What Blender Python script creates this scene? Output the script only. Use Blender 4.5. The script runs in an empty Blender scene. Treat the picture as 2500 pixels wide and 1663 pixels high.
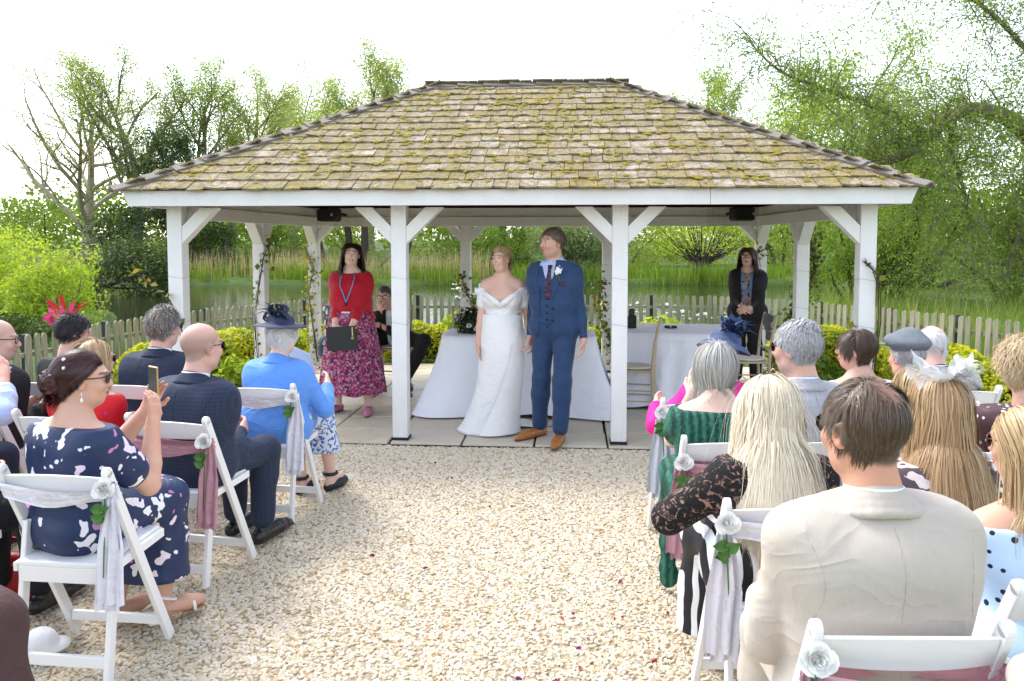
import bpy, bmesh, math, random
import numpy as np
from mathutils import Vector, Matrix, Euler
rnd = random.Random(7)
RS = np.random.RandomState(11)
scene = bpy.context.scene
COL = scene.collection
rad = math.radians

# ---------------------------------------------------------------- camera, sky, sun, exposure
cam_data = bpy.data.cameras.new('camera')
cam = bpy.data.objects.new('camera', cam_data)
COL.objects.link(cam)
cam.location = (0.0, 0.0, 1.69)
cam.rotation_euler = (rad(90 - 3.5), 0.0, rad(4.4))
cam_data.lens = 28.0
cam_data.sensor_width = 36.0
cam_data.shift_y = -0.0509
cam_data.clip_end = 2000.0
scene.camera = cam

SUN_EL, SUN_AZ = 54.0, 52.0      # azimuth measured from +Y towards -X: behind the gazebo, to the left
world = bpy.data.worlds.new('World')
scene.world = world
world.use_nodes = True
wn, wl = world.node_tree.nodes, world.node_tree.links
for n in list(wn): wn.remove(n)
w_out = wn.new('ShaderNodeOutputWorld'); w_bg = wn.new('ShaderNodeBackground')
w_sky = wn.new('ShaderNodeTexSky'); w_hsv = wn.new('ShaderNodeHueSaturation')
w_sky.sky_type = 'NISHITA'; w_sky.sun_disc = False
w_sky.sun_elevation = rad(SUN_EL); w_sky.sun_rotation = rad(-SUN_AZ)
w_sky.air_density = 1.0; w_sky.dust_density = 1.5; w_sky.ozone_density = 1.0
w_hsv.inputs['Saturation'].default_value = 0.5
w_bg.inputs['Strength'].default_value = 0.15
wl.new(w_sky.outputs[0], w_hsv.inputs['Color']); wl.new(w_hsv.outputs[0], w_bg.inputs[0]); wl.new(w_bg.outputs[0], w_out.inputs[0])

sun_data = bpy.data.lights.new('sun', 'SUN')
sun = bpy.data.objects.new('sun', sun_data); COL.objects.link(sun)
sun_data.energy = 0.85; sun_data.angle = rad(20.0); sun_data.color = (1.0, 0.95, 0.87)
_sd = Vector((-math.sin(rad(SUN_AZ)) * math.cos(rad(SUN_EL)), math.cos(rad(SUN_AZ)) * math.cos(rad(SUN_EL)), math.sin(rad(SUN_EL))))
sun.rotation_euler = _sd.to_track_quat('Z', 'Y').to_euler()
sun.location = (-10, 12, 20)

scene.view_settings.view_transform = 'Standard'
scene.view_settings.look = 'None'
scene.view_settings.exposure = 1.9
scene.view_settings.gamma = 1.0
scene.view_settings.use_curve_mapping = False
scene.cycles.use_denoising = True
scene.cycles.max_bounces = 7
scene.cycles.diffuse_bounces = 3
scene.cycles.glossy_bounces = 2
scene.cycles.transparent_max_bounces = 6
scene.cycles.transmission_bounces = 4
scene.cycles.caustics_reflective = False
scene.cycles.caustics_refractive = False

# ---------------------------------------------------------------- tags
def tag(o, label=None, cat=None, group=None, kind=None):
    if label: o['label'] = label
    if cat: o['category'] = cat
    if group: o['group'] = group
    if kind: o['kind'] = kind
    return o

def empty(name, loc=(0, 0, 0), rz=0.0, label=None, cat=None, group=None):
    o = bpy.data.objects.new(name, None); COL.objects.link(o)
    o.location = loc; o.rotation_euler = (0, 0, rz); o.empty_display_size = 0.1
    return tag(o, label, cat, group)

def copy_tree(o, parent=None):
    c = o.copy(); COL.objects.link(c); c.parent = parent
    for ch in list(o.children): copy_tree(ch, c)
    return c

# ---------------------------------------------------------------- materials
_MC = {}
def NT(name):
    m = bpy.data.materials.new(name); m.use_nodes = True
    nt = m.node_tree
    for n in list(nt.nodes): nt.nodes.remove(n)
    out = nt.nodes.new('ShaderNodeOutputMaterial')
    return m, nt, out
def nd(nt, t, **kw):
    n = nt.nodes.new(t)
    for k, v in kw.items():
        if k.startswith('_'): setattr(n, k[1:], v)
        else: n.inputs[k].default_value = v
    return n
def rgba(c): return (c[0], c[1], c[2], 1.0)
def ramp(nt, stops, interp='LINEAR'):
    r = nt.nodes.new('ShaderNodeValToRGB'); e = r.color_ramp.elements
    r.color_ramp.interpolation = interp
    while len(e) > 1: e.remove(e[-1])
    e[0].position = stops[0][0]; e[0].color = rgba(stops[0][1])
    for p, c in stops[1:]:
        x = e.new(p); x.color = rgba(c)
    return r
def coords(nt, scale=(1, 1, 1), kind='Object', rot=(0, 0, 0)):
    tc = nt.nodes.new('ShaderNodeTexCoord'); mp = nt.nodes.new('ShaderNodeMapping')
    mp.inputs['Scale'].default_value = scale; mp.inputs['Rotation'].default_value = rot
    nt.links.new(tc.outputs[kind], mp.inputs[0]); return mp.outputs[0]
def mixc(nt, fac, a, b, mode='MIX'):
    m = nt.nodes.new('ShaderNodeMix'); m.data_type = 'RGBA'; m.blend_type = mode
    for sock, v in ((m.inputs[0], fac), (m.inputs[6], a), (m.inputs[7], b)):
        if hasattr(v, 'is_output'): nt.links.new(v, sock)
        elif isinstance(v, (int, float)): sock.default_value = v
        else: sock.default_value = rgba(v)
    return m.outputs[2]
def mathn(nt, op, a, b=0.0):
    m = nt.nodes.new('ShaderNodeMath'); m.operation = op
    for sock, v in ((m.inputs[0], a), (m.inputs[1], b)):
        if hasattr(v, 'is_output'): nt.links.new(v, sock)
        else: sock.default_value = v
    return m.outputs[0]
def noise(nt, vec, scale, detail=3, rough=.55, dist=0):
    n = nt.nodes.new('ShaderNodeTexNoise'); n.inputs['Scale'].default_value = scale
    n.inputs['Detail'].default_value = detail; n.inputs['Roughness'].default_value = rough; n.inputs['Distortion'].default_value = dist
    nt.links.new(vec, n.inputs['Vector']); return n
def bumpn(nt, h, dist, strength=1.0, normal=None):
    b = nt.nodes.new('ShaderNodeBump'); b.inputs['Distance'].default_value = dist; b.inputs['Strength'].default_value = strength
    nt.links.new(h, b.inputs['Height'])
    if normal is not None: nt.links.new(normal, b.inputs['Normal'])
    return b.outputs[0]
def bsdf(nt, out, col, rough=.6, spec=.5, metal=0.0, normal=None, sheen=0, sss=0, trans=0, alpha=None, coat=0):
    p = nt.nodes.new('ShaderNodeBsdfPrincipled')
    if hasattr(col, 'is_output'): nt.links.new(col, p.inputs['Base Color'])
    else: p.inputs['Base Color'].default_value = rgba(col)
    if hasattr(rough, 'is_output'): nt.links.new(rough, p.inputs['Roughness'])
    else: p.inputs['Roughness'].default_value = rough
    p.inputs['Specular IOR Level'].default_value = spec; p.inputs['Metallic'].default_value = metal
    if sheen: p.inputs['Sheen Weight'].default_value = sheen; p.inputs['Sheen Roughness'].default_value = .4
    if sss:
        p.inputs['Subsurface Weight'].default_value = sss; p.inputs['Subsurface Radius'].default_value = (.012, .005, .003)
        p.inputs['Subsurface Scale'].default_value = 1.0
    if trans: p.inputs['Transmission Weight'].default_value = trans
    if coat: p.inputs['Coat Weight'].default_value = coat; p.inputs['Coat Roughness'].default_value = .15
    if alpha is not None:
        if hasattr(alpha, 'is_output'): nt.links.new(alpha, p.inputs['Alpha'])
        else: p.inputs['Alpha'].default_value = alpha
    if normal is not None: nt.links.new(normal, p.inputs['Normal'])
    nt.links.new(p.outputs[0], out.inputs[0]); return p

def M(name, col, rough=.6, var=.10, vs=6.0, bump=0.0, bs=60.0, spec=.4, metal=0.0, sheen=0, stretch=(1, 1, 1), coat=0, fold=0.0, fs=5.0, dirt=None, ds=3.0):
    """plain surface: colour with soft variation, fine relief, optional soft creases and stains"""
    if name in _MC: return _MC[name]
    m, nt, out = NT(name)
    v = coords(nt, stretch)
    n1 = noise(nt, v, vs, 4)
    c = mixc(nt, n1.outputs[0], tuple(x * (1 - var) for x in col), tuple(min(1, x * (1 + var)) for x in col))
    if dirt:
        n3 = noise(nt, v, ds, 6, .7)
        r = ramp(nt, [(.52, (0, 0, 0)), (.72, (1, 1, 1))]); nt.links.new(n3.outputs[0], r.inputs[0])
        c = mixc(nt, mathn(nt, 'MULTIPLY', r.outputs[0], .6), c, dirt)
    nor = None
    if fold:
        nf = noise(nt, v, fs, 2, .5, 1.2); nr = noise(nt, coords(nt, (1.0, 1.0, 1.8), 'Object', (.5, .3, .2)), fs * .9, 1, .4, 2.2)
        rg = mathn(nt, 'POWER', mathn(nt, 'SUBTRACT', 1.0, mathn(nt, 'MULTIPLY', mathn(nt, 'ABSOLUTE', mathn(nt, 'SUBTRACT', nr.outputs[0], .5)), 3.2)), 2.0)
        nor = bumpn(nt, mathn(nt, 'ADD', nf.outputs[0], mathn(nt, 'MULTIPLY', rg, .13)), fold * 1.25)
    if bump:
        nb = noise(nt, v, bs, 3); nor = bumpn(nt, nb.outputs[0], bump, 1.0, nor)
    bsdf(nt, out, c, rough, spec, metal, nor, sheen, coat=coat)
    _MC[name] = m; return m

def M_vcol(name, rough=.5, sss=0.0, bump=.0006, bs=180, spec=.35):
    """skin: colour from the painted complexion attribute"""
    if name in _MC: return _MC[name]
    m, nt, out = NT(name)
    a = nt.nodes.new('ShaderNodeVertexColor'); a.layer_name = 'Col'
    v = coords(nt); n1 = noise(nt, v, 28, 6, .7)
    c = mixc(nt, mathn(nt, 'MULTIPLY', n1.outputs[0], .42), a.outputs[0], mixc(nt, 1.0, a.outputs[0], (.90, .70, .63), 'MULTIPLY'))
    nb = noise(nt, v, bs, 2)
    bsdf(nt, out, c, rough, spec, 0, bumpn(nt, nb.outputs[0], bump), sss=sss)
    _MC[name] = m; return m

def M_leaf(name, cols, trans=.45, rough=.5, spec=.25, ns=1.2):
    """foliage: every leaf its own tone, light passes through"""
    if name in _MC: return _MC[name]
    m, nt, out = NT(name)
    g = nt.nodes.new('ShaderNodeNewGeometry')
    v = coords(nt); n1 = noise(nt, v, ns, 3)
    f = mathn(nt, 'ADD', mathn(nt, 'MULTIPLY', g.outputs['Random Per Island'], .6), mathn(nt, 'MULTIPLY', mathn(nt, 'SUBTRACT', n1.outputs[0], .5), 1.3))
    f = mathn(nt, 'ADD', f, .2)
    k = len(cols)
    r = ramp(nt, [(i / max(1, k - 1), c) for i, c in enumerate(cols)]); nt.links.new(f, r.inputs[0])
    p = nt.nodes.new('ShaderNodeBsdfPrincipled'); p.inputs['Roughness'].default_value = rough; p.inputs['Specular IOR Level'].default_value = spec
    nt.links.new(r.outputs[0], p.inputs['Base Color'])
    t = nt.nodes.new('ShaderNodeBsdfTranslucent')
    tc = mixc(nt, 1.0, r.outputs[0], (1.35, 1.25, .6), 'MULTIPLY'); nt.links.new(tc, t.inputs[0])
    mx = nt.nodes.new('ShaderNodeMixShader'); mx.inputs[0].default_value = trans
    nt.links.new(p.outputs[0], mx.inputs[1]); nt.links.new(t.outputs[0], mx.inputs[2]); nt.links.new(mx.outputs[0], out.inputs[0])
    _MC[name] = m; return m

def M_hair(name, c0, c1, c2=None, rough=.42):
    if name in _MC: return _MC[name]
    m, nt, out = NT(name)
    g = nt.nodes.new('ShaderNodeNewGeometry')
    tw_ = lambda c: tuple(a * .55 + b * .45 for a, b in zip(c, c1)); c0 = tw_(c0); c2 = tw_(c2) if c2 else None
    st = [(0, c0), (.55, c1)] + ([(1, c2)] if c2 else [])
    r = ramp(nt, st); nt.links.new(g.outputs['Random Per Island'], r.inputs[0])
    p = bsdf(nt, out, r.outputs[0], rough, .45)
    _MC[name] = m; return m

# ---------------------------------------------------------------- mesh collector
def mesh_np(name, V, F, mats, parent=None, smooth=True, fmat=None, colors=None, tri=False):
    """V (n,3) float, F (m,k) int or list of such arrays"""
    me = bpy.data.meshes.new(name)
    Fs = F if isinstance(F, list) else [F]
    Fs = [np.asarray(f, np.int32) for f in Fs if len(f)]
    V = np.asarray(V, np.float32)
    me.vertices.add(len(V)); me.vertices.foreach_set('co', V.ravel())
    nl = sum(f.size for f in Fs); nf = sum(len(f) for f in Fs)
    me.loops.add(nl); me.polygons.add(nf)
    me.loops.foreach_set('vertex_index', np.concatenate([f.ravel() for f in Fs]))
    tot = np.concatenate([np.full(len(f), f.shape[1], np.int32) for f in Fs])
    st = np.concatenate([[0], np.cumsum(tot)[:-1]]).astype(np.int32)
    me.polygons.foreach_set('loop_start', st); me.polygons.foreach_set('loop_total', tot)
    if smooth: me.polygons.foreach_set('use_smooth', np.ones(nf, bool))
    mats = mats if isinstance(mats, (list, tuple)) else [mats]
    for m in mats: me.materials.append(m)
    if fmat is not None: me.polygons.foreach_set('material_index', np.asarray(fmat, np.int32))
    if colors is not None:
        a = me.color_attributes.new('Col', 'FLOAT_COLOR', 'POINT')
        c4 = np.ones((len(V), 4), np.float32); c4[:, :3] = colors; a.data.foreach_set('color', c4.ravel())
    me.update(calc_edges=True)
    o = bpy.data.objects.new(name, me); COL.objects.link(o)
    if parent is not None: o.parent = parent
    return o

class MB:
    def __init__(s): s.V = []; s.F = []; s.FM = []; s.mi = 0
    def add(s, vs, fs):
        b = len(s.V); s.V.extend([tuple(v) for v in vs])
        for f in fs: s.F.append([b + i for i in f]); s.FM.append(s.mi)
    def box(s, c, size, rot=None):
        h = [x / 2 for x in size]
        vs = [Vector((sx * h[0], sy * h[1], sz * h[2])) for sx in (-1, 1) for sy in (-1, 1) for sz in (-1, 1)]
        if rot is not None: vs = [rot @ v for v in vs]
        c = Vector(c); vs = [v + c for v in vs]
        s.add(vs, [(0, 1, 3, 2), (4, 6, 7, 5), (0, 4, 5, 1), (2, 3, 7, 6), (0, 2, 6, 4), (1, 5, 7, 3)]); return s
    def beam(s, p0, p1, w, t, up=(0, 0, 1), ext=0):
        """rectangular bar from p0 to p1, w across, t along the up side"""
        p0, p1 = Vector(p0), Vector(p1); d = (p1 - p0); L = d.length; d.normalize()
        up = Vector(up); r = d.cross(up)
        if r.length < 1e-4: r = d.cross(Vector((0, 1, 0)))
        r.normalize(); u = r.cross(d)
        return s.box((p0 + p1) / 2, (w, L + 2 * ext, t), Matrix((r, d, u)).transposed())
    def tube(s, pts, radii, n=6, cap=True):
        pts = [Vector(p) for p in pts]; rings = []
        if not hasattr(radii, '__len__'): radii = [radii] * len(pts)
        side = None
        for i, p in enumerate(pts):
            d = (pts[min(i + 1, len(pts) - 1)] - pts[max(i - 1, 0)]).normalized()
            if side is None:
                side = d.orthogonal().normalized()
            else:
                side = (side - d * side.dot(d)); side = side.normalized() if side.length > 1e-6 else d.orthogonal().normalized()
            b = d.cross(side)
            rings.append([p + (side * math.cos(2 * math.pi * j / n) + b * math.sin(2 * math.pi * j / n)) * radii[i] for j in range(n)])
        vs = [v for r in rings for v in r]; fs = []
        for i in range(len(pts) - 1):
            for j in range(n):
                fs.append((i * n + j, i * n + (j + 1) % n, (i + 1) * n + (j + 1) % n, (i + 1) * n + j))
        if cap: fs.append(tuple(range(n))[::-1]); fs.append(tuple((len(pts) - 1) * n + j for j in range(n)))
        s.add(vs, fs); return s
    def loft(s, rings, closed=True, cap0=False, cap1=False):
        n = len(rings[0]); vs = [v for r in rings for v in r]; fs = []
        m = n if closed else n - 1
        for i in range(len(rings) - 1):
            for j in range(m):
                fs.append((i * n + j, i * n + (j + 1) % n, (i + 1) * n + (j + 1) % n, (i + 1) * n + j))
        if cap0: fs.append(tuple(range(n))[::-1])
        if cap1: fs.append(tuple((len(rings) - 1) * n + j for j in range(n)))
        s.add(vs, fs); return s
    def build(s, name, mats, parent=None, smooth=False, bevel=0.0, seg=2, kind=None):
        me = bpy.data.meshes.new(name); me.from_pydata(s.V, [], s.F)
        mats = mats if isinstance(mats, (list, tuple)) else [mats]
        for m in mats: me.materials.append(m)
        me.polygons.foreach_set('material_index', s.FM)
        if smooth: me.polygons.foreach_set('use_smooth', [True] * len(s.F))
        me.update()
        o = bpy.data.objects.new(name, me); COL.objects.link(o)
        if parent is not None: o.parent = parent
        if bevel:
            bv = o.modifiers.new('edge', 'BEVEL'); bv.width = bevel; bv.segments = seg; bv.limit_method = 'ANGLE'; bv.angle_limit = rad(40)
        if kind: o['kind'] = kind
        return o

def leaf_cards(P, N, size, aspect=.55, jitter=.35, bend=True, rs=RS):
    """P (n,3) centres, N (n,3) facing directions -> folded leaf diamonds (2 tris each)"""
    n = len(P); size = np.broadcast_to(np.asarray(size, float), (n,)) * (1 + jitter * rs.uniform(-1, 1, n))
    a = rs.normal(size=(n, 3)); N = N / (np.linalg.norm(N, axis=1, keepdims=True) + 1e-9)
    t = np.cross(N, a); t /= (np.linalg.norm(t, axis=1, keepdims=True) + 1e-9); b = np.cross(N, t)
    L = size[:, None] * .5; Wd = L * aspect
    fold = N * (Wd * .35)
    V = np.stack([P - t * L, P + b * Wd + fold, P + t * L, P - b * Wd + fold], 1).reshape(-1, 3)
    i = np.arange(n)[:, None] * 4
    F = np.concatenate([i + np.array([[0, 1, 2]]), i + np.array([[0, 2, 3]])], 1).reshape(-1, 3)
    return V, F
# foliage and bark
LG_SPRING = M_leaf('leaf_spring', [(.14, .22, .045), (.26, .35, .075), (.38, .48, .12)], .5)
LG_PALE = M_leaf('leaf_pale', [(.22, .29, .10), (.33, .41, .15), (.44, .51, .23)], .5)
LG_MID = M_leaf('leaf_mid', [(.06, .12, .02), (.14, .23, .035), (.24, .34, .06)], .48)
LG_WILLOW = M_leaf('leaf_willow', [(.09, .16, .025), (.19, .30, .05), (.32, .44, .09)], .5)
LG_DARK = M_leaf('leaf_dark', [(.025, .048, .014), (.05, .09, .02), (.10, .15, .035)], .3)
LG_YEL = M_leaf('leaf_yellowgreen', [(.17, .27, .03), (.34, .46, .05), (.48, .58, .09)], .5)
LG_GOLD = M_leaf('leaf_golden', [(.08, .15, .012), (.32, .40, .02), (.58, .58, .03), (.72, .68, .05)], .4, ns=3.5)
LG_BUD = M_leaf('leaf_buds', [(.24, .26, .09), (.36, .40, .14), (.42, .33, .16)], .5)
LG_SAGE = M_leaf('leaf_sage', [(.10, .15, .06), (.19, .26, .11), (.30, .37, .18)], .4)
LG_VINE = M_leaf('leaf_vine', [(.03, .05, .015), (.08, .11, .02), (.20, .22, .04), (.35, .10, .02)], .35)
LG_REED = M_leaf('leaf_reed', [(.32, .25, .14), (.46, .38, .24), (.55, .46, .30)], .35)
LG_GRASS = M_leaf('leaf_grass', [(.06, .12, .015), (.14, .24, .03), (.26, .36, .06)], .45)
LG_STRAW = M_leaf('leaf_straw', [(.20, .24, .06), (.34, .34, .13), (.46, .42, .22)], .4)
BARK = M('bark', (.20, .165, .13), .9, .35, 9, .02, 30, stretch=(3, 3, .6))
BARK_PALE = M('bark_pale', (.36, .32, .23), .9, .3, 7, .02, 25, dirt=(.20, .24, .07), ds=2)
BARK_DK = M('bark_dark', (.055, .045, .035), .95, .35, 9, .02, 30)

# ================================================================= SETTING
def sstep(a, b, x): t = np.clip((x - a) / (b - a), 0, 1); return t * t * (3 - 2 * t)
def shore_near(x): return 15.6 + 0.6 * np.sin(x * .5) + sstep(-10.8, -13, x) * 5.5
def shore_far(x): return 38.5 + 1.2 * np.sin(x * .17 + 1)
def lake_mask(x, y):
    m = sstep(0, 1.5, y - shore_near(x)) * sstep(0, 1.2, shore_far(x) - y)
    return m * sstep(0, 1.6, (4.2 + (y - 15) * .36) - x)
def ground_z(x, y):
    x = np.asarray(x, float); y = np.asarray(y, float)
    z = -0.045 - .22 * sstep(10.5, 15, y) + .25 * sstep(39, 60, y) + .9 * sstep(60, 120, y)
    z = z + .12 * sstep(5, 12, np.abs(x)) * (np.sin(x * .7) * np.cos(y * .45)) * sstep(9, 14, y)
    return z - 1.0 * lake_mask(x, y)

def M_ground():
    m, nt, out = NT('meadow_grass'); v = coords(nt)
    n1 = noise(nt, v, .8, 5); n2 = noise(nt, v, 14, 4)
    r = ramp(nt, [(.3, (.035, .06, .012)), (.55, (.07, .12, .022)), (.75, (.13, .15, .05))]); nt.links.new(n1.outputs[0], r.inputs[0])
    c = mixc(nt, n2.outputs[0], r.outputs[0], (.05, .085, .018))
    bsdf(nt, out, c, .9, .2, 0, bumpn(nt, n2.outputs[0], .05)); return m
gx = np.concatenate([np.linspace(-600, -70, 14), np.linspace(-60, -16, 30), np.linspace(-15, 15, 70), np.linspace(16, 60, 30), np.linspace(70, 600, 14)])
gy_ = np.concatenate([np.linspace(-60, -4, 8), np.linspace(-3, 46, 110), np.linspace(48, 130, 30), np.linspace(150, 900, 10)])
GX, GY = np.meshgrid(gx, gy_, indexing='ij'); GZ = ground_z(GX, GY)
_n, _m = GX.shape; _i = np.arange(_n * _m).reshape(_n, _m)
gf = np.stack([_i[:-1, :-1], _i[1:, :-1], _i[1:, 1:], _i[:-1, 1:]], -1).reshape(-1, 4)
ground = tag(mesh_np('ground', np.stack([GX, GY, GZ], -1).reshape(-1, 3), gf, M_ground()), kind='structure')

# ---- lake
def M_water():
    m, nt, out = NT('lake_water'); v = coords(nt, (1, 2.4, 1))
    n1 = noise(nt, v, 1.6, 3); n2 = noise(nt, v, 7, 2)
    b = bumpn(nt, n2.outputs[0], .003, 1, bumpn(nt, n1.outputs[0], .008))
    n3 = noise(nt, v, .35, 3)
    c = mixc(nt, n3.outputs[0], (.012, .018, .008), (.03, .035, .014))
    p = bsdf(nt, out, c, .06, .55, 0, b); return m
mb = MB(); mb.add([(-220, 13.5, -.5), (30, 13.5, -.5), (30, 44, -.5), (-220, 44, -.5)], [(0, 1, 2, 3)])
tag(mb.build('lake_water', M_water()), kind='structure')

# ---- gravel
def M_pebble():
    m, nt, out = NT('pebble_stone'); oi = nt.nodes.new('ShaderNodeObjectInfo')
    r = ramp(nt, [(0, (.48, .36, .20)), (.06, (.66, .54, .36)), (.3, (.74, .655, .50)), (.6, (.79, .725, .59)), (.85, (.82, .785, .69)), (.95, (.66, .59, .48)), (.985, (.52, .30, .14)), (1, (.54, .46, .34))])
    nt.links.new(oi.outputs['Random'], r.inputs[0])
    v = coords(nt); n1 = noise(nt, v, 55, 4)
    c = mixc(nt, n1.outputs[0], r.outputs[0], mixc(nt, 1, r.outputs[0], (.80, .74, .66), 'MULTIPLY'))
    bsdf(nt, out, c, .75, .3, 0, bumpn(nt, n1.outputs[0], .002)); return m
gx0, gx1, gy0, gy1 = -3.7, 3.6, .7, 6.455
gn, gm = 50, 40
X, Y = np.meshgrid(np.linspace(gx0, gx1, gn), np.linspace(gy0, gy1, gm), indexing='ij')
Z = -.026 + .005 * np.sin(X * 3.1 + Y * 1.7) * np.cos(Y * 2.3)
_i = np.arange(gn * gm).reshape(gn, gm)
gbed = mesh_np('gravel', np.stack([X, Y, Z], -1).reshape(-1, 3), np.stack([_i[:-1, :-1], _i[1:, :-1], _i[1:, 1:], _i[:-1, 1:]], -1).reshape(-1, 4),
               M('gravel_bed', (.34, .27, .18), .9, .25, 60, .01, 90))
tag(gbed, 'pale buff pebble gravel covering the aisle between the chairs', 'gravel', kind='stuff')
def gravel_nodes(ob, mat):
    ng = bpy.data.node_groups.new('pebbles', 'GeometryNodeTree')
    ng.interface.new_socket('Geometry', in_out='INPUT', socket_type='NodeSocketGeometry')
    ng.interface.new_socket('Geometry', in_out='OUTPUT', socket_type='NodeSocketGeometry')
    N, L = ng.nodes, ng.links
    gi, go = N.new('NodeGroupInput'), N.new('NodeGroupOutput')
    def variant(seed):
        ico = N.new('GeometryNodeMeshIcoSphere'); ico.inputs['Radius'].default_value = 1; ico.inputs['Subdivisions'].default_value = 2
        sp = N.new('GeometryNodeSetPosition'); nz = N.new('ShaderNodeTexNoise'); nz.noise_dimensions = '4D'
        nz.inputs['W'].default_value = seed * 7.3; nz.inputs['Scale'].default_value = .75; nz.inputs['Detail'].default_value = 1
        vm = N.new('ShaderNodeVectorMath'); vm.operation = 'SUBTRACT'; vm.inputs[1].default_value = (.5, .5, .5)
        vs = N.new('ShaderNodeVectorMath'); vs.operation = 'SCALE'; vs.inputs['Scale'].default_value = 1.5
        L.new(nz.outputs['Color'], vm.inputs[0]); L.new(vm.outputs[0], vs.inputs[0]); L.new(vs.outputs[0], sp.inputs['Offset'])
        L.new(ico.outputs[0], sp.inputs[0])
        ss = N.new('GeometryNodeSetShadeSmooth'); L.new(sp.outputs[0], ss.inputs[0])
        sm = N.new('GeometryNodeSetMaterial'); sm.inputs['Material'].default_value = mat; L.new(ss.outputs[0], sm.inputs[0])
        return sm.outputs[0]
    g2i = N.new('GeometryNodeGeometryToInstance')
    for s in range(1, 6): L.new(variant(s), g2i.inputs[0])
    dp = N.new('GeometryNodeDistributePointsOnFaces'); dp.inputs['Density'].default_value = 5000; L.new(gi.outputs[0], dp.inputs['Mesh'])
    ip = N.new('GeometryNodeInstanceOnPoints'); ip.inputs['Pick Instance'].default_value = True
    L.new(dp.outputs['Points'], ip.inputs['Points']); L.new(g2i.outputs[0], ip.inputs['Instance'])
    def rv(lo, hi, seed):
        r = N.new('FunctionNodeRandomValue'); r.data_type = 'FLOAT_VECTOR'
        r.inputs[0].default_value = lo; r.inputs[1].default_value = hi; r.inputs['Seed'].default_value = seed; return r.outputs[0]
    L.new(rv((-.45, -.45, 0), (.45, .45, 6.28), 3), ip.inputs['Rotation'])
    L.new(rv((.0085, .0062, .0040), (.0180, .0120, .0080), 5), ip.inputs['Scale'])
    tr = N.new('GeometryNodeSetPosition'); 
    ti = N.new('GeometryNodeTranslateInstances'); L.new(ip.outputs[0], ti.inputs[0]); L.new(rv((0, 0, .002), (0, 0, .018), 9), ti.inputs['Translation'])
    N.remove(tr)
    jn = N.new('GeometryNodeJoinGeometry'); L.new(gi.outputs[0], jn.inputs[0]); L.new(ti.outputs[0], jn.inputs[0]); L.new(jn.outputs[0], go.inputs[0])
    md = ob.modifiers.new('pebbles', 'NODES'); md.node_group = ng
gravel_nodes(gbed, M_pebble())

# ---- patio of riven slabs
def M_slab():
    m, nt, out = NT('riven_slab'); v = coords(nt, kind='Object'); oi = nt.nodes.new('ShaderNodeObjectInfo')
    n1 = noise(nt, v, 7, 5, .6, .8); n2 = noise(nt, v, 60, 3)
    c = mixc(nt, n1.outputs[0], (.50, .44, .34), (.66, .60, .49))
    t = ramp(nt, [(0, (.84, .83, .80)), (.5, (1, 1, .99)), (1, (1.0, .95, .87))]); nt.links.new(oi.outputs['Random'], t.inputs[0])
    c = mixc(nt, 1, c, t.outputs[0], 'MULTIPLY')
    rr = ramp(nt, [(.35, (.32, .32, .32)), (.65, (.6, .6, .6))]); nt.links.new(n1.outputs[0], rr.inputs[0])
    bsdf(nt, out, c, rr.outputs[0], .4, 0, bumpn(nt, n2.outputs[0], .002, 1, bumpn(nt, n1.outputs[0], .012))); return m
mb = MB(); mb.box((-.45, 8.6, -.035), (8.3, 4.26, .03))
patio = tag(mb.build('patio', M('joint_sand', (.045, .04, .032), .95, .3, 30, .01, 60)), kind='structure')
msl = M_slab()
sx, sy = .585, .455
xs = np.arange(-4.55, 3.7, .605); ys = np.arange(6.47, 10.7, .472)
for i, x in enumerate(xs):
    for j, y in enumerate(ys):
        y2 = y + (0 if i % 2 == 0 else 0.0)
        mb = MB(); h = .02
        z0 = [rnd.uniform(-.002, .002) for _ in range(4)]
        w, d = sx + rnd.uniform(-.008, .008), sy + rnd.uniform(-.004, .008)
        mb.add([(0, 0, -.02), (w, 0, -.02), (w, d, -.02), (0, d, -.02), (.004, .004, z0[0]), (w - .004, .004, z0[1]), (w - .004, d - .004, z0[2]), (.004, d - .004, z0[3])],
               [(3, 2, 1, 0), (4, 5, 6, 7), (0, 1, 5, 4), (1, 2, 6, 5), (2, 3, 7, 6), (3, 0, 4, 7)])
        o = mb.build('slab', msl, patio, bevel=.004); o.location = (x + .006, y2 + .004, 0)

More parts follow.
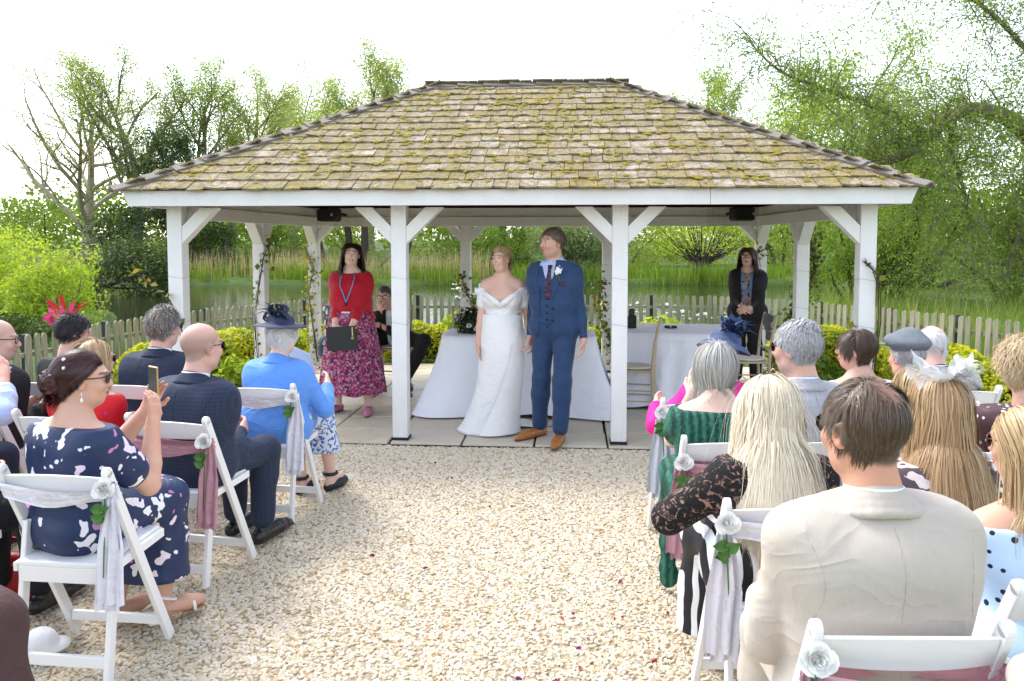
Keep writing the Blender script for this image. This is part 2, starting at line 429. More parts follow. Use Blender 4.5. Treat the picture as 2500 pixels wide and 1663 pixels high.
# ================================================================= GAZEBO
def M_white(name='white_paint', col=(.80, .80, .79)):
    if name in _MC: return _MC[name]
    m, nt, out = NT(name); v = coords(nt, (1, 1, 1))
    n1 = noise(nt, v, 5, 5, .65); n2 = noise(nt, coords(nt, (60, 60, 3)), 1.0, 3)
    r = ramp(nt, [(.35, tuple(c * .95 for c in col)), (.6, col)]); nt.links.new(n1.outputs[0], r.inputs[0])
    n3 = noise(nt, v, 26, 4, .7); s = ramp(nt, [(.70, (0, 0, 0)), (.78, (1, 1, 1))]); nt.links.new(n3.outputs[0], s.inputs[0])
    c = mixc(nt, mathn(nt, 'MULTIPLY', s.outputs[0], .15), r.outputs[0], (.42, .38, .30))
    sp = nt.nodes.new('ShaderNodeSeparateXYZ'); nt.links.new(v, sp.inputs[0]); n4 = noise(nt, coords(nt, (9, 9, 2)), 2.0, 5, .7)
    low = ramp(nt, [(0, (1, 1, 1)), (.16, (.25, .25, .25)), (.5, (0, 0, 0))]); nt.links.new(sp.outputs[2], low.inputs[0])
    spl = ramp(nt, [(.42, (0, 0, 0)), (.62, (1, 1, 1))]); nt.links.new(n4.outputs[0], spl.inputs[0])
    c = mixc(nt, mathn(nt, 'MULTIPLY', mathn(nt, 'MULTIPLY', low.outputs[0], spl.outputs[0]), .45), c, (.45, .41, .33))
    c = mixc(nt, mathn(nt, 'MULTIPLY', n2.outputs[0], .10), c, (.60, .58, .53))
    bsdf(nt, out, c, .42, .4, 0, bumpn(nt, n2.outputs[0], .0028)); _MC[name] = m; return m
MW = M_white()
MBLK = M('black_foot', (.012, .012, .013), .6)
gz_root = empty('gazebo', (-.52, 8.4, 0), 0, 'white timber gazebo with a mossy shingle hipped roof', 'gazebo')
GO = Vector((-.52, 8.4, 0))
def L_(p): return Vector(p) - GO
PX = [-3.38, -1.45, .38, 2.34]; YF, YR, YM = 6.6, 10.2, 8.4
PW = .128; ZB = 1.955      # beam underside
posts = [(x, YF) for x in PX] + [(x, YR) for x in (-3.38, -1.38, .43, 2.34)] + [(-3.38, YM), (2.34, YM)]
for (x, y) in posts:
    mb = MB(); mb.box(L_((x, y, .02 + (ZB + .06) / 2)), (PW, PW, ZB + .06))
    po = mb.build('post', MW, gz_root, bevel=.006)
    mb = MB(); mb.box(L_((x, y, .012)), (PW + .012, PW + .012, .024)); mb.build('foot', MBLK, po)
    for z in (.98, 1.36):
        h = PW / 2 + .003; mb = MB(); mb.tube([L_((x + a * h, y + b * h, z + .01 * abs(a + b))) for a, b in ((-1, -1), (1, -1), (1, 1), (-1, 1), (-1, -1))], .0010, 4); mb.build('wire', MBLK, po)
    # knee braces in the wall line(s) this post stands in
    dirs = []
    if y in (YF, YR): dirs += [(sx_, 0) for sx_ in (-1, 1) if PX[0] - .1 < x + sx_ * .4 < PX[3] + .1]
    if x in (PX[0], PX[3]): dirs += [(0, s) for s in (-1, 1) if YF - .1 < y + s * .4 < YR + .1]
    for dx, dy in dirs:
        off = 0.018 if dy else 0.0
        p0 = L_((x + dx * .045, y + dy * .045, 1.70 - off)); p1 = L_((x + dx * .40, y + dy * .40, 2.055 - off))
        mb = MB()
        d = Vector((dx, dy, 0)); n = Vector((-dy, dx, 0)); hw = PW * .44
        q = [d * .064 + Vector((0, 0, 1.655 - off)), d * .064 + Vector((0, 0, 1.80 - off)), d * .225 + Vector((0, 0, ZB + .004)), d * .37 + Vector((0, 0, ZB + .004))]
        base = L_((x, y, 0))
        vs = [base + a + n * hw for a in q] + [base + a - n * hw for a in q]
        mb.add(vs, [(0, 1, 2, 3), (7, 6, 5, 4), (0, 4, 5, 1), (1, 5, 6, 2), (2, 6, 7, 3), (3, 7, 4, 0)])
        bo = mb.build('brace', MW, po, bevel=.004)
# ring beams (two boards deep)
def rbeam(p0, p1, w, h, name='beam'):
    mb = MB(); mb.beam(L_(p0), L_(p1), w, h); return mb.build(name, MW, gz_root, bevel=.004)
rbeam((PX[0] - .06, YF, ZB + .082), (PX[3] + .06, YF, ZB + .082), .10, .105)
rbeam((PX[0] - .06, YR, ZB + .07), (PX[3] + .06, YR, ZB + .07), .10, .14)
rbeam((PX[0] - .01, YR - .066, ZB - .035), (PX[3] + .01, YR - .066, ZB - .035), .03, .12)
for x in (PX[0], PX[3]):
    rbeam((x, YF + .052, ZB + .068), (x, YR - .052, ZB + .068), .10, .136)
    s = 1 if x < 0 else -1
    rbeam((x + s * .066, YF + .08, ZB - .035), (x + s * .066, YR - .09, ZB - .035), .03, .12)
OV = .33
EX0, EX1, EY0, EY1 = PX[0] - .295, PX[3] + .26, YF - OV, YR + OV
ZF0, ZF1 = 1.962, 2.088
# fascia boards
for nm, a, b in (('f', (EX0, EY0), (EX1, EY0)), ('b', (EX0, EY1), (EX1, EY1))):
    y = a[1]; s = 1 if nm == 'f' else -1
    # mitred ends: lower edge shorter than upper edge, in two lengths with a butt joint
    xj = 1.05
    for (xa, xb, ea, eb) in ((EX0, xj, 1, 0), (xj + .003, EX1, 0, 1)):
        mb = MB(); e = .05
        q = [(xa + e * ea, ZF0), (xb - e * eb, ZF0), (xb + .0, ZF1), (xa, ZF1)]
        vs = [L_((px, y, pz)) for px, pz in q] + [L_((px, y + s * .026, pz)) for px, pz in q]
        mb.add(vs, [(0, 1, 2, 3), (7, 6, 5, 4), (0, 4, 5, 1), (1, 5, 6, 2), (2, 6, 7, 3), (3, 7, 4, 0)])
        mb.build('fascia', MW, gz_root, bevel=.003)
for x, s in ((EX0, 1), (EX1, -1)):
    mb = MB(); e = .05
    q = [(EY0 + .028, ZF0 + .002), (EY1 - .028, ZF0 + .002), (EY1 - .028, ZF1 - .002), (EY0 + .028, ZF1 - .002)]
    vs = [L_((x + (s * e if pz < 2 else 0), py, pz)) for py, pz in q] + [L_((x + s * .026 + (s * e if pz < 2 else 0), py, pz)) for py, pz in q]
    mb.add(vs, [(0, 1, 2, 3), (7, 6, 5, 4), (0, 4, 5, 1), (1, 5, 6, 2), (2, 6, 7, 3), (3, 7, 4, 0)])
    mb.build('fascia', MW, gz_root, bevel=.003)
# soffit boards
zs = 1.99
for c, sz in (((-.52, EY0 + .155, zs), (EX1 - EX0 - .14, .25, .014)), ((-.52, EY1 - .155, zs), (EX1 - EX0 - .14, .25, .014)),
              ((EX0 + .17, 8.4, zs - .001), (.18, YR - YF - .12, .014)), ((EX1 - .155, 8.4, zs - .001), (.15, YR - YF - .12, .014))):
    mb = MB(); mb.box(L_(c), sz); mb.build('soffit_board', MW, gz_root)
# roof planes
RZ, EZ = 3.30, 2.085
ev = .045      # shingles overhang the fascia
AX0, AX1, AY0, AY1 = EX0 - ev, EX1 + ev, EY0 - ev, EY1 + ev
RX0, RX1, RY = -1.46, .44, 8.4
MDECK = M('deck_boards', (.30, .17, .11), .8, .25, 4, .004, 30, stretch=(1, 12, 12))
mb = MB()
cs = [L_(p) for p in ((AX0 + .05, AY0 + .05, EZ), (AX1 - .05, AY0 + .05, EZ), (AX1 - .05, AY1 - .05, EZ), (AX0 + .05, AY1 - .05, EZ), (RX0, RY, RZ - .03), (RX1, RY, RZ - .03))]
mb.add(cs, [(0, 1, 5, 4), (1, 2, 5), (2, 3, 4, 5), (3, 0, 4)])
roof = mb.build('roof', MDECK, gz_root)
MRAFT = M('rafter_wood', (.62, .50, .42), .7, .15, 5, .003, 40)
for x in np.arange(-3.2, 2.3, .6):
    fx = min(1, (x - AX0) / (RX0 - AX0)) if x < RX0 else (min(1, (AX1 - x) / (AX1 - RX1)) if x > RX1 else 1)
    for y0, y1 in ((YF - .05, RY), (YR + .05, RY)):
        yt = y0 + (y1 - y0) * fx * .97
        z = lambda yy: EZ - .075 + (RZ - EZ) * (abs(yy - (AY0 if y0 < RY else AY1)) / (RY - AY0))
        mb = MB(); mb.beam(L_((x, y0, z(y0))), L_((x, yt, z(yt))), .045, .09); mb.build('rafter', MRAFT, roof)
for xs_, xe in ((PX[0] + .0, RX0), (PX[3] - .0, RX1)):
    for y in (7.2, 7.8, 8.4, 9.0, 9.6):
        f = 1 - abs(y - RY) / (RY - AY0)
        xt = xs_ + (xe - xs_) * f * .95
        zz = lambda xx: EZ - .08 + (RZ - EZ) * abs(xx - (AX0 if xe == RX0 else AX1)) / abs(RX0 - AX0)
        mb = MB(); mb.beam(L_((xs_, y, zz(xs_))), L_((xt, y, zz(xt))), .045, .09); mb.build('rafter', MRAFT, roof)

# shingles
def M_shingle():
    m, nt, out = NT('mossy_shingle'); oi = nt.nodes.new('ShaderNodeObjectInfo'); g = nt.nodes.new('ShaderNodeNewGeometry')
    v = coords(nt, kind='Object')
    gr = noise(nt, coords(nt, (90, 6, 90)), 1.0, 4)
    rn = mathn(nt, 'FRACT', mathn(nt, 'ADD', oi.outputs['Random'], g.outputs['Random Per Island']))
    r = ramp(nt, [(0, (.30, .235, .16)), (.25, (.38, .325, .25)), (.5, (.335, .265, .18)), (.7, (.42, .37, .30)), (1, (.315, .25, .17))]); nt.links.new(rn, r.inputs[0])
    c = mixc(nt, gr.outputs[0], mixc(nt, 1, r.outputs[0], (.70, .68, .66), 'MULTIPLY'), mixc(nt, 1, r.outputs[0], (1.22, 1.2, 1.17), 'MULTIPLY'))
    wp = nt.nodes.new('ShaderNodeNewGeometry')
    n1 = noise(nt, wp.outputs['Position'], 4.2, 5, .65); n2 = noise(nt, wp.outputs['Position'], 22, 4, .7)
    mf = mathn(nt, 'ADD', mathn(nt, 'MULTIPLY', n1.outputs[0], .75), mathn(nt, 'MULTIPLY', n2.outputs[0], .45))
    mr = ramp(nt, [(.53, (0, 0, 0)), (.68, (1, 1, 1))]); nt.links.new(mf, mr.inputs[0])
    n3 = noise(nt, wp.outputs['Position'], 9, 3)
    moss = ramp(nt, [(.3, (.16, .16, .03)), (.5, (.30, .24, .04)), (.65, (.38, .27, .05)), (.8, (.24, .25, .05))]); nt.links.new(n3.outputs[0], moss.inputs[0])
    c = mixc(nt, mathn(nt, 'MULTIPLY', mr.outputs[0], .62), c, moss.outputs[0])
    b = bumpn(nt, gr.outputs[0], .004); b = bumpn(nt, mathn(nt, 'MULTIPLY', mr.outputs[0], n2.outputs[0]), .03, 1, b)
    bsdf(nt, out, c, .88, .25, 0, b); return m
MSH = M_shingle()
def shingle_rows(e0, e1, r0, r1, rows, seed):
    """yield corner frames of shingles on a trapezoid: eave e0-e1, ridge r0-r1"""
    rr = random.Random(seed); e0, e1, r0, r1 = map(Vector, (e0, e1, r0, r1))
    ax = (e1 - e0).normalized(); out_ = []
    nrm = (e1 - e0).cross(r0 - e0).normalized(); upv = nrm.cross(ax).normalized()
    H = (r0 - e0).dot(upv); step = H / rows
    xl0, xr0 = 0, (e1 - e0).length; xl1, xr1 = (r0 - e0).dot(ax), (r1 - e0).dot(ax)
    for j in range(rows):
        f = (j + .35) / rows; a, b = xl0 + (xl1 - xl0) * f, xr0 + (xr1 - xr0) * f
        x = a + rr.uniform(-.04, 0)
        while x < b:
            w = rr.choice([.10, .12, .13, .15, .17, .2]) * rr.uniform(.9, 1.1)
            if x + w > b + .03: w = max(.05, b - x)
            out_.append((e0 + ax * x + upv * (j * step + rr.uniform(-.010, .006) - (.012 if j == 0 else 0)), ax, upv, nrm, w, step, rr.uniform(-.008, .008), rr.uniform(.012, .018), rr.uniform(-.005, .010)))
            x += w + rr.uniform(.002, .007)
    return out_
def shingle_geo(mb, org, ax, upv, nrm, w, step, tw, th, curl):
    L = step * 1.55
    def P(u, v, h): return org + ax * u + upv * v + nrm * h
    lift = .023 + curl * .5
    c0, c1 = curl, curl * .3
    top = [P(0, 0 + tw, lift + c0), P(w / 2, rnd.uniform(-.006, .006), lift - .002), P(w, 0 - tw, lift + c1), P(w, L, .006), P(0, L, .006)]
    bot = [p - nrm * th for p in top]
    mb.add(top + bot, [(0, 1, 2, 3, 4), (9, 8, 7, 6, 5), (0, 5, 6, 1), (1, 6, 7, 2), (2, 7, 8, 3), (3, 8, 9, 4), (4, 9, 5, 0)])
E_ = lambda x, y, z: Vector((x, y, z))
front = shingle_rows(E_(AX0, AY0, EZ), E_(AX1, AY0, EZ), E_(RX0, RY, RZ), E_(RX1, RY, RZ), 16, 5)
def sep(sh):   # one shingle as its own object, origin at its corner
    org, ax, upv, nrm, w, step, tw, th, curl = sh
    mb = MB(); shingle_geo(mb, Vector((0, 0, 0)), Vector((1, 0, 0)), Vector((0, 1, 0)), Vector((0, 0, 1)), w, step, tw, th, curl)
    o = mb.build('shingle', MSH, roof)
    o.matrix_local = Matrix.Translation(L_(org)) @ Matrix((ax, upv, nrm)).transposed().to_4x4()
for sh in front[:300]: sep(sh)
mb = MB()
rest = front[300:] + shingle_rows(E_(AX1, AY0, EZ), E_(AX1, AY1, EZ), E_(RX1, RY, RZ), E_(RX1, RY, RZ), 16, 6) + \
    shingle_rows(E_(AX1, AY1, EZ), E_(AX0, AY1, EZ), E_(RX1, RY, RZ), E_(RX0, RY, RZ), 16, 8) + shingle_rows(E_(AX0, AY1, EZ), E_(AX0, AY0, EZ), E_(RX0, RY, RZ), E_(RX0, RY, RZ), 16, 9)
# local frame for the joined rest: object space = gazebo space
for sh in rest: shingle_geo(mb, L_(sh[0]), *sh[1:])
mb.build('shingles', MSH, roof, kind='stuff')
# hip and ridge caps
MCAP = M('weathered_cap', (.24, .215, .19), .85, .3, 12, .006, 50, stretch=(1, 6, 6), dirt=(.17, .15, .03), ds=9)
def caps(p0, p1, n, na, nb):
    p0, p1 = Vector(p0), Vector(p1); d = (p1 - p0); step = d.length / n; d.normalize()
    for i in range(n):
        mb = MB(); o = p0 + d * (i * step - .02); L = step * 1.22
        for side, nn in ((1, na), (-1, nb)):
            s = nn.cross(d).normalized(); s = s if s.z < 0 else -s
            w = .095 + rnd.uniform(-.008, .008); lo, hi = .044 + rnd.uniform(0, .008), .024
            top = [o + nn * lo, o + d * L + nn * hi, o + d * L + s * w + nn * (hi - .004), o + s * w + nn * (lo - .006)]
            top = [t + Vector((0, 0, .004)) for t in top]
            bot = [t - nn * .018 for t in top]
            mb.add([L_(t) for t in top + bot], [(0, 1, 2, 3), (7, 6, 5, 4), (0, 4, 5, 1), (1, 5, 6, 2), (2, 6, 7, 3), (3, 7, 4, 0)])
        mb.build('ridge_cap', MCAP, roof)
nF = Vector((0, -(RZ - EZ), RY - AY0)).normalized(); nBk = Vector((0, (RZ - EZ), RY - AY0)).normalized()
nLf = Vector((-(RZ - EZ), 0, RX0 - AX0)).normalized(); nRt = Vector(((RZ - EZ), 0, AX1 - RX1)).normalized()
caps((AX0, AY0, EZ), (RX0, RY, RZ), 13, nF, nLf); caps((AX1, AY0, EZ), (RX1, RY, RZ), 13, nF, nRt)
caps((AX0, AY1, EZ), (RX0, RY, RZ), 13, nBk, nLf); caps((AX1, AY1, EZ), (RX1, RY, RZ), 13, nBk, nRt)
caps((RX0, RY, RZ), (RX1, RY, RZ), 7, nF, nBk)
# moss cushions along butts and joints of the front slope
MMOSS = M('moss', (.30, .24, .035), .95, .5, 14, .01, 120, spec=.1)
mb = MB(); rr = random.Random(3)
Vm, Fm = [], []
for sh in front:
    org, ax, upv, nrm, w, step, tw, th, curl = sh
    hgt = (org.z - EZ) / (RZ - EZ)
    if rr.random() > .50 + .28 * hgt: continue
    for _ in range(rr.randint(1, 6)):
        u = rr.uniform(0, w); v_ = rr.choice([step * 1.0 + rr.uniform(-.05, .012), rr.uniform(-.01, step)])
        if rr.random() < .3: u = rr.choice([0, w])
        c = org + ax * u + upv * v_ + nrm * (.025)
        r_ = rr.uniform(.007, .02); st = rr.uniform(1.0, 2.6)
        b = len(mb.V); pts = []
        for k in range(6):
            an = k * math.pi / 3 + rr.uniform(-.3, .3)
            pts.append(c + ax * (math.cos(an) * r_ * st * rr.uniform(.7, 1.2)) + upv * (math.sin(an) * r_ * rr.uniform(.7, 1.2)))
        vs = [L_(p) for p in pts] + [L_(c + nrm * r_ * .65)]
        mb.add(vs, [(k, (k + 1) % 6, 6) for k in range(6)])
mb.build('moss', MMOSS, roof, smooth=True, kind='stuff')

# loudspeakers with wire guards in the rear corners
MSPK = M('speaker_black', (.014, .014, .015), .55, .2, 20, .002, 250)
MGUARD = M('guard_wire', (.16, .16, .15), .5, .1, 5, metal=.6)
for (x, s, lab) in ((-3.02, 1, 'black loudspeaker under the roof above the woman in the red jacket'), (2.0, -1, 'black loudspeaker under the roof above the woman in the black blazer')):
    r = empty('loudspeaker', (x, 9.72, 1.905), rad(-18 * s), lab, 'loudspeaker', 'loudspeakers in the gazebo corners')
    mb = MB(); mb.box((0, 0, .09), (.26, .17, .165)); mb.build('cabinet', MSPK, r, bevel=.03, seg=3)
    mb = MB(); mb.box((0, -.088, .09), (.24, .012, .145))
    for k in range(9): mb.box((-.105 + k * .026, -.095, .09), (.006, .006, .13))
    mb.build('grille', MSPK, r, bevel=.003)
    mb = MB(); mb.box((.10 * 1, -.1, .09), (.02, .004, .03)); mb.build('badge', M('badge_grey', (.6, .6, .6), .4), r)
    mb = MB(); mb.beam((0, .06, .12), (0, .36, .10), .03, .03); mb.build('bracket', MSPK, r)
    g = empty('wire_guard', (x + .16 * s, 9.98, 1.86), rad(-10 * s), ('wire mesh guard around the loudspeaker above the red jacket' if s > 0 else 'wire mesh guard around the loudspeaker above the black blazer'), 'wire guard')
    mb = MB()
    for k in range(15): mb.box((-.2 + k * .028, 0, .12), (.0016, .0016, .26))
    for k in range(10): mb.box((-.005, 0, -.01 + k * .028), (.4, .0016, .0016))
    mb.build('mesh', MGUARD, g)

# ================================================================= PICKET FENCE
def M_fence():
    m, nt, out = NT('weathered_pine'); v = coords(nt, (14, 14, 1.2)); oi = nt.nodes.new('ShaderNodeObjectInfo')
    n1 = noise(nt, v, 3, 5); v2 = coords(nt); n2 = noise(nt, v2, 2.2, 3)
    r = ramp(nt, [(.3, (.27, .24, .18)), (.55, (.41, .375, .295)), (.75, (.50, .46, .38))]); nt.links.new(n1.outputs[0], r.inputs[0])
    t = ramp(nt, [(0, (.78, .80, .72)), (1, (1.12, 1.08, 1.0))]); nt.links.new(oi.outputs['Random'], t.inputs[0])
    c = mixc(nt, 1, r.outputs[0], t.outputs[0], 'MULTIPLY')
    c = mixc(nt, mathn(nt, 'MULTIPLY', n2.outputs[0], .5), c, (.16, .19, .08))
    bsdf(nt, out, c, .85, .25, 0, bumpn(nt, n1.outputs[0], .004)); return m
MFN = M_fence(); MPOST = M('fence_post_dark', (.03, .035, .04), .7)
_pk = MB(); w, t, hh = .066, .02, .80
ring = []
prof = [(-w / 2, -.16), (w / 2, -.16), (w / 2, hh - .03), (w * .38, hh - .012), (w * .18, hh - .001), (0, hh + .002), (-w * .18, hh - .001), (-w * .38, hh - .012), (-w / 2, hh - .03)]
_pk.add([(x, -t / 2, z) for x, z in prof] + [(x, t / 2, z) for x, z in prof],
        [tuple(range(9)), tuple(range(17, 8, -1))] + [(k, k + 9, (k + 1) % 9 + 9, (k + 1) % 9) for k in range(9)])
pk_proto = _pk.build('picket', MFN); pk_mesh = pk_proto.data; bpy.data.objects.remove(pk_proto)
fence_pts = [(-5.9, 5.0), (-5.36, 7.49), (-5.32, 8.76), (-4.98, 10.54), (-4.21, 12.19), (-2.63, 13.29), (-.6, 13.55), (1.33, 13.6), (2.35, 13.6), (3.68, 12.36), (4.28, 11.25), (4.78, 10.34), (5.25, 9.5), (5.9, 8.0)]
runs = [(0, 3, 'picket fence run beside the seated guests, ending behind the corner post'), (3, 5, 'picket fence run behind the blue hatted lady, bending round the golden hedge'),
        (5, 8, 'long picket fence run across the back of the gazebo before the lake'), (8, 10, 'picket fence run behind the woman in the black blazer and side post'), (10, 13, 'picket fence run beside the curly blonde guest, in front of tall grass')]
for a, b, lab in runs:
    pts = [Vector((x, y, 0)) for x, y in fence_pts[a:b + 1]]
    c0 = pts[0]; fr = empty('picket_fence', (c0.x, c0.y, float(ground_z(c0.x, c0.y))), 0, lab, 'fence', 'picket fence around the gazebo garden')
    off = Vector(fr.location)
    for p, q in zip(pts[:-1], pts[1:]):
        d = q - p; Ls = d.length; d.normalize(); n = max(2, int(round(Ls / .122)))
        for zr in (.20, .60):
            mb = MB(); nn = Vector((-d.y, d.x, 0))
            mb.beam(p + nn * .03 + Vector((0, 0, zr - .05)) - off, q + nn * .03 + Vector((0, 0, zr - .05)) - off, .03, .045)
            mb.build('rail', MFN, fr)
        for k in range(n):
            c = p + d * ((k + .5) * Ls / n)
            o = bpy.data.objects.new('picket', pk_mesh); COL.objects.link(o); o.parent = fr
            o.location = c - off + Vector((0, 0, -.052 + rnd.uniform(-.008, .008))); 
            o.rotation_euler = (rnd.uniform(-.02, .02), rnd.uniform(-.018, .018), math.atan2(d.y, d.x))
        mb = MB(); mb.box(p + Vector((-d.y, d.x, 0)) * .07 + Vector((0, 0, .25)) - off, (.07, .07, 1.0)); mb.build('fence_post', MPOST, fr, bevel=.004)
# ================================================================= PLANTS
def grow_tree(name, label, base, H, lean=(0, 0), r0=.2, nb=(7, 6, 5), ang=(38, 42, 45), lf=(.42, .5, .5), start=.35, leaf=None, nleaf=3000, lsize=.16, lspread=.35,
              bark=None, droop=0.0, seed=1, up=.35, group=None, top=.15, first_dir=None, leaf_lv=2, cat='tree'):
    rr = random.Random(seed); rs = np.random.RandomState(seed)
    root = empty(name, (base[0], base[1], float(ground_z(base[0], base[1])) - .1), 0, label, cat, group)
    mb = MB(); twigs = []
    def branch(p, d, L, r, lv):
        n = [7, 5, 4, 3][min(lv, 3)]; pts = [p.copy()]; rr_ = [r]; dd = d.normalized()
        for i in range(n):
            w = Vector((rr.gauss(0, 1), rr.gauss(0, 1), rr.gauss(0, .6))) * (.10 + .05 * lv)
            tz = up * (.25 if lv == 0 else .14) - droop * (.5 * lv) * (i / n)
            dd = (dd + w + Vector((0, 0, tz))).normalized()
            p = p + dd * (L / n); pts.append(p.copy()); rr_.append(r * (1 - (i + 1) / n * (.72 if lv < 2 else .85)))
        mb.tube(pts, rr_, [8, 5, 4, 3][min(lv, 3)], cap=False)
        if lv >= leaf_lv: twigs.append(pts)
        if lv < len(nb):
            k = nb[lv]
            for j in range(k):
                t = start + (1 - start) * (j + rr.random()) / k if lv == 0 else .2 + .8 * (j + rr.random()) / k
                f = t * n; i = min(n - 1, int(f)); q = pts[i].lerp(pts[i + 1], f - i)
                ax = (pts[i + 1] - pts[i]).normalized(); az = rr.uniform(0, 2 * math.pi) if lv else (j * 2.4 + rr.uniform(-.5, .5))
                s = ax.orthogonal().normalized(); s.rotate(Matrix.Rotation(az, 3, ax))
                a = rad(ang[lv] * rr.uniform(.7, 1.25)); nd_ = ax * math.cos(a) + s * math.sin(a)
                LL = L * lf[lv] * (1.15 - .55 * t if lv == 0 else 1.1 - .5 * t) * rr.uniform(.75, 1.2)
                branch(q, nd_, LL, max(.012, rr_[i] * .55), lv + 1)
    d0 = Vector((lean[0], lean[1], 1)) if first_dir is None else Vector(first_dir)
    branch(Vector((0, 0, 0)), d0, H * .8, r0, 0)
    mb.build('trunk', bark or BARK, root, smooth=True)
    if leaf is not None and nleaf:
        T = np.array([[tuple(v) for v in (t[0], t[len(t) // 2], t[-1])] for t in twigs])
        k = rs.randint(0, len(T), nleaf); u = rs.uniform(0, 1, nleaf)[:, None] ** .8
        a, b, c = T[k, 0], T[k, 1], T[k, 2]
        P = np.where(u < .5, a + (b - a) * u * 2, b + (c - b) * (u * 2 - 1)) + rs.normal(size=(nleaf, 3)) * lspread
        N_ = rs.normal(size=(nleaf, 3)) + np.array([0, -.3, .6])
        V, F = leaf_cards(P, N_, lsize, rs=rs)
        mesh_np('crown', V, F, leaf, root, smooth=False)
    return root

def bush(name, label, base, rx, ry, rz, n, lsize, leaf, clumps=14, seed=1, stems=5, bark=None, group=None, cat='bush', base_z=None, aspect=.6, pointy=0.0):
    rs = np.random.RandomState(seed); rr = random.Random(seed)
    z0 = float(ground_z(base[0], base[1])) if base_z is None else base_z
    root = empty(name, (base[0], base[1], z0 - .03), 0, label, cat, group)
    C = []
    for _ in range(clumps):
        th = rs.uniform(0, 2 * math.pi); r = math.sqrt(rs.uniform(0, 1)); z = rs.uniform(.12, 1)
        sh = math.sqrt(max(.05, 1 - (z - .35) ** 2 * (1.5 + pointy)))
        C.append((math.cos(th) * r * .75 * rx * sh, math.sin(th) * r * .75 * ry * sh, z * rz * .86, rs.uniform(.25, .5)))
    C = np.array(C); k = rs.randint(0, clumps, n); d = rs.normal(size=(n, 3)); d /= np.linalg.norm(d, axis=1, keepdims=True)
    rad_ = rs.uniform(.55, 1.05, n)[:, None]
    ext = np.array([rx, ry, rz * .6]) * C[k, 3:4]
    P = C[k, :3] + d * ext * rad_; P[:, 2] = np.maximum(P[:, 2], rs.uniform(0, .25, n) * rz * .3)
    V, F = leaf_cards(P, d + rs.normal(size=(n, 3)) * .6, lsize, aspect, rs=rs)
    mesh_np('foliage', V, F, leaf, root, smooth=False)
    mb = MB()
    for i in range(stems):
        c = C[rs.randint(0, clumps)]; a = Vector((c[0] * .25, c[1] * .25, 0)); e = Vector(c[:3]); m_ = a.lerp(e, .5) + Vector((rr.uniform(-.1, .1) * rx, rr.uniform(-.1, .1) * ry, 0))
        mb.tube([a, m_, e], [rz * .022, rz * .015, rz * .005], 5, cap=False)
    mb.build('stem', bark or BARK, root, smooth=True)
    return root

def blades(P, H, W, lean, rs, seg=2):
    n = len(P); az = rs.uniform(0, 2 * np.pi, n); fa = rs.uniform(0, 2 * np.pi, n)
    d = np.stack([np.cos(az), np.sin(az), np.zeros(n)], 1); s = np.stack([np.cos(fa), np.sin(fa), np.zeros(n)], 1)
    V = []
    for i in range(seg + 1):
        t = i / seg; c = P + np.array([0, 0, 1]) * (H * t)[:, None] + d * (H * lean * t * t)[:, None]
        w = (W * (1 - t * .9))[:, None] * .5
        V += [c - s * w, c + s * w]
    V = np.stack(V, 1).reshape(-1, 3); m = 2 * (seg + 1); i0 = np.arange(n)[:, None] * m
    F = np.concatenate([i0 + np.array([[2 * k, 2 * k + 1, 2 * k + 3, 2 * k + 2]]) for k in range(seg)], 1).reshape(-1, 4)
    return V, F

# ---- far wood across the lake
gT = 'trees beyond the lake'
grow_tree('plane_tree', 'tall pale-barked tree, almost leafless, at the far left', (-35.2, 55), 13.2, (.02, 0), .44, (14, 9, 8), (58, 46, 48), (.86, .50, .42), .14, LG_BUD, 22000, .12, .30, BARK_PALE, 0, 21, .30, gT)
grow_tree('plane_tree', 'dark-branched tall tree with thin spring leaves beside the pale-barked one', (-28.4, 50), 13.6, (-.02, 0), .40, (12, 9, 8), (36, 42, 46), (.62, .48, .42), .22, LG_SPRING, 18000, .12, .30, BARK, 0, 22, .4, gT)
grow_tree('poplar_tree', 'leaning slender tree with forked dark trunk and light leaves', (-27.0, 54), 14.0, (.12, 0), .34, (11, 9, 8), (34, 42, 46), (.58, .48, .44), .25, LG_SPRING, 19000, .125, .34, BARK, 0, 23, .4, gT)
grow_tree('poplar_tree', 'ivy-trunked tree with pale green top just left of the roof end', (-25.6, 58), 14.4, (.02, 0), .36, (12, 9, 8), (36, 42, 46), (.56, .48, .44), .25, LG_PALE, 21000, .14, .36, BARK, 0, 24, .4, gT)
grow_tree('willow_tree', 'round pale green tree rising behind the roof slope', (-25, 70), 16.5, (0, 0), .4, (12, 9, 7), (46, 48, 48), (.6, .5, .5), .15, LG_PALE, 17000, .22, .45, BARK, 0, 25, .3, gT)
grow_tree('willow_tree', 'tallest pale green tree peeking over the roof slope near the ridge', (-19.3, 75), 19.5, (0, 0), .4, (13, 9, 7), (44, 48, 48), (.52, .5, .5), .25, LG_PALE, 18000, .23, .45, BARK, 0, 26, .35, gT)
grow_tree('willow_tree', 'slim pale green tree just right of the roof', (12.6, 70), 18.0, (0, 0), .35, (12, 9, 7), (40, 44, 46), (.45, .5, .5), .2, LG_SPRING, 14000, .20, .4, BARK, 0, 27, .4, gT)
grow_tree('willow_tree', 'bright yellow-green willow standing behind the hip of the roof', (15.6, 58), 13.2, (0, 0), .4, (13, 9, 7), (50, 50, 48), (.62, .5, .5), .12, LG_YEL, 19000, .18, .45, BARK, .06, 28, .3, gT)
grow_tree('willow_tree', 'mid green willow between the yellow-green one and the great arching willow', (19.5, 50), 13.6, (0, 0), .4, (13, 9, 7), (50, 50, 48), (.62, .5, .5), .12, LG_SPRING, 17000, .16, .45, BARK, .06, 29, .3, gT)
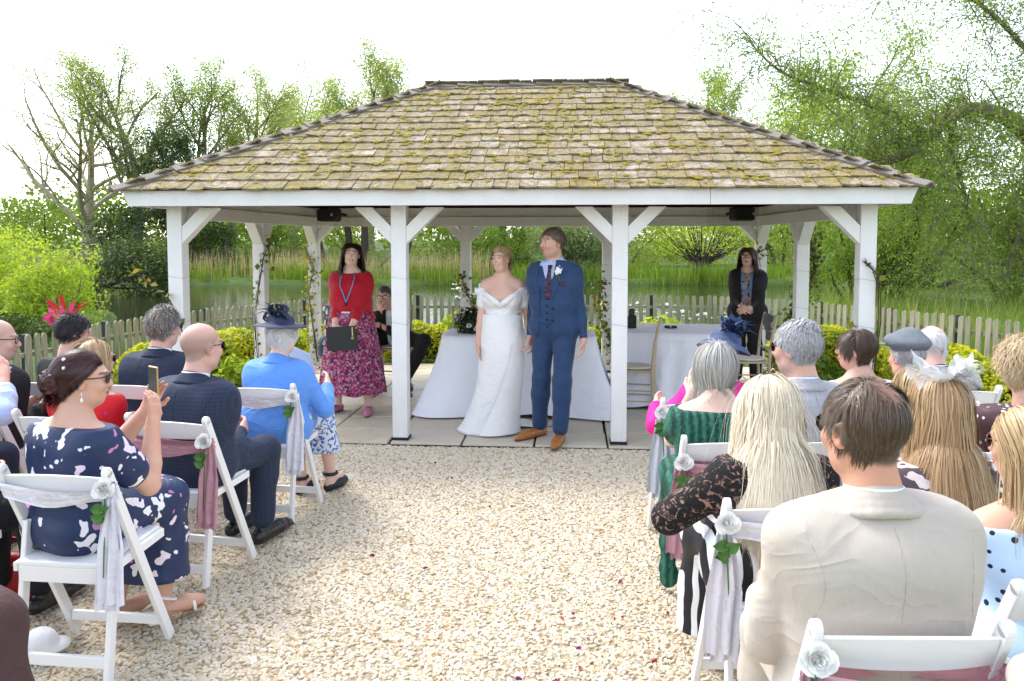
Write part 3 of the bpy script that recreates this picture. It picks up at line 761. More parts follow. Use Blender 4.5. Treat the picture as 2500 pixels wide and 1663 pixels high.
grow_tree('alder_tree', 'dark ivy-clad leaning trunks behind the reeds, left of the gazebo', (-22.5, 45), 9.0, (-.25, 0), .35, (9, 7, 6), (40, 45, 45), (.5, .5, .5), .12, LG_DARK, 9000, .18, .4, BARK_DK, 0, 30, .3, gT)
grow_tree('alder_tree', 'crooked dark evergreen limb reaching over the shrubs at the far left', (-21.0, 30), 6.0, (0, 0), .16, (7, 6, 5), (45, 45, 45), (.5, .5, .5), .35, LG_DARK, 6500, .14, .3, BARK_DK, 0, 31, .05, gT, first_dir=(1.0, 0, .62))
for i, (x, y, h, ln) in enumerate(((-14.4, 46, 9, -.22), (-13.2, 47, 9.5, -.18), (-12.0, 45.5, 9, -.06), (-10.4, 48, 9, .05), (-4.5, 47, 8, .3))):
    lab = ['leaning dark trunk over the reeds, left of the trio behind the front post', 'middle leaning trunk of the trio behind the front post', 'upright trunk of the trio behind the front post', 'thin upright trunk beyond the reeds right of the front post', 'slanting trunk beyond the lake above the bride'][i]
    grow_tree('alder_tree', lab, (x, y), h, (ln, 0), .27, (7, 6, 5), (42, 45, 45), (.45, .5, .5), .35, LG_SPRING, 5000, .15, .5, BARK_DK, 0, 40 + i, .3, gT)
# pollard with many rods
pr = empty('pollard_willow', (6.9, 43.5, float(ground_z(6.9, 43.5)) - .1), 0, 'pollarded willow stump with a fan of thin rods on the far bank', 'tree', gT)
mb = MB(); mb.tube([(0, 0, 0), (-.1, 0, .5), (0, 0, 1.0), (.05, 0, 1.25)], [.55, .42, .55, .3], 9); rr = random.Random(9)
for k in range(70):
    a = rr.uniform(0, 2 * math.pi); e = rr.uniform(.25, 1.25); L = rr.uniform(1.6, 3.4); d = Vector((math.cos(a) * math.cos(e), math.sin(a) * math.cos(e), math.sin(e)))
    p = Vector((d.x * .4, d.y * .4, .9 + rr.uniform(-.2, .25))); mb.tube([p, p + d * L * .5 + Vector((0, 0, .1)), p + d * L + Vector((0, 0, .45))], [.035, .022, .008], 4, cap=False)
mb.build('trunk', BARK_DK, pr, smooth=True)
rs = np.random.RandomState(4); d = rs.normal(size=(1800, 3)); d[:, 2] = np.abs(d[:, 2]); d /= np.linalg.norm(d, axis=1, keepdims=True)
V, F = leaf_cards(d * rs.uniform(1.2, 3.3, 1800)[:, None] + np.array([0, 0, 1.2]), rs.normal(size=(1800, 3)), .11, rs=rs); mesh_np('crown', V, F, LG_YEL, pr, smooth=False)

gB = 'bushes along the far bank'
fb = [(-31, 43, 4, 3, 4.2, 3600, LG_MID, 'broad mid green thicket at the far left beyond the lake'),
      (-26.0, 44, 3.4, 2.5, 3.9, 4200, LG_DARK, 'dark holly-like bush left of the gazebo beyond the reeds'),
      (-21.4, 44, 2.6, 2, 3.6, 3600, LG_DARK, 'dark bush just left of the first gazebo post, beyond the lake'),
      (-17.6, 45, 3.0, 2, 3.4, 3800, LG_MID, 'rounded green bush seen between the corner post and the side post'),
      (-13.5, 52, 4.5, 2.5, 4.5, 4600, LG_SPRING, 'tall light green thicket behind the three dark trunks'),
      (-7.5, 52, 4.5, 2.5, 4.6, 4600, LG_MID, 'shady green thicket behind the reeds between the front posts'),
      (-3.8, 46, 2.6, 2, 2.9, 3200, LG_MID, 'green bush beyond the lake just left of the groom'),
      (-.3, 42, 2.5, 1.8, 3.6, 6500, LG_SAGE, 'rounded grey-green sallow bush directly behind the groom'),
      (3.2, 53, 4.2, 2.5, 4.2, 4600, LG_SPRING, 'sunlit green thicket between the groom and the pollard'),
      (8.5, 54, 4.6, 2.5, 4.4, 4600, LG_YEL, 'yellow-green thicket behind the pollarded willow'),
      (12.5, 48, 3.6, 2.2, 4.4, 4600, LG_SPRING, 'bright green thicket behind the woman in the black blazer'),
      (16.5, 44, 4.0, 2.5, 5.2, 5200, LG_WILLOW, 'leafy green thicket left of the corner post on the right'),
      (-40, 50, 6, 3, 5.2, 4200, LG_SPRING, 'pale thicket at the extreme left edge beyond the lake')]
for i, (x, y, rx, ry, rz, n, lf, lab) in enumerate(fb):
    bush('thicket', lab, (x, y), rx, ry, rz, int(n * 1.6), .14 if lf is not LG_SAGE else .13, lf, 18, 60 + i, 6, BARK_DK, gB)
# distant wood closing the view
rs = np.random.RandomState(2); n = 26000
P = np.stack([rs.uniform(-75, 70, n), rs.uniform(78, 92, n), np.zeros(n)], 1)
hh = 5.0 + 2.0 * np.sin(P[:, 0] * .21) + 1.4 * np.sin(P[:, 0] * .53 + 1) + 1.2 * np.sin(P[:, 0] * 1.1)
P[:, 2] = ground_z(P[:, 0], P[:, 1]) + rs.uniform(0, 1, n) ** .6 * hh
V, F = leaf_cards(P, rs.normal(size=(n, 3)) + np.array([0, -.8, .4]), .55, .7, rs=rs)
tag(mesh_np('distant_wood', V, F, LG_MID, smooth=False), 'hazy belt of distant green woodland beyond the lake', 'woodland', kind='stuff')

# ---- great arching willow at the right
wr = empty('arching_willow', (11.9, 21.5, float(ground_z(11.9, 21.5)) - .1), 0, 'great old willow with a thick arching limb above the fence', 'tree')
mb = MB(); rr = random.Random(77); rs = np.random.RandomState(77); O = Vector((11.9, 21.5, 0)); WSH = .35
def W_(*p): return Vector((p[0] + WSH * max(0, (p[0] - 8) / 3.5), p[1], p[2])) - O
limbs = [([(11.9, 21.5, -.3), (11.8, 21.5, 2), (11.5, 21.3, 4.2), (11.4, 21.2, 5.2)], .42, .30),
         ([(11.35, 21.2, 5.0), (11.5, 21.2, 7), (11.3, 21.2, 9), (10.9, 21.0, 11)], .16, .03),
         ([(11.45, 21.3, 4.4), (10.6, 20.8, 5.05), (9.7, 20.4, 5.3), (9.0, 20.2, 5.15), (8.45, 20.0, 4.6), (7.8, 19.8, 4.15), (7.1, 19.6, 3.95), (6.5, 19.4, 3.85), (5.9, 19.2, 3.6)], .22, .05),
         ([(11.3, 21.2, 6.5), (10.2, 20.9, 7.6), (9.0, 20.6, 8.4), (8.0, 20.4, 8.9), (7.0, 20.2, 9.1)], .07, .012),
         ([(8.45, 20.0, 4.6), (7.5, 20.2, 5.3), (6.3, 20.4, 5.8), (5.2, 20.6, 6.3), (4.6, 20.8, 6.9)], .09, .02),
         ([(11.3, 21.2, 5.2), (12.4, 20.8, 7), (13.4, 20.5, 8.4), (13.8, 20.2, 10)], .12, .03),
         ([(9.0, 20.2, 5.15), (8.9, 19.9, 4.3), (9.1, 19.7, 3.3), (9.2, 19.6, 2.4)], .08, .02),
         ([(11.5, 21.3, 4.0), (10.8, 20.5, 3.0), (10.3, 19.8, 2.2), (9.9, 19.4, 1.2)], .13, .04)]
tw = []
for pts, ra, rb in limbs:
    V_ = [W_(*p) for p in pts]
    # smooth the limb
    Q = [V_[0]]
    for i in range(len(V_) - 1):
        p0, p1, p2, p3 = V_[max(i - 1, 0)], V_[i], V_[i + 1], V_[min(i + 2, len(V_) - 1)]
        for s in (1 / 3, 2 / 3, 1):
            Q.append(.5 * ((2 * p1) + (p2 - p0) * s + (2 * p0 - 5 * p1 + 4 * p2 - p3) * s * s + (3 * p1 - p0 - 3 * p2 + p3) * s ** 3))
    mb.tube(Q, [ra + (rb - ra) * i / (len(Q) - 1) for i in range(len(Q))], 9, cap=False)
    for i in range(2, len(Q)):
        for _ in range(7 if ra < .3 else 4):
            d = Vector((rr.gauss(-.25, .7), rr.gauss(-.1, .6), rr.gauss(.5, .5))).normalized(); L = rr.uniform(.8, 2.4); q = Q[i]
            pp = [q]; 
            for s in range(5):
                d = (d + Vector((rr.gauss(0, .16), rr.gauss(0, .16), -.16))).normalized(); pp.append(pp[-1] + d * L / 5)
            mb.tube(pp, [.017, .014, .011, .008, .005, .003], 4, cap=False); tw.append(pp)
            for _2 in range(3):
                b = pp[rr.randint(2, 5)]; d2 = (d + Vector((rr.gauss(0, .5), rr.gauss(0, .5), rr.gauss(-.2, .4)))).normalized(); p2 = [b]
                for s in range(4):
                    d2 = (d2 + Vector((0, 0, -.22))).normalized(); p2.append(p2[-1] + d2 * L * .16)
                mb.tube(p2, [.009, .007, .005, .003, .002], 3, cap=False); tw.append(p2)
mb.build('trunk', M('bark_willow', (.19, .16, .10), .95, .35, 9, .02, 30, dirt=(.14, .16, .04), ds=3), wr, smooth=True)
T = [np.array([tuple(v) for v in t]) for t in tw]; P = []
nl = 64000
for _ in range(nl):
    t = T[rr.randint(0, len(T) - 1)]; f = rr.random() ** .7 * (len(t) - 1); i = min(int(f), len(t) - 2); P.append(t[i] + (t[i + 1] - t[i]) * (f - i))
P = np.array(P) + rs.normal(size=(nl, 3)) * .19
N_ = rs.normal(size=(nl, 3)) + np.array([0, -.4, .2]); V, F = leaf_cards(P, N_, .09, .36, rs=rs); mesh_np('crown', V, F, LG_WILLOW, wr, smooth=False)
# leafy mass below the willow
gR = 'willow scrub behind the fence on the right'
for i, (x, y, rx, ry, rz, n, lf, lab) in enumerate((
        (14.0, 25.5, 3.8, 2.2, 6.6, 20000, LG_WILLOW, 'tall leafy scrub under the arching willow at the right edge'),
        (10.2, 26.5, 3.2, 2.0, 5.2, 17000, LG_WILLOW, 'rounded willow scrub below the arching limb'),
        (12.0, 20.3, 2.4, 1.4, 3.9, 14000, LG_MID, 'darker leafy scrub close behind the curly blonde guest'),
        (8.2, 23.5, 2.0, 1.2, 3.0, 9000, LG_MID, 'low shady scrub beside the right corner post'),
        (16.8, 22.5, 2.8, 1.6, 5.6, 9000, LG_WILLOW, 'leafy scrub running out of the picture at the right'),
        (13.6, 33, 3.8, 2, 6.6, 12000, LG_SPRING, 'light green scrub standing farther back behind the roof tip'))):
    bush('willow_scrub', lab, (x, y), rx, ry, rz, n, .105, lf, 30, 90 + i, 14, BARK_DK, gR, aspect=.38)
# ---- left shrubs on the near bank
bush('yellow_shrub', 'bright yellow-green shrub leaning over the water', (-11.3, 16.6), 1.15, .9, 1.95, 4600, .085, LG_YEL, 22, 120, 9, BARK, 'shrubs on the left bank')
bush('yellow_shrub', 'yellow-green elder bush at the left edge behind the bald guest', (-14.6, 19.0), 2.3, 1.4, 2.35, 6200, .09, LG_YEL, 24, 121, 9, BARK, 'shrubs on the left bank')
bush('green_shrub', 'low dark green nettle bush at the left edge above the fascinator', (-12.0, 14.3), 1.2, .9, .95, 3600, .085, LG_MID, 16, 122, 5, BARK, 'shrubs on the left bank')
bush('green_shrub', 'dark tangled undergrowth at the waterside behind the red feathers', (-9.6, 13.3), 1.5, .8, .62, 3000, .08, LG_DARK, 16, 123, 8, BARK, 'shrubs on the left bank')
bush('yellow_shrub', 'taller mid green shrub behind the yellow-green shrubs at the left', (-20.5, 26), 3.0, 2, 3.4, 5200, .13, LG_SPRING, 20, 124, 8, BARK, 'shrubs on the left bank')

# ---- reeds, grass
rs = np.random.RandomState(5)
def reedbed(name, label, xr, yr, n, h, w, mat, lean=.12, seg=2, cat='reeds', front=0.0):
    x = rs.uniform(*xr, n); y = rs.uniform(*yr, n); z = ground_z(x, y)
    xf = np.interp(y, [8, 9.5, 10.34, 11.25, 12.36, 13.6], [5.9, 5.25, 4.78, 4.28, 3.68, 2.35])
    keep = (z > -.78) & ((x < 2.2) | (x > xf + .25) | (y > 13.8)) & (rs.uniform(0, 1, n) < .55 + .45 * np.sin(x * .9 + 2 * np.sin(y)))
    x, y, z = x[keep], y[keep], z[keep]; k = len(x)
    V, F = blades(np.stack([x, y, z - .03], 1), rs.uniform(h * .55, h * 1.1, k), np.full(k, w) * rs.uniform(.6, 1.3, k), lean * rs.uniform(.2, 1.6, k), rs, seg)
    return tag(mesh_np(name, V, F, mat, smooth=False), label, cat, kind='stuff')
reedbed('reeds', 'tan dry reeds standing along the far bank of the lake', (-36, -4), (39.2, 41.4), 5200, 1.5, .035, LG_REED, .10)
reedbed('reeds', 'fresh green reeds along the far waterline', (-36, 16), (37.3, 40.6), 11000, .95, .045, LG_GRASS, .15)
reedbed('meadow_grass', 'lush green bank grass below the pollarded willow', (-4, 18), (38.6, 44), 6500, .75, .06, LG_GRASS, .35, cat='grass')
reedbed('tall_grass', 'tall unmown grass behind the right hand fence', (3.4, 14), (10.6, 21), 15000, .82, .022, LG_GRASS, .42, 3, 'grass')
reedbed('tall_grass', 'straw coloured seeding stems among the tall grass', (4.4, 13), (12.4, 20.5), 2600, 1.0, .014, LG_STRAW, .25, 2, 'grass')
reedbed('bank_weeds', 'fresh green weeds between the fence and the lake', (-6.5, 5.5), (13.8, 15.9), 8000, .42, .026, LG_GRASS, .35, 3, 'weeds')
reedbed('bank_weeds', 'weeds between the hedge and the picket fence', (-4.6, 4.0), (11.6, 13.3), 3600, .24, .02, LG_GRASS, .35, 2, 'weeds')
x = rs.uniform(-7, -3.6, 5200); y = rs.uniform(1.0, 9.5, 5200)
V, F = blades(np.stack([x, y, ground_z(x, y)], 1), rs.uniform(.03, .075, 5200), np.full(5200, .007), rs.uniform(.2, .9, 5200), rs); tag(mesh_np('lawn_grass', V, F, LG_GRASS, smooth=False), 'short lawn grass beside the gravel on the left', 'grass', kind='stuff')
x = rs.uniform(3.55, 7, 3600); y = rs.uniform(2.0, 9.5, 3600)
V, F = blades(np.stack([x, y, ground_z(x, y)], 1), rs.uniform(.03, .075, 3600), np.full(3600, .007), rs.uniform(.2, .9, 3600), rs); tag(mesh_np('lawn_grass', V, F, LG_GRASS, smooth=False), 'short lawn grass beside the gravel on the right', 'grass', kind='stuff')

# ---- golden hedges between gazebo and fence
def hedge(label, pts, w, h, n, seed, lf=None, ls=.05):
    rs = np.random.RandomState(seed); pts = np.array(pts, float)
    root = empty('golden_hedge', (pts[0, 0], pts[0, 1], -.05), 0, label, 'hedge', 'golden hedges around the gazebo')
    seg = np.linalg.norm(np.diff(pts, axis=0), axis=1); cum = np.concatenate([[0], np.cumsum(seg)]); u = rs.uniform(0, cum[-1], n)
    cx = np.interp(u, cum, pts[:, 0]); cy = np.interp(u, cum, pts[:, 1])
    k = np.clip(np.searchsorted(cum, u) - 1, 0, len(seg) - 1); dr = np.diff(pts, axis=0)[k] / seg[k][:, None]
    th = rs.uniform(-.45, math.pi + .45, n); bulge = 1 + .12 * np.sin(u * 5 + seed) + .07 * np.sin(u * 13)
    endf = np.minimum(1, np.minimum(u, cum[-1] - u) / .3 * .5 + .5)
    rr_ = rs.uniform(.80, 1.03, n) * endf
    a = np.cos(th) * w / 2 * rr_ * bulge; zz = np.abs(np.sin(th)) ** .7 * h * .52 * rr_ * bulge + h * .46
    low = th < 0; zz = np.where(np.sin(th) < 0, h * .46 * (1 - np.abs(np.sin(th)) * 2.0), zz)
    P = np.stack([cx - dr[:, 1] * a, cy + dr[:, 0] * a, np.maximum(zz, .02)], 1) - np.array([pts[0, 0], pts[0, 1], 0])
    N_ = np.stack([-dr[:, 1] * np.cos(th), dr[:, 0] * np.cos(th), np.sin(th) + .5], 1) + rs.normal(size=(n, 3)) * .7
    m = n // 9; q = rs.normal(size=(2 * m, 3)); q /= np.linalg.norm(q, axis=1, keepdims=True); e0 = np.where(np.arange(2 * m)[:, None] < m, pts[0] * .8 + pts[1] * .2, pts[-1] * .8 + pts[-2] * .2)
    Pe = np.concatenate([e0 - pts[0], np.full((2 * m, 1), h * .45)], 1) + q * np.array([w * .42, w * .42, h * .46]) * rs.uniform(.75, 1.05, (2 * m, 1))
    P = np.concatenate([P, Pe]); N_ = np.concatenate([N_, q + rs.normal(size=(2 * m, 3)) * .6])
    V, F = leaf_cards(P, N_, ls, .62, rs=rs); mesh_np('foliage', V, F, lf or LG_GOLD, root, smooth=False)
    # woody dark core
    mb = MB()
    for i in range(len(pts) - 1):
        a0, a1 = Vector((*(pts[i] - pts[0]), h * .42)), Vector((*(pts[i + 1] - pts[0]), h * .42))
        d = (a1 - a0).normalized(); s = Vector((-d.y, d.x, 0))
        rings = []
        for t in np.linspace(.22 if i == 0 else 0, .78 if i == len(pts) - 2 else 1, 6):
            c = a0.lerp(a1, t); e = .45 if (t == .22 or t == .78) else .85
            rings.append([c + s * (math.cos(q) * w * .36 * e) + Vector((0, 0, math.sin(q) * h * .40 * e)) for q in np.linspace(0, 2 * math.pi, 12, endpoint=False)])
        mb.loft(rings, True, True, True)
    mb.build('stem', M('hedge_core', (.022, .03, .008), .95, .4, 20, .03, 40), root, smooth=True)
hedge('golden hedge between the bald guest and the blue hat, left of the gazebo', [(-4.75, 8.2), (-4.5, 9.0), (-4.15, 9.75), (-3.7, 10.35)], .75, .60, 8500, 1)
hedge('golden hedge behind the blue hatted lady and the corner posts', [(-3.75, 10.75), (-3.2, 11.0), (-2.3, 11.1), (-1.55, 11.1)], .7, .60, 7500, 2)
hedge('golden hedge behind the long back table under the fence', [(.1, 11.3), (1.1, 11.45), (2.1, 11.35)], .6, .55, 6500, 3)
hedge('golden hedge behind the grey haired man by the side post', [(2.75, 10.6), (3.2, 10.0), (3.45, 9.3)], .8, .64, 11000, 4)
hedge('golden hedge at the far right beside the balding guest', [(3.6, 9.0), (3.95, 8.1), (3.9, 7.2)], .8, .62, 11000, 5)
bush('broadleaf_plant', 'yellow-green broadleaf plant at the foot of the rear table hedge', (1.15, 10.85), .75, .3, .68, 700, .12, LG_YEL, 12, 130, 4, BARK, cat='plant')
bush('broadleaf_plant', 'green broadleaf plant beside the left hedge front', (-3.9, 8.9), .4, .35, .42, 450, .10, LG_YEL, 9, 131, 4, BARK, cat='plant')
bush('broadleaf_plant', 'leafy yellow-green plant between the bride table and the front post', (-1.55, 10.8), .5, .35, .75, 650, .11, LG_YEL, 10, 132, 4, BARK, cat='plant')
bush('broadleaf_plant', 'dark leafy plant at the foot of the side post behind the grey suit', (2.9, 9.2), .4, .3, .5, 500, .09, LG_MID, 9, 133, 4, BARK, cat='plant')
bush('shoot_plant', 'upright yellow-green shoots by the right front post and lake', (.55, 12.6), .18, .18, 1.25, 260, .12, LG_YEL, 8, 134, 5, BARK, cat='plant', aspect=.3)
# cow parsley
MUMB = M('umbel_white', (.78, .79, .72), .8)
for i, (x, y, h, lab) in enumerate(((-1.75, 12.4, 1.0, 'white cow parsley heads beside the front post'), (-1.2, 12.3, .95, 'white cow parsley heads left of the bride'), (1.2, 14.0, .72, 'cow parsley in flower behind the fence beyond the long table'), (2.3, 14.0, .62, 'cow parsley in flower behind the fence left of the black blazer'))):
    r = empty('cow_parsley', (x, y, float(ground_z(x, y))), 0, lab, 'wildflower', 'cow parsley by the fence'); mb = MB(); um = MB(); rr = random.Random(i)
    for k in range(7 if i < 2 else 16):
        sp = .12 if i < 2 else .6
        b = Vector((rr.uniform(-sp, sp), rr.uniform(-.1, .1), 0)); t = b + Vector((rr.uniform(-.15, .15), rr.uniform(-.1, .1), h * rr.uniform(.85, 1.15)))
        mb.tube([b, b.lerp(t, .5) + Vector((.02, 0, 0)), t], [.006, .005, .003], 4)
        for q in range(12):
            c = t + Vector((rr.uniform(-.07, .07), rr.uniform(-.05, .05), rr.uniform(-.01, .02))); um.tube([c, c + Vector((0, 0, .012))], [.018, .014], 5); mb.tube([t - Vector((0, 0, .05)), c], [.002, .0015], 3, cap=False)
    mb.build('stem', LG_GRASS, r); um.build('flower_head', MUMB, r)
# ================================================================= FIGURE TOOLKIT
def A3(v): return np.array(v, float)
def unit(v): v = np.asarray(v, float); return v / (np.linalg.norm(v) + 1e-9)
def RC(p0, p1, r0, r1=None, k=.03): return ('rc', A3(p0), A3(p1), float(r0), float(r0 if r1 is None else r1), k)
def EL(c, r, R=None, k=.02): return ('el', A3(c), A3(r), None if R is None else np.asarray(R, float), k)
def SUB(c, r, R=None, k=.01): return ('sub', A3(c), A3(r), None if R is None else np.asarray(R, float), k)
def prim_d(p, X, Y, Z):
    if p[0] == 'rc':
        _, a, b, ra, rb, k = p; ba = b - a; l2 = ba @ ba + 1e-12
        t = ((X - a[0]) * ba[0] + (Y - a[1]) * ba[1] + (Z - a[2]) * ba[2]) / l2
        t = np.clip(t, 0, 1)
        dx, dy, dz = X - a[0] - t * ba[0], Y - a[1] - t * ba[1], Z - a[2] - t * ba[2]
        return np.sqrt(dx * dx + dy * dy + dz * dz) - (ra + (rb - ra) * t)
    _, c, r, R, k = p
    x, y, z = X - c[0], Y - c[1], Z - c[2]
    if R is not None: x, y, z = x * R[0, 0] + y * R[1, 0] + z * R[2, 0], x * R[0, 1] + y * R[1, 1] + z * R[2, 1], x * R[0, 2] + y * R[1, 2] + z * R[2, 2]
    k0 = np.sqrt((x / r[0]) ** 2 + (y / r[1]) ** 2 + (z / r[2]) ** 2)
    k1 = np.sqrt((x / r[0] ** 2) ** 2 + (y / r[1] ** 2) ** 2 + (z / r[2] ** 2) ** 2) + 1e-9
    return k0 * (k0 - 1) / k1
def prim_box(p):
    if p[0] == 'rc':
        m = max(p[3], p[4]); return np.minimum(p[1], p[2]) - m, np.maximum(p[1], p[2]) + m
    m = p[2] if p[3] is None else np.full(3, p[2].max())
    return p[1] - m, p[1] + m
def smin(f, d, k):
    h = np.clip(.5 + .5 * (f - d) / k, 0, 1); return f + (d - f) * h - k * h * (1 - h)
def field_at(prims, P):
    f = np.full(len(P), 1.0)
    for p in prims:
        d = prim_d(p, P[:, 0], P[:, 1], P[:, 2]); k = p[-1]
        f = -smin(-f, d, k) if p[0] == 'sub' else smin(f, d, k)
    return f
EDG = [((0, 0, 0), (1, 0, 0)), ((0, 1, 0), (1, 1, 0)), ((0, 0, 1), (1, 0, 1)), ((0, 1, 1), (1, 1, 1)), ((0, 0, 0), (0, 1, 0)), ((1, 0, 0), (1, 1, 0)),
       ((0, 0, 1), (0, 1, 1)), ((1, 0, 1), (1, 1, 1)), ((0, 0, 0), (0, 0, 1)), ((1, 0, 0), (1, 0, 1)), ((0, 1, 0), (0, 1, 1)), ((1, 1, 0), (1, 1, 1))]
def surf(prims, h, planes=(), wrinkle=None, shell=None):
    """one continuous skin around blended volumes; planes = [(point, normal)] cut away the side the normal points to"""
    bx = [prim_box(p) for p in prims if p[0] != 'sub']
    lo = np.min([b[0] for b in bx], 0) - .03; hi = np.max([b[1] for b in bx], 0) + .03
    n = np.ceil((hi - lo) / h).astype(int) + 2
    ax = [lo[i] + h * np.arange(n[i]) for i in range(3)]
    f = np.full(n, 1.0, np.float32)
    for p in prims:
        b0, b1 = prim_box(p); m = p[-1] + 2 * h + .012
        s = [slice(max(0, int((b0[i] - m - lo[i]) / h)), min(n[i], int((b1[i] + m - lo[i]) / h) + 2)) for i in range(3)]
        X, Y, Z = ax[0][s[0]][:, None, None], ax[1][s[1]][None, :, None], ax[2][s[2]][None, None, :]
        d = prim_d(p, X, Y, Z).astype(np.float32); g = f[s[0], s[1], s[2]]
        f[s[0], s[1], s[2]] = -smin(-g, d, p[-1]) if p[0] == 'sub' else smin(g, d, p[-1])
    X, Y, Z = ax[0][:, None, None], ax[1][None, :, None], ax[2][None, None, :]
    if wrinkle is not None: f += wrinkle(X, Y, Z).astype(np.float32)
    for c in planes:
        if callable(c): f = np.maximum(f, c(X, Y, Z).astype(np.float32))
        else:
            q, nn = A3(c[0]), unit(c[1]); f = np.maximum(f, ((X - q[0]) * nn[0] + (Y - q[1]) * nn[1] + (Z - q[2]) * nn[2]).astype(np.float32))
    f[0] = f[-1] = 1; f[:, 0] = f[:, -1] = 1; f[:, :, 0] = f[:, :, -1] = 1
    s = (f < 0)
    c = np.zeros([k - 1 for k in n], np.int8)
    for dx in (0, 1):
        for dy in (0, 1):
            for dz in (0, 1): c += s[dx:n[0] - 1 + dx, dy:n[1] - 1 + dy, dz:n[2] - 1 + dz]
    m = (c > 0) & (c < 8); I = np.argwhere(m)
    vid = np.full(m.shape, -1, np.int32); vid[m] = np.arange(len(I))
    acc = np.zeros((len(I), 3)); cnt = np.zeros(len(I))
    for a, b in EDG:
        fa = f[I[:, 0] + a[0], I[:, 1] + a[1], I[:, 2] + a[2]]; fb = f[I[:, 0] + b[0], I[:, 1] + b[1], I[:, 2] + b[2]]
        x = (fa < 0) != (fb < 0); t = np.where(x, fa / np.where(x, fa - fb, 1), 0)
        acc += np.where(x[:, None], A3(a) + t[:, None] * (A3(b) - A3(a)), 0); cnt += x
    V = lo + h * (I + acc / cnt[:, None])
    Q = []
    for axx in range(3):
        u, w = (axx + 1) % 3, (axx + 2) % 3
        sl0 = [slice(1, n[i] - 1) for i in range(3)]; sl1 = list(sl0); sl0[axx] = slice(0, n[axx] - 1); sl1[axx] = slice(1, n[axx])
        a, b = s[tuple(sl0)], s[tuple(sl1)]
        e = np.argwhere(a != b)
        if not len(e): continue
        inside = a[tuple(e.T)]; off = np.ones(3, int); off[axx] = 0; e = e + off
        du = np.zeros(3, int); du[u] = 1; dw = np.zeros(3, int); dw[w] = 1
        g = lambda q: vid[tuple(q.T)]
        q = np.stack([g(e), g(e - du), g(e - du - dw), g(e - dw)], 1)
        q[~inside] = q[~inside][:, ::-1]
        Q.append(q[:, ::-1] if False else q)
    Q = np.concatenate(Q); Q = Q[(Q >= 0).all(1)]
    return V, Q
def join(parts):
    V = []; F = []; o = 0
    for v, f in parts: V.append(v); F.append(f + o); o += len(v)
    return np.concatenate(V), np.concatenate(F)
def RotZ(a): c, s = math.cos(a), math.sin(a); return np.array([[c, -s, 0], [s, c, 0], [0, 0, 1.]])
def RotX(a): c, s = math.cos(a), math.sin(a); return np.array([[1., 0, 0], [0, c, -s], [0, s, c]])
def RotY(a): c, s = math.cos(a), math.sin(a); return np.array([[c, 0, s], [0, 1., 0], [-s, 0, c]])
def wrinkles(amp, fx=1.0, seed=0):
    def w(X, Y, Z):
        a = np.sin(fx * (9 * X + 23 * Z) + 1.7 * np.sin(7 * Y + seed) + seed); b = np.sin(fx * (31 * Z - 13 * Y + 6 * X) + 2.1 * np.sin(6 * X + seed * 2)); c = np.sin(fx * (17 * X - 19 * Z + 11 * Y) + seed * 3)
        return amp * (.5 * a + .35 * b + .35 * c)
    return w
SKIN = M_vcol('skin', .5, .08)

# ---------------------------------------------------------------- skeleton
def ik(a, t, l1, l2, pole):
    d = t - a; L = np.linalg.norm(d); L = min(L, (l1 + l2) * .995); u = unit(d); t = a + u * L
    x = (l1 * l1 - l2 * l2 + L * L) / (2 * L); hgt = math.sqrt(max(0, l1 * l1 - x * x))
    p = A3(pole) - u * (A3(pole) @ u); return a + u * x + unit(p) * hgt, t
def skeleton(seated, H=1.70, headz=None, lean=0.0, slean=0.0, sw=.17, headyaw=0, headpitch=0, headroll=0, hands=None, poles=None, knees=None, feet=None, pelvis=None, s=1.0, twist=0):
    J = {}; k = H / 1.72
    if seated: pel = A3((0, -.04, .555)) if pelvis is None else A3(pelvis)
    else: pel = A3((0, 0, .535 * H)) if pelvis is None else A3(pelvis)
    if headz is None: headz = 1.18 if seated else H - .118 * k
    nz = headz - .165 * k; T = (nz - pel[2]) / math.cos(rad(lean))
    Rt = RotX(rad(-lean)) @ RotY(rad(slean)) @ RotZ(rad(twist))
    u = RotX(rad(-lean)) @ RotY(rad(slean)) @ A3((0, 0, 1)); r = Rt @ A3((1, 0, 0)); f = np.cross(u, r)
    J.update(pel=pel, u=u, r=r, f=f, T=T, k=k, neck=pel + u * T)
    Rh = RotZ(rad(headyaw)) @ RotX(rad(headpitch)) @ RotY(rad(headroll)); J['Rh'] = Rh
    J['head'] = J['neck'] + A3((0, .015, .0)) + u * .045 * k + Rh @ A3((0, .018, .12 * k))
    for sd, sg in (('L', -1), ('R', 1)):
        sh = J['neck'] + r * sg * sw * k - u * .080 * k; J['sh' + sd] = sh
        hip = pel + A3((sg * .088 * k, 0, -.02)); J['hip' + sd] = hip
        l1, l2 = .29 * k, .255 * k
        if hands and hands.get(sd) is not None: t = A3(hands[sd])
        elif seated: t = A3((sg * .07, .26, .64))
        else: t = sh + A3((sg * .07, .04, -.53 * k))
        pole = A3((sg * .22, -.8, -.4)) if not (poles and sd in poles) else A3(poles[sd])
        J['el' + sd], J['wr' + sd] = ik(sh, t, l1, l2, pole)
        if seated:
            kn = A3((sg * .10, pel[1] + .43 * k, .50)) if not (knees and sd in knees) else A3(knees[sd])
            kn = hip + unit(kn - hip) * min(np.linalg.norm(kn - hip), .44 * k)
            an = A3((kn[0] * 1.02, kn[1] + .02, .085)) if not (feet and sd in feet) else A3(feet[sd])
        else:
            an = A3((sg * .10, -.02, .085)) if not (feet and sd in feet) else A3(feet[sd])
            kn = (hip + an) / 2 + A3((0, .025, .0))
        J['kn' + sd], J['an' + sd] = kn, an
    J['seated'] = seated
    return J

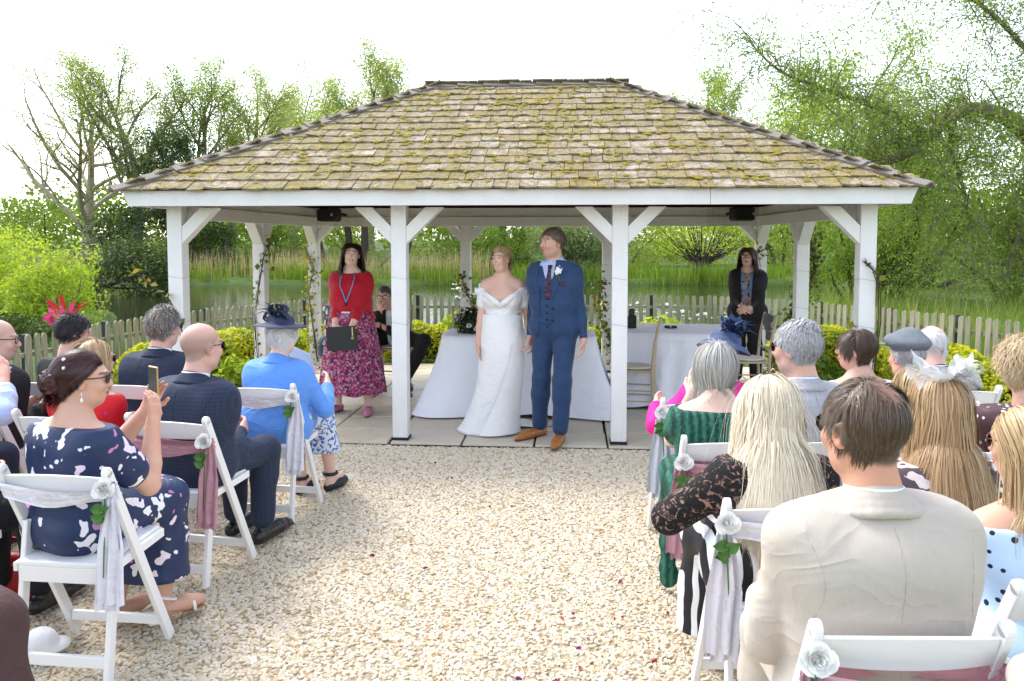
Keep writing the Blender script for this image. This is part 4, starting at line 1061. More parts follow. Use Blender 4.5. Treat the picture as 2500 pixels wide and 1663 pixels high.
def torso(J, g, infl=0.0, k=.06):
    p, u, r, f, T, s = J['pel'], J['u'], J['r'], J['f'], J['T'], J['k']; i = infl
    sw = .74
    P = [RC(p - r * .085 * s * g['hip'], p + r * .085 * s * g['hip'], .112 * s * g['hip'] + i, k=k),
         RC(p + u * T * .38 - r * .07 * s * g['waist'] + f * .005, p + u * T * .38 + r * .07 * s * g['waist'] + f * .005, .098 * s * g['waist'] + i, k=k),
         RC(p + u * T * .68 - r * .095 * s * g['chest'], p + u * T * .68 + r * .095 * s * g['chest'], .104 * s * g['chest'] + i, k=k),
         RC(J['shL'] + (J['shR'] - J['shL']) * .10, J['shR'] + (J['shL'] - J['shR']) * .10, .056 * s + i, k=.07),
         RC(p, p + u * T * .75, .10 * s + i, .105 * s + i, k=k),
         RC(J['neck'] + u * .012, J['shL'] + u * .012, .044 * s + i * .8, .046 * s + i, k=.05), RC(J['neck'] + u * .012, J['shR'] + u * .012, .044 * s + i * .8, .046 * s + i, k=.05)]
    if g.get('bust'):
        for sg in (-1, 1): P.append(EL(p + u * T * .63 + f * .085 * s + r * sg * .073 * s, A3((.068, .062, .07)) * s * g['bust'] + i, k=.05))
    if g.get('belly'): P.append(EL(p + u * T * .27 + f * .06 * s, A3((.125, .10, .13)) * s * g['belly'] + i, k=.07))
    return P
def arm(J, sd, a0, a1, infl=0.0, k=.03, girth=1.0):
    """a0..a1: 0 shoulder, 1 elbow, 2 wrist"""
    sh, el, wr, s = J['sh' + sd], J['el' + sd], J['wr' + sd], J['k'] * girth; P = []
    rr = lambda t: np.interp(t, [0, 1, 1.35, 2], [.049, .039, .039, .026]) * s + infl
    pt = lambda t: sh + (el - sh) * t if t <= 1 else el + (wr - el) * (t - 1)
    ts = [a0] + [t for t in (.3, 1.0, 1.35) if a0 < t < a1] + [a1]
    for q, w in zip(ts[:-1], ts[1:]): P.append(RC(pt(q), pt(w), rr(q), rr(w), k if q < .3 else .012))
    return P
def leg(J, sd, a0, a1, infl=0.0, k=.04, girth=1.0):
    hp, kn, an, s = J['hip' + sd], J['kn' + sd], J['an' + sd], J['k'] * girth; P = []
    rr = lambda t: np.interp(t, [0, 1, 1.35, 2], [.088, .056, .056, .036]) * s + infl
    pt = lambda t: hp + (kn - hp) * t if t <= 1 else kn + (an - kn) * (t - 1)
    ts = [a0] + [t for t in (1.0, 1.35) if a0 < t < a1] + [a1]
    for q, w in zip(ts[:-1], ts[1:]): P.append(RC(pt(q), pt(w), rr(q), rr(w), k))
    return P
def hand(J, sd, dirv=None, palm=None, curl=.5, spread=1.0, thumb_in=.3, sc=1.0):
    """palm, four fingers of unequal length, thumb from the side of the palm"""
    wr = J['wr' + sd]; d = unit(wr - J['el' + sd]) if dirv is None else unit(dirv); sg = -1 if sd == 'L' else 1
    n = unit(A3((-sg, 0, 0)) if palm is None else palm); n = unit(n - d * (n @ d)); x = np.cross(d, n) * 1.0      # x: across palm
    th = x if (x @ A3((0, 1, 0)) > 0) else -x      # thumb side defaults towards the front
    if palm is not None and len(np.atleast_1d(palm)) > 3: pass
    s = J['k'] * sc; P = []
    P.append(RC(wr - d * .02 * s, wr + d * .02 * s, .026 * s, .025 * s, .015))
    for o in (-.026, -.009, .009, .026): P.append(RC(wr + d * .018 * s + th * o * .55 * s, wr + d * .075 * s + th * o * s, .0145 * s, .0125 * s, .012))
    lens = [.062, .074, .080, .070]
    for o, L in zip((-.029, -.0098, .0098, .029), lens):
        b = wr + d * .082 * s + th * o * s; dd = unit(d + th * o * 2.2 * spread); q = b
        for j, fr in enumerate((.45, .32, .23)):
            a = curl * (.75 if j == 0 else 1.0); dd = unit(dd * math.cos(a) + n * math.sin(a)); nn = unit(n - dd * (n @ dd)) if abs(n @ dd) < .99 else n
            e = q + dd * L * s * fr; P.append(RC(q, e, (.0092 - .0012 * j) * s, (.0086 - .0012 * j) * s, .004)); q = e
            n_ = nn
    b = wr + d * .022 * s + th * .026 * s; dd = unit(d * .75 + th * .75 + n * thumb_in); e = b + dd * .042 * s
    P.append(RC(b, e, .0135 * s, .0105 * s, .012)); dd = unit(d * .95 + th * .25 + n * thumb_in * 1.4); P.append(RC(e, e + dd * .034 * s, .0100 * s, .0085 * s, .005))
    return P
def foot_prims(J, sd, ydir=None, infl=0.0, L=.24):
    an = J['an' + sd]; s = J['k']; d = unit(A3((0, 1, 0)) if ydir is None else ydir); L = L * s
    b = A3((an[0], an[1], max(.03, an[2] - .055)))
    up = A3((0, 0, 1)); dn = d
    return [RC(an, b + d * .0, .036 * s + infl, .036 * s + infl, .02), RC(b - d * .035 * s, b + d * .5 * L, .032 * s + infl, .034 * s + infl, .02), RC(b + d * .5 * L + A3((0, 0, -.004)), b + d * .74 * L - A3((0, 0, .008)), .035 * s + infl, .026 * s + infl, .02)], b, d, L

# ---------------------------------------------------------------- head
def head_prims(J, sc=1.0, fem=True, ear=True, mouth_open=0.0):
    R, c = J['Rh'], J['head']; s = J['k'] * sc; w = .96 if fem else 1.02
    P = lambda x, y, z: c + R @ (A3((x * w, y, z)) * s)
    E = lambda x, y, z, a, b, d, k=.02: EL(P(x, y, z), A3((a * w, b, d)) * s, R, k * s)
    jaw = .9 if fem else 1.08
    L = [E(0, -.012, .032, .076, .097, .086), E(0, .026, -.03, .063, .068, .088, .03), E(0, .042, -.088, .034 * jaw, .034, .028 * jaw, .035)]
    for sg in (-1, 1):
        L += [E(sg * .038, .012, -.07, .026 * jaw, .034, .03, .03), E(sg * .036, .064, -.024, .026, .024, .024, .02)]
    L += [RC(P(-.036, .083, .027), P(.036, .083, .027), .011 * s, k=.015), RC(P(0, .087, .016), P(0, .106 + (0 if fem else .004), -.022), .0078 * s, (.0108 if fem else .0125) * s, .012), E(0, .102 + (0 if fem else .004), -.027, .0145 if fem else .0165, .010, .0085, .008)]
    L += [E(0, .090, -.056, .024, .011, .0065, .010), E(0, .088, -.067 - mouth_open * .008, .021, .011, .0075, .010)]
    for sg in (-1, 1): L.append(('sub', P(sg * .031, .103, .009), A3((.018, .011, .0095)) * s, R, .010))
    for sg in (-1, 1): L.append(E(sg * .031, .0785, .009, .0125, .0125, .0125, .002))
    if mouth_open: L.append(('sub', P(0, .104, -.062), A3((.019, .016, .0035 + .007 * mouth_open)) * s, R, .004))
    if ear:
        for sg in (-1, 1):
            Re = R @ RotZ(sg * -.35); L += [EL(P(sg * .080, -.010, -.006), A3((.0085, .021, .032)) * s, Re, .008), ('sub', P(sg * .0885, -.004, -.004), A3((.006, .011, .018)) * s, Re, .006)]
    L += [RC(P(0, -.022, -.055), J['neck'] + J['u'] * .01, .051 * s * w, .056 * s * w, .03), RC(J['neck'] + J['u'] * .02, J['neck'] - J['u'] * .06, .056 * s, .075 * s, .04)]
    return L
HL_Y = [-.12, -.09, -.05, -.02, .005, .03, .06, .10]; HL_Z = [-.075, -.075, -.06, -.03, .005, .028, .060, .070]
def paint_head(V, J, sc, skin, hair=None, lip=None, brow=None, stubble=None, fem=True, teeth=False, bald=0.0, blush=.25, smile=.5):
    R, c = J['Rh'], J['head']; s = J['k'] * sc; L = (V - c) @ R / s; x, y, z = L[:, 0], L[:, 1], L[:, 2]
    C = np.tile(A3(skin), (len(V), 1))
    def mixin(m, col): C[:] = C * (1 - m[:, None]) + A3(col) * m[:, None]
    g = lambda *a: np.exp(-sum(((v - c0) / w) ** 2 for v, c0, w in a))
    red = A3(skin) * A3((1.05, .70, .62))
    for sg in (-1, 1): mixin(blush * g((x, sg * .04, .022), (y, .075, .03), (z, -.03, .022)), red)
    mixin(.5 * g((x, 0, .014), (y, .11, .014), (z, -.025, .013)), red)
    near = (np.abs(x) < .1) & (z > -.13)
    for sg in (-1, 1): mixin((.8 * g((x, sg * .082, .012), (z, -.005, .03), (y, -.01, .02))), red)
    if stubble is not None:
        m = ((z < -.02) & (y > -.01) & (z > -.12)) * np.clip((-.02 - z) / .03, 0, 1) * .5; mixin(m * (np.abs(x) < .08), stubble)
    if brow is not None:
        for sg in (-1, 1):
            zz = .029 + .004 * (1 - ((np.abs(x) - .03) / .02) ** 2); mixin(.75 * ((np.abs(z - zz) < .0045) & (sg * x > .012) & (sg * x < .052) & (y > .06)), brow)
    z_ = z; z = z - smile * 16 * np.minimum(x * x, .0009)
    lp = lip if lip is not None else A3(skin) * A3((.85, .52, .50))
    mixin(.85 * ((np.abs(x) < .028) & (np.abs(z + .0615) < .0115 - .007 * (np.abs(x) / .028) ** 2) & (y > .080)), lp)
    mixin(.8 * ((np.abs(x) < .024) & (np.abs(z + .0615) < .0022) & (y > .078)), A3(lp) * .35)
    if teeth: mixin(.95 * ((np.abs(x) < .018) & (z > -.066) & (z < -.057) & (y > .076)), (.75, .72, .66))
    z = z_
    for sg in (-1, 1):
        dx, dz = x - sg * .031, z - .009; e = (np.abs(dx) < .0125) & (np.abs(dz) < .0072 - .003 * (dx / .0125) ** 2) & (y > .072)
        mixin(.85 * e, (.70, .67, .64)); mixin(.95 * (e & (np.abs(dx) < .0055)), (.05, .04, .035))
        mixin(.6 * ((np.abs(dx) < .0145) & (np.abs(dz - .0075) < .0026) & (y > .07)), A3(skin) * .25)
    if hair is not None:
        zl = np.interp(y, HL_Y, HL_Z); m = np.clip((z - zl) / .012 + .5, 0, 1) * (np.abs(x) < .09)
        if bald: m = m * bald * np.clip((.085 - z) / .05, .12, 1)
        mixin(m, hair)
    return C

# ---------------------------------------------------------------- hair
def scalp_points(n, rs, J, sc, mask):
    R, c = J['Rh'], J['head']; s = J['k'] * sc; out = np.zeros((0, 3)); nn = np.zeros((0, 3))
    while len(out) < n:
        d = rs.normal(size=(n * 2, 3)); d /= np.linalg.norm(d, axis=1, keepdims=True)
        p = A3((0, -.012, .032)) + d * A3((.074, .095, .085)); ok = mask(p); out = np.concatenate([out, p[ok]]); nn = np.concatenate([nn, d[ok]])
    return out[:n], nn[:n]
def hair(parent, J, mat, n=500, L=.05, step=.012, width=.006, comb=None, grav=.3, lift=.3, vol=.008, wave=0.0, wfreq=60, sc=1.0, rs=None, mask=None, collide=(), curl=0.0, name='hair', jl=.3, cover=True, seed=0, thick=1.0, tipw=.3, tuck=0.0, fine=1.0, dense=1.0):
    rs = rs or np.random.RandomState(seed + 100); R, c0 = J['Rh'], J['head']; s = J['k'] * sc
    if mask is None: mask = lambda p: p[:, 2] > np.interp(p[:, 1], HL_Y, HL_Z)
    if fine: n = int(n * 2.9 * dense); width *= .38 / dense ** .75
    if L > .2: step = max(step, .034)
    P, N_ = scalp_points(n, rs, J, sc, mask)
    L = L * (1 + jl * rs.uniform(-1, 1, n)); steps = max(3, int(L.max() / step)); off = vol * rs.uniform(.45, 1.0, n); nb = int(n * .22) if fine else 0; off[:nb] = vol * rs.uniform(.2, .55, nb)
    gl = R.T @ A3((0, 0, -1)); wf = np.ones(n); wf[:nb] = 3.0
    ph = P @ A3((40, 30, 20)) + rs.uniform(-.6, .6, n)
    path = [P.copy()]; nor = [N_.copy()]; p = P + N_ * .002
    lim = [(A3((0, -.012, .032)), A3((.076, .097, .086))), (A3((0, .026, -.03)), A3((.064, .07, .09)))]
    cl = [(R.T @ (A3(q) - c0) / s, A3(r_) / s) for q, r_ in collide]
    nprev = N_.copy(); pv = None
    sh = L.max() < .1; q_ = P * 34
    jit = np.stack([np.sin(q_[:, 0] * 1.3 + q_[:, 1] + seed), np.sin(q_[:, 1] * 1.1 - q_[:, 2] + 2 * seed), np.sin(q_[:, 2] + q_[:, 0] * .8 + 3)], 1) * (.22 if sh else .05) + rs.normal(size=(n, 3)) * (.12 if sh else .022)
    for i in range(steps):
        cmb = comb(p, nprev) if callable(comb) else np.tile(A3(comb if comb is not None else (0, -1, 0)), (n, 1))
        t = i / steps
        d = cmb * (1 - grav) * (max(0, 1 - t * L.max() / .22) if L.max() > .1 else 1) + gl * (grav + t * .6) + jit
        d = d - nprev * np.sum(d * nprev, 1, keepdims=True) * np.where(((nprev @ gl)[:, None] > .08) & (L.max() > .2) & (not tuck), 0.0, np.interp(i * step, [0, .10, .22], [.9, .85, .4])) + nprev * lift * max(0, 1 - 3 * t)
        if tuck and t > .5: d = d - np.stack([p[:, 0], p[:, 1] + .02, 0 * p[:, 0]], 1) * (tuck * (t - .5))
        if curl: d = d + curl * np.stack([np.sin(ph + i * 1.1), np.cos(ph * 1.3 + i * 1.25), np.sin(ph * .7 + i * .95)], 1)
        d /= (np.linalg.norm(d, axis=1, keepdims=True) + 1e-9)
        q = p + d * (L / steps)[:, None]
        for ce, ra in lim:
            v = (q - ce); rr_ = ra + off[:, None] * min(1, .25 + i * .25); k0 = np.sqrt(np.sum((v / rr_) ** 2, 1)); ins = k0 < 1
            q[ins] = ce + v[ins] / k0[ins][:, None]
            w = v / rr_ ** 2; w /= (np.linalg.norm(w, axis=1, keepdims=True) + 1e-9)
            nr = k0 < 1.35; nprev[nr] = w[nr]
        for ce, ra in cl:
            v = q - ce; k0 = np.sqrt(np.sum((v / (ra + off[:, None] * .6)) ** 2, 1)); ins = k0 < 1
            q[ins] = ce + v[ins] / k0[ins][:, None]; w = v / ra ** 2; w /= (np.linalg.norm(w, axis=1, keepdims=True) + 1e-9); nprev[ins] = w[ins]
        if wave:
            sd = np.cross(d, nprev); q = q + sd * (wave * np.sin(ph + i * step * wfreq) * min(1, i / 4))[:, None]
        path.append(q.copy()); nor.append(nprev.copy()); p = q
    m = len(path); path = np.stack(path, 1); nor = np.stack(nor, 1)
    tan = np.gradient(path, axis=1); side = np.cross(tan, nor); side /= (np.linalg.norm(side, axis=2, keepdims=True) + 1e-9)
    wv = (width * wf * rs.uniform(.6, 1.3, n))[:, None] * np.interp(np.linspace(0, 1, m), [0, .1, .7, 1], [.6, 1, .9, tipw])[None, :]
    a, b = path - side * wv[..., None] * .5, path + side * wv[..., None] * .5
    V = np.stack([a, b], 2).reshape(-1, 3) * s @ R.T + c0
    i0 = np.arange(n)[:, None, None] * 2 * m + np.arange(m - 1)[None, :, None] * 2
    F = (i0 + np.array([[[0, 1, 3, 2]]])).reshape(-1, 4)
    return mesh_np(name, V, F, mat, parent, smooth=True)

# ---------------------------------------------------------------- garments as lofts and bands
def ell_ring(c, rx, ry, z, n=48, ph=0.0, pleat=0.0, pn=10, R=None, a0=0.0):
    out = []
    for i in range(n):
        a = 2 * math.pi * i / n; m = 1 + pleat * math.sin(pn * a + ph) + pleat * .5 * math.sin((pn * 1.7) * a + 1.3 + ph)
        out.append(Vector((c[0] + math.cos(a) * rx * m, c[1] + math.sin(a) * ry * m, z)))
    return out
def band(parent, name, c, u, f, r0, r1, h, mat, arc=(0, 360), ax=1.0, thick=.006, n=28, drop=0.0, flat=1.0):
    """collar / headband / hatband: strip round centre c, axis u, front f; drop lowers the front"""
    u, f = unit(u), unit(f); r = np.cross(f, u); mb = MB(); rings = []
    full = abs(arc[1] - arc[0]) >= 359
    for i in range(n + (0 if full else 1)):
        a = rad(arc[0] + (arc[1] - arc[0]) * i / n)      # 0 = back
        dv = -f * math.cos(a) * flat + r * math.sin(a) * ax; dz = -drop * (.5 - .5 * math.cos(a))
        p0 = A3(c) + dv * r0 + u * dz; p1 = A3(c) + dv * r1 + u * (h + dz * .6)
        rings.append([Vector(p0 + dv * thick), Vector(p1 + dv * thick), Vector(p1), Vector(p0)])
    if full: rings.append(rings[0])
    mb.loft(rings, True, not full, not full); return mb.build(name, mat, parent, smooth=True)
def patch_front(prims, pts2, off, mat, parent, name, J=None, ymax=.45, back=False, n=10):
    """a flat piece (lapel, tie, pocket) laid on the front of a garment: quad strip between two polylines of (x, z)"""
    A_, B_ = pts2; m = len(A_); G = []
    for t in np.linspace(0, 1, 4): G.append([(A_[i][0] * (1 - t) + B_[i][0] * t, A_[i][1] * (1 - t) + B_[i][1] * t) for i in range(m)])
    G = np.array(G).reshape(-1, 2); ys = np.linspace(ymax, -.1, 90); best = np.full(len(G), np.nan)
    P = np.stack([np.repeat(G[:, 0], 90), np.tile(ys, len(G)), np.repeat(G[:, 1], 90)], 1); fld = field_at(prims, P).reshape(len(G), 90)
    k = np.argmax(fld < 0, axis=1); y = ys[k] + fld[np.arange(len(G)), k] * 0 + off
    V = np.stack([G[:, 0], y, G[:, 1]], 1); V2 = V - A3((0, .004, 0)); idx = np.arange(4 * m).reshape(4, m)
    F = np.stack([idx[:-1, :-1], idx[:-1, 1:], idx[1:, 1:], idx[1:, :-1]], -1).reshape(-1, 4)
    return mesh_np(name, np.concatenate([V, V2]), np.concatenate([F, F[:, ::-1] + 4 * m]), mat, parent, smooth=True)
def front_y(prims, x, z, ymax=.45):
    ys = np.linspace(ymax, -.1, 150); f = field_at(prims, np.stack([np.full(150, x), ys, np.full(150, z)], 1)); return ys[np.argmax(f < 0)]

def glasses(parent, J, sc, mat, lens_mat, dark=True, name='sunglasses'):
    R, c = J['Rh'], J['head']; s = J['k'] * sc; P = lambda x, y, z: Vector(c + R @ (A3((x, y, z)) * s))
    r = MB()
    for sg in (-1, 1):
        r.tube([P(sg * .062, .088, .016), P(sg * .074, .05, .014), P(sg * .079, .0, .012), P(sg * .080, -.018, -.004)], [.0026, .0026, .0024, .002], 5)
        q = [(.010, .024), (.034, .027), (.058, .022), (.059, .004), (.046, -.012), (.024, -.012), (.011, .002)]
        ring = [P(sg * a, .104 - a * .22, b) for a, b in q]; r.tube(ring + [ring[0]], .0026, 5, cap=False)
    r.tube([P(-.011, .104, .016), P(0, .108, .018), P(.011, .104, .016)], .0026, 5)
    fr = r.build(name, mat, parent, smooth=True)
    for sg in (-1, 1):
        q = [(.010, .024), (.034, .027), (.058, .022), (.059, .004), (.046, -.012), (.024, -.012), (.011, .002)]
        mb = MB(); ring = [P(sg * a, .104 - a * .22, b) for a, b in q]; ring2 = [P(sg * a, .102 - a * .22, b) for a, b in q]
        mb.loft([ring, ring2], True, True, True); mb.build('lens', lens_mat, fr)
    return fr
# ================================================================= PEOPLE
def G(hip=1, waist=1, chest=1, bust=0, belly=0): return dict(hip=hip, waist=waist, chest=chest, bust=bust, belly=belly)
MALE = G(.98, 1.05, 1.08, 0, 0); FEM = G(1.05, .92, .95, .9, 0)
PALE = (.72, .50, .41); ROSY = (.66, .40, .31); TAN = (.55, .33, .22); FAIR = (.66, .45, .36)
def new_person(label, loc, yaw, group=None):
    return empty('person', (loc[0], loc[1], loc[2] if len(loc) > 2 else 0.0), rad(yaw), label, 'person', group)
def body(root, J, skin, sc=1.0, fem=True, hr=.006, hair_c=None, arms=('L', 'R'), a0=1.0, ar=.008, hands=None, legs=None, lr=.012, tors=None, tg=None, feet=True, fdir=None, pk=None, mo=0.0, girth=1.0, tcut=None, ear=True):
    parts = [surf(head_prims(J, sc, fem, ear, mo), hr)]
    C = [paint_head(parts[0][0], J, sc, skin, hair_c, fem=fem, **(pk or {}))]
    if tors:
        parts.append(surf(torso(J, tg, -.002) + [RC(J['neck'] + J['u'] * .05, J['neck'] - J['u'] * .05, .054 * J['k'], .065 * J['k'], .05)] + sum([arm(J, s, 0, .3, -.001, girth=girth) for s in ('L', 'R')], []), tors, tcut or ()))
        C.append(np.tile(A3(skin), (len(parts[-1][0]), 1)))
    for sd in arms:
        kw = (hands or {}).get(sd, {}); P = arm(J, sd, a0, 2, girth=girth) + hand(J, sd, **kw)
        parts.append(surf(P, ar)); c = np.tile(A3(skin), (len(parts[-1][0]), 1))
        dd = np.linalg.norm(parts[-1][0] - J['wr' + sd], axis=1); w = np.clip((.17 - dd) / .1, 0, 1)[:, None]; c = c * (1 - w * A3((.0, .09, .11)))
        C.append(c)
    if legs is not None:
        P = []
        for sd in ('L', 'R'):
            P += leg(J, sd, legs, 2)
            if feet: P += foot_prims(J, sd, (fdir or {}).get(sd))[0]
        parts.append(surf(P, lr)); C.append(np.tile(A3(skin) * .95, (len(parts[-1][0]), 1)))
    V, F = join(parts)
    return mesh_np('body', V, F, SKIN, root, colors=np.concatenate(C))
def garment(root, name, prims, mat, res=.010, planes=(), wr=0.0, seed=0, fx=1.0):
    V, F = surf(prims, res, planes, wrinkles(wr, fx, seed) if wr else None); return mesh_np(name, V, F, mat, root)
def top_prims(J, g, infl=.012, sleeve=2.0, ainf=.012, girth=1.0, sds=('L', 'R'), k=.06):
    P = torso(J, g, infl, k)
    if sleeve:
        for s in sds: P += arm(J, s, 0, sleeve, ainf, .035, girth)
    return P
def neck_cut(J, h=.02, tilt=0.0): return (J['neck'] + J['u'] * h, J['u'] + J['f'] * tilt)
def coat_collar(root, J, mat, h=.05, arc=128):
    n, u, f, r, k = J['neck'], J['u'], J['f'], J['r'], J['k']; P = []
    rows = []
    for i in range(21):
        a = rad(-arc + 2 * arc * i / 20); fr = .5 - .5 * math.cos(a); d = -f * math.cos(a) * .92 + r * math.sin(a)
        top = n + d * .066 * k + u * (h - .060 * fr) + f * .006; bot = n + d * (.092 + .012 * math.sin(abs(a))) * k + u * (.000 - .045 * fr)
        rows.append([top + (bot - top) * t for t in (0, .33, .66, 1)])
    for a_, b_ in zip(rows[:-1], rows[1:]):
        for q in range(4): P.append(RC(a_[q], b_[q], .0075 + .001 * q, k=.010))
    return garment(root, 'collar', P, mat, .0065)
def suit_jacket(root, J, g, mat, res=.010, infl=.018, ainf=.016, wr=.0035, seed=1, planes=(), skirt=True, sleeve=1.93, collar=True, collar_mat=None, neckh=.015):
    P = top_prims(J, g, infl, sleeve, ainf)
    for s, sg in (('L', -1), ('R', 1)): P.append(EL(J['sh' + s] + J['r'] * sg * .006 + J['u'] * .004, A3((.046, .058, .046)) * J['k'], None, .03))
    if skirt and J['seated']:
        for s in ('L', 'R'): P.append(RC(J['hip' + s] + A3((0, 0, .02)), J['hip' + s] + (J['kn' + s] - J['hip' + s]) * .42 + A3((0, 0, .015)), .105, .092, .05))
        P.append(RC(J['pel'] + A3((-.085 * g['hip'], -.03, -.02)), J['pel'] + A3((.085 * g['hip'], -.03, -.02)), .108 * g['hip'] + infl, k=.05))
    o = garment(root, 'jacket', P, mat, res, [neck_cut(J, neckh, -.25)] + list(planes), wr, seed)
    if collar: coat_collar(root, J, collar_mat or mat)
    return o, P
def seam(root, prims, pts, mat, r=.0010, back=True, wr=None):
    out = []
    for x, z in pts:
        ys = np.linspace(-.45, .3, 260) if back else np.linspace(.45, -.3, 260); f = field_at(prims, np.stack([np.full(260, x), ys, np.full(260, z)], 1)); f = f + (wr(np.full(260, x), ys, np.full(260, z)) if wr else 0); k = np.argmax(f < 0)
        if f[k] < 0: out.append(Vector((x, ys[k] - .0012 * (1 if back else -1), z)))
    if len(out) > 1: mb = MB(); mb.tube(out, r, 4); mb.build('seam', mat, root, smooth=True)
def jacket_seams(root, J, P, mat, r=.0010, wr=None):
    n, p = J['neck'], J['pel']; k = J['k']; zs = np.linspace(n[2] - .025, p[2] - .02, 60); cx = lambda z: p[0] + (n[0] - p[0]) * (z - p[2]) / (n[2] - p[2])
    seam(root, P, [(cx(z), z) for z in zs], mat, r, wr=wr)
    for sg, s in ((-1, 'L'), (1, 'R')):
        sh = J['sh' + s]; pts = [(sh[0] + sg * (.016 - .030 * math.sin(t * 2.6)) * k, sh[2] + (.045 - .19 * t) * k) for t in np.linspace(0, 1, 40)]; seam(root, P, pts, mat, r, wr=wr)
def shirt_collar(root, J, mat, h=.05): return band(root, 'shirt_collar', J['neck'] + J['u'] * .002, J['u'] - J['f'] * .02, J['f'], .066 * J['k'], .062 * J['k'], h, mat, (-160, 160), 1.0, .004, drop=.025)
def trousers(root, J, g, mat, res=.012, infl=.014, to=1.90, wr=.004, seed=2, girth=1.0):
    P = [RC(J['pel'] - J['r'] * .085 * g['hip'], J['pel'] + J['r'] * .085 * g['hip'], .112 * g['hip'] * J['k'] + infl, k=.05)]
    for s in ('L', 'R'): P += leg(J, s, 0, to, infl, .03, girth); P.append(RC(J['kn' + s], J['kn' + s] + (J['an' + s] - J['kn' + s]) * (to - 1), .056 * J['k'] + infl, .040 * J['k'] + infl, .03))
    return garment(root, 'trousers', P, mat, res, [(J['pel'] + J['u'] * .16, J['u'])], wr, seed, .8)
def shoe(root, J, sd, mat, sole, d=None, heel=.012, L=.26):
    P, b, dv, LL = foot_prims(J, sd, d, .007, L); P = P[1:] + [RC(b + A3((0, 0, .02)), b + A3((0, 0, .05)), .036 * J['k'], .034 * J['k'], .015), RC(b + dv * .74 * LL - A3((0, 0, .012)), b + dv * .92 * LL - A3((0, 0, .014)), .028, .017, .02)]
    o = garment(root, 'shoe', P, mat, .007, [((0, 0, .012), (0, 0, -1))])
    Q = [RC(b - dv * .04 + A3((0, 0, -b[2] + .01)), b + dv * .5 * LL + A3((0, 0, -b[2] + .01)), .034, .036, .01), RC(b + dv * .5 * LL + A3((0, 0, -b[2] + .01)), b + dv * .93 * LL + A3((0, 0, -b[2] + .01)), .036, .022, .01)]
    so = garment(o, 'sole', Q, sole, .008, [((0, 0, .016), (0, 0, 1)), ((0, 0, .001), (0, 0, -1))]); return o
def skirt_seated(root, J, mat, hem=.32, res=.012, infl=.012, wr=.004, seed=3, name='skirt', flare=.02, g=FEM, extra=()):
    kL, kR = J['knL'], J['knR']; mid = (kL + kR) / 2; P = [RC(J['pel'] - J['r'] * .09 * g['hip'], J['pel'] + J['r'] * .09 * g['hip'], .115 * g['hip'] + infl, k=.06)]
    for s in ('L', 'R'):
        P += leg(J, s, 0, 1.0, infl, .07); an = J['an' + s]; kn = J['kn' + s]; t = np.clip((kn[2] - hem) / max(.05, kn[2] - an[2]), 0, 1.1)
        P.append(RC(kn, kn + (an - kn) * t, .065 + infl, .065 + infl + flare, .07))
    P.append(RC(J['pel'], mid, .09 + infl, .06 + infl, .08)); ma = (J['anL'] + J['anR']) / 2; t = np.clip((mid[2] - hem) / max(.05, mid[2] - ma[2]), 0, 1.1); P.append(RC(mid, mid + (ma - mid) * t, .06 + infl, .06 + infl + flare, .07))
    return garment(root, name, P + list(extra), mat, res, [((0, 0, hem), (0, 0, -1)), (J['pel'] + J['u'] * .2, J['u'])], wr, seed)
def w2l(root, p):
    yaw = root.rotation_euler.z; v = A3(p) - A3(root.location); return RotZ(-yaw) @ v

# ---- cloth materials
NAVY = M('navy_suit', (.022, .030, .055), .75, .15, 30, .0008, 500, .25, fold=.012, fs=6)
NAVY2 = M('navy_suit_two', (.018, .026, .052), .75, .15, 30, .0008, 500, .25, fold=.012, fs=6)
BLACKW = M('black_wool', (.012, .012, .014), .75, .2, 30, .0008, 400, .25, fold=.012, fs=6)
GROOMB = M('blue_suit', (.022, .052, .125), .7, .12, 40, .0008, 500, .25, sheen=.25, fold=.012, fs=6)
BEIGE = M('beige_linen', (.475, .42, .36), .85, .07, 130, .0004, 700, .2, sheen=.15, stretch=(1, 1, .35), fold=.012, fs=4)
GREYS = M('grey_suit', (.34, .34, .37), .8, .14, 80, .0010, 420, .2, sheen=.2, fold=.012, fs=6)
WSHIRT = M('white_shirt', (.80, .81, .83), .7, .04, 20, .0006, 300, .3, fold=.006, fs=9)
BSHIRT = M('blue_shirt', (.44, .54, .78), .7, .06, 20, .0006, 300, .3, fold=.010, fs=8)
REDJ = M('red_jacket', (.42, .008, .022), .75, .10, 40, .0010, 400, .25, sheen=.3, fold=.010, fs=6)
BLUEJ = M('cornflower_jacket', (.10, .28, .72), .6, .08, 20, .0008, 400, .3, sheen=.2, fold=.014, fs=5)
SATIN = M('bridal_crepe', (.80, .80, .80), .5, .03, 9, .0005, 300, .4, sheen=.2, fold=.012, fs=4)
SHOEB = M('black_leather', (.010, .010, .011), .28, .2, 30, .0008, 200, .5)
SHOET = M('tan_leather', (.36, .13, .025), .32, .2, 20, .0008, 200, .5)
SHOEP = M('pink_suede', (.50, .17, .27), .85, .15, 40, .0012, 300, .2)
SOLE = M('dark_sole', (.03, .02, .015), .7); SOLET = M('tan_sole', (.10, .05, .025), .7)
PINK = M('hot_pink', (.72, .012, .24), .65, .1, 20, .0006, 300, .3, fold=.012, fs=6)
WHITET = M('white_cotton', (.78, .78, .77), .8, .05, 30, .003, 130, .2, fold=.012, fs=14)
BROWNP = M('brown_cloth', (.075, .042, .042), .8, .15, 20, .001, 200, .2, fold=.014, fs=5)
PLAST = M('black_plastic', (.008, .008, .009), .25, .1, 10); 
TORT = M('tortoiseshell', (.07, .025, .02), .25, .8, 90)
def _lens():
    m, nt, out = NT('dark_lens'); bsdf(nt, out, (.012, .010, .010), .06, .6); return m
LENS = _lens()
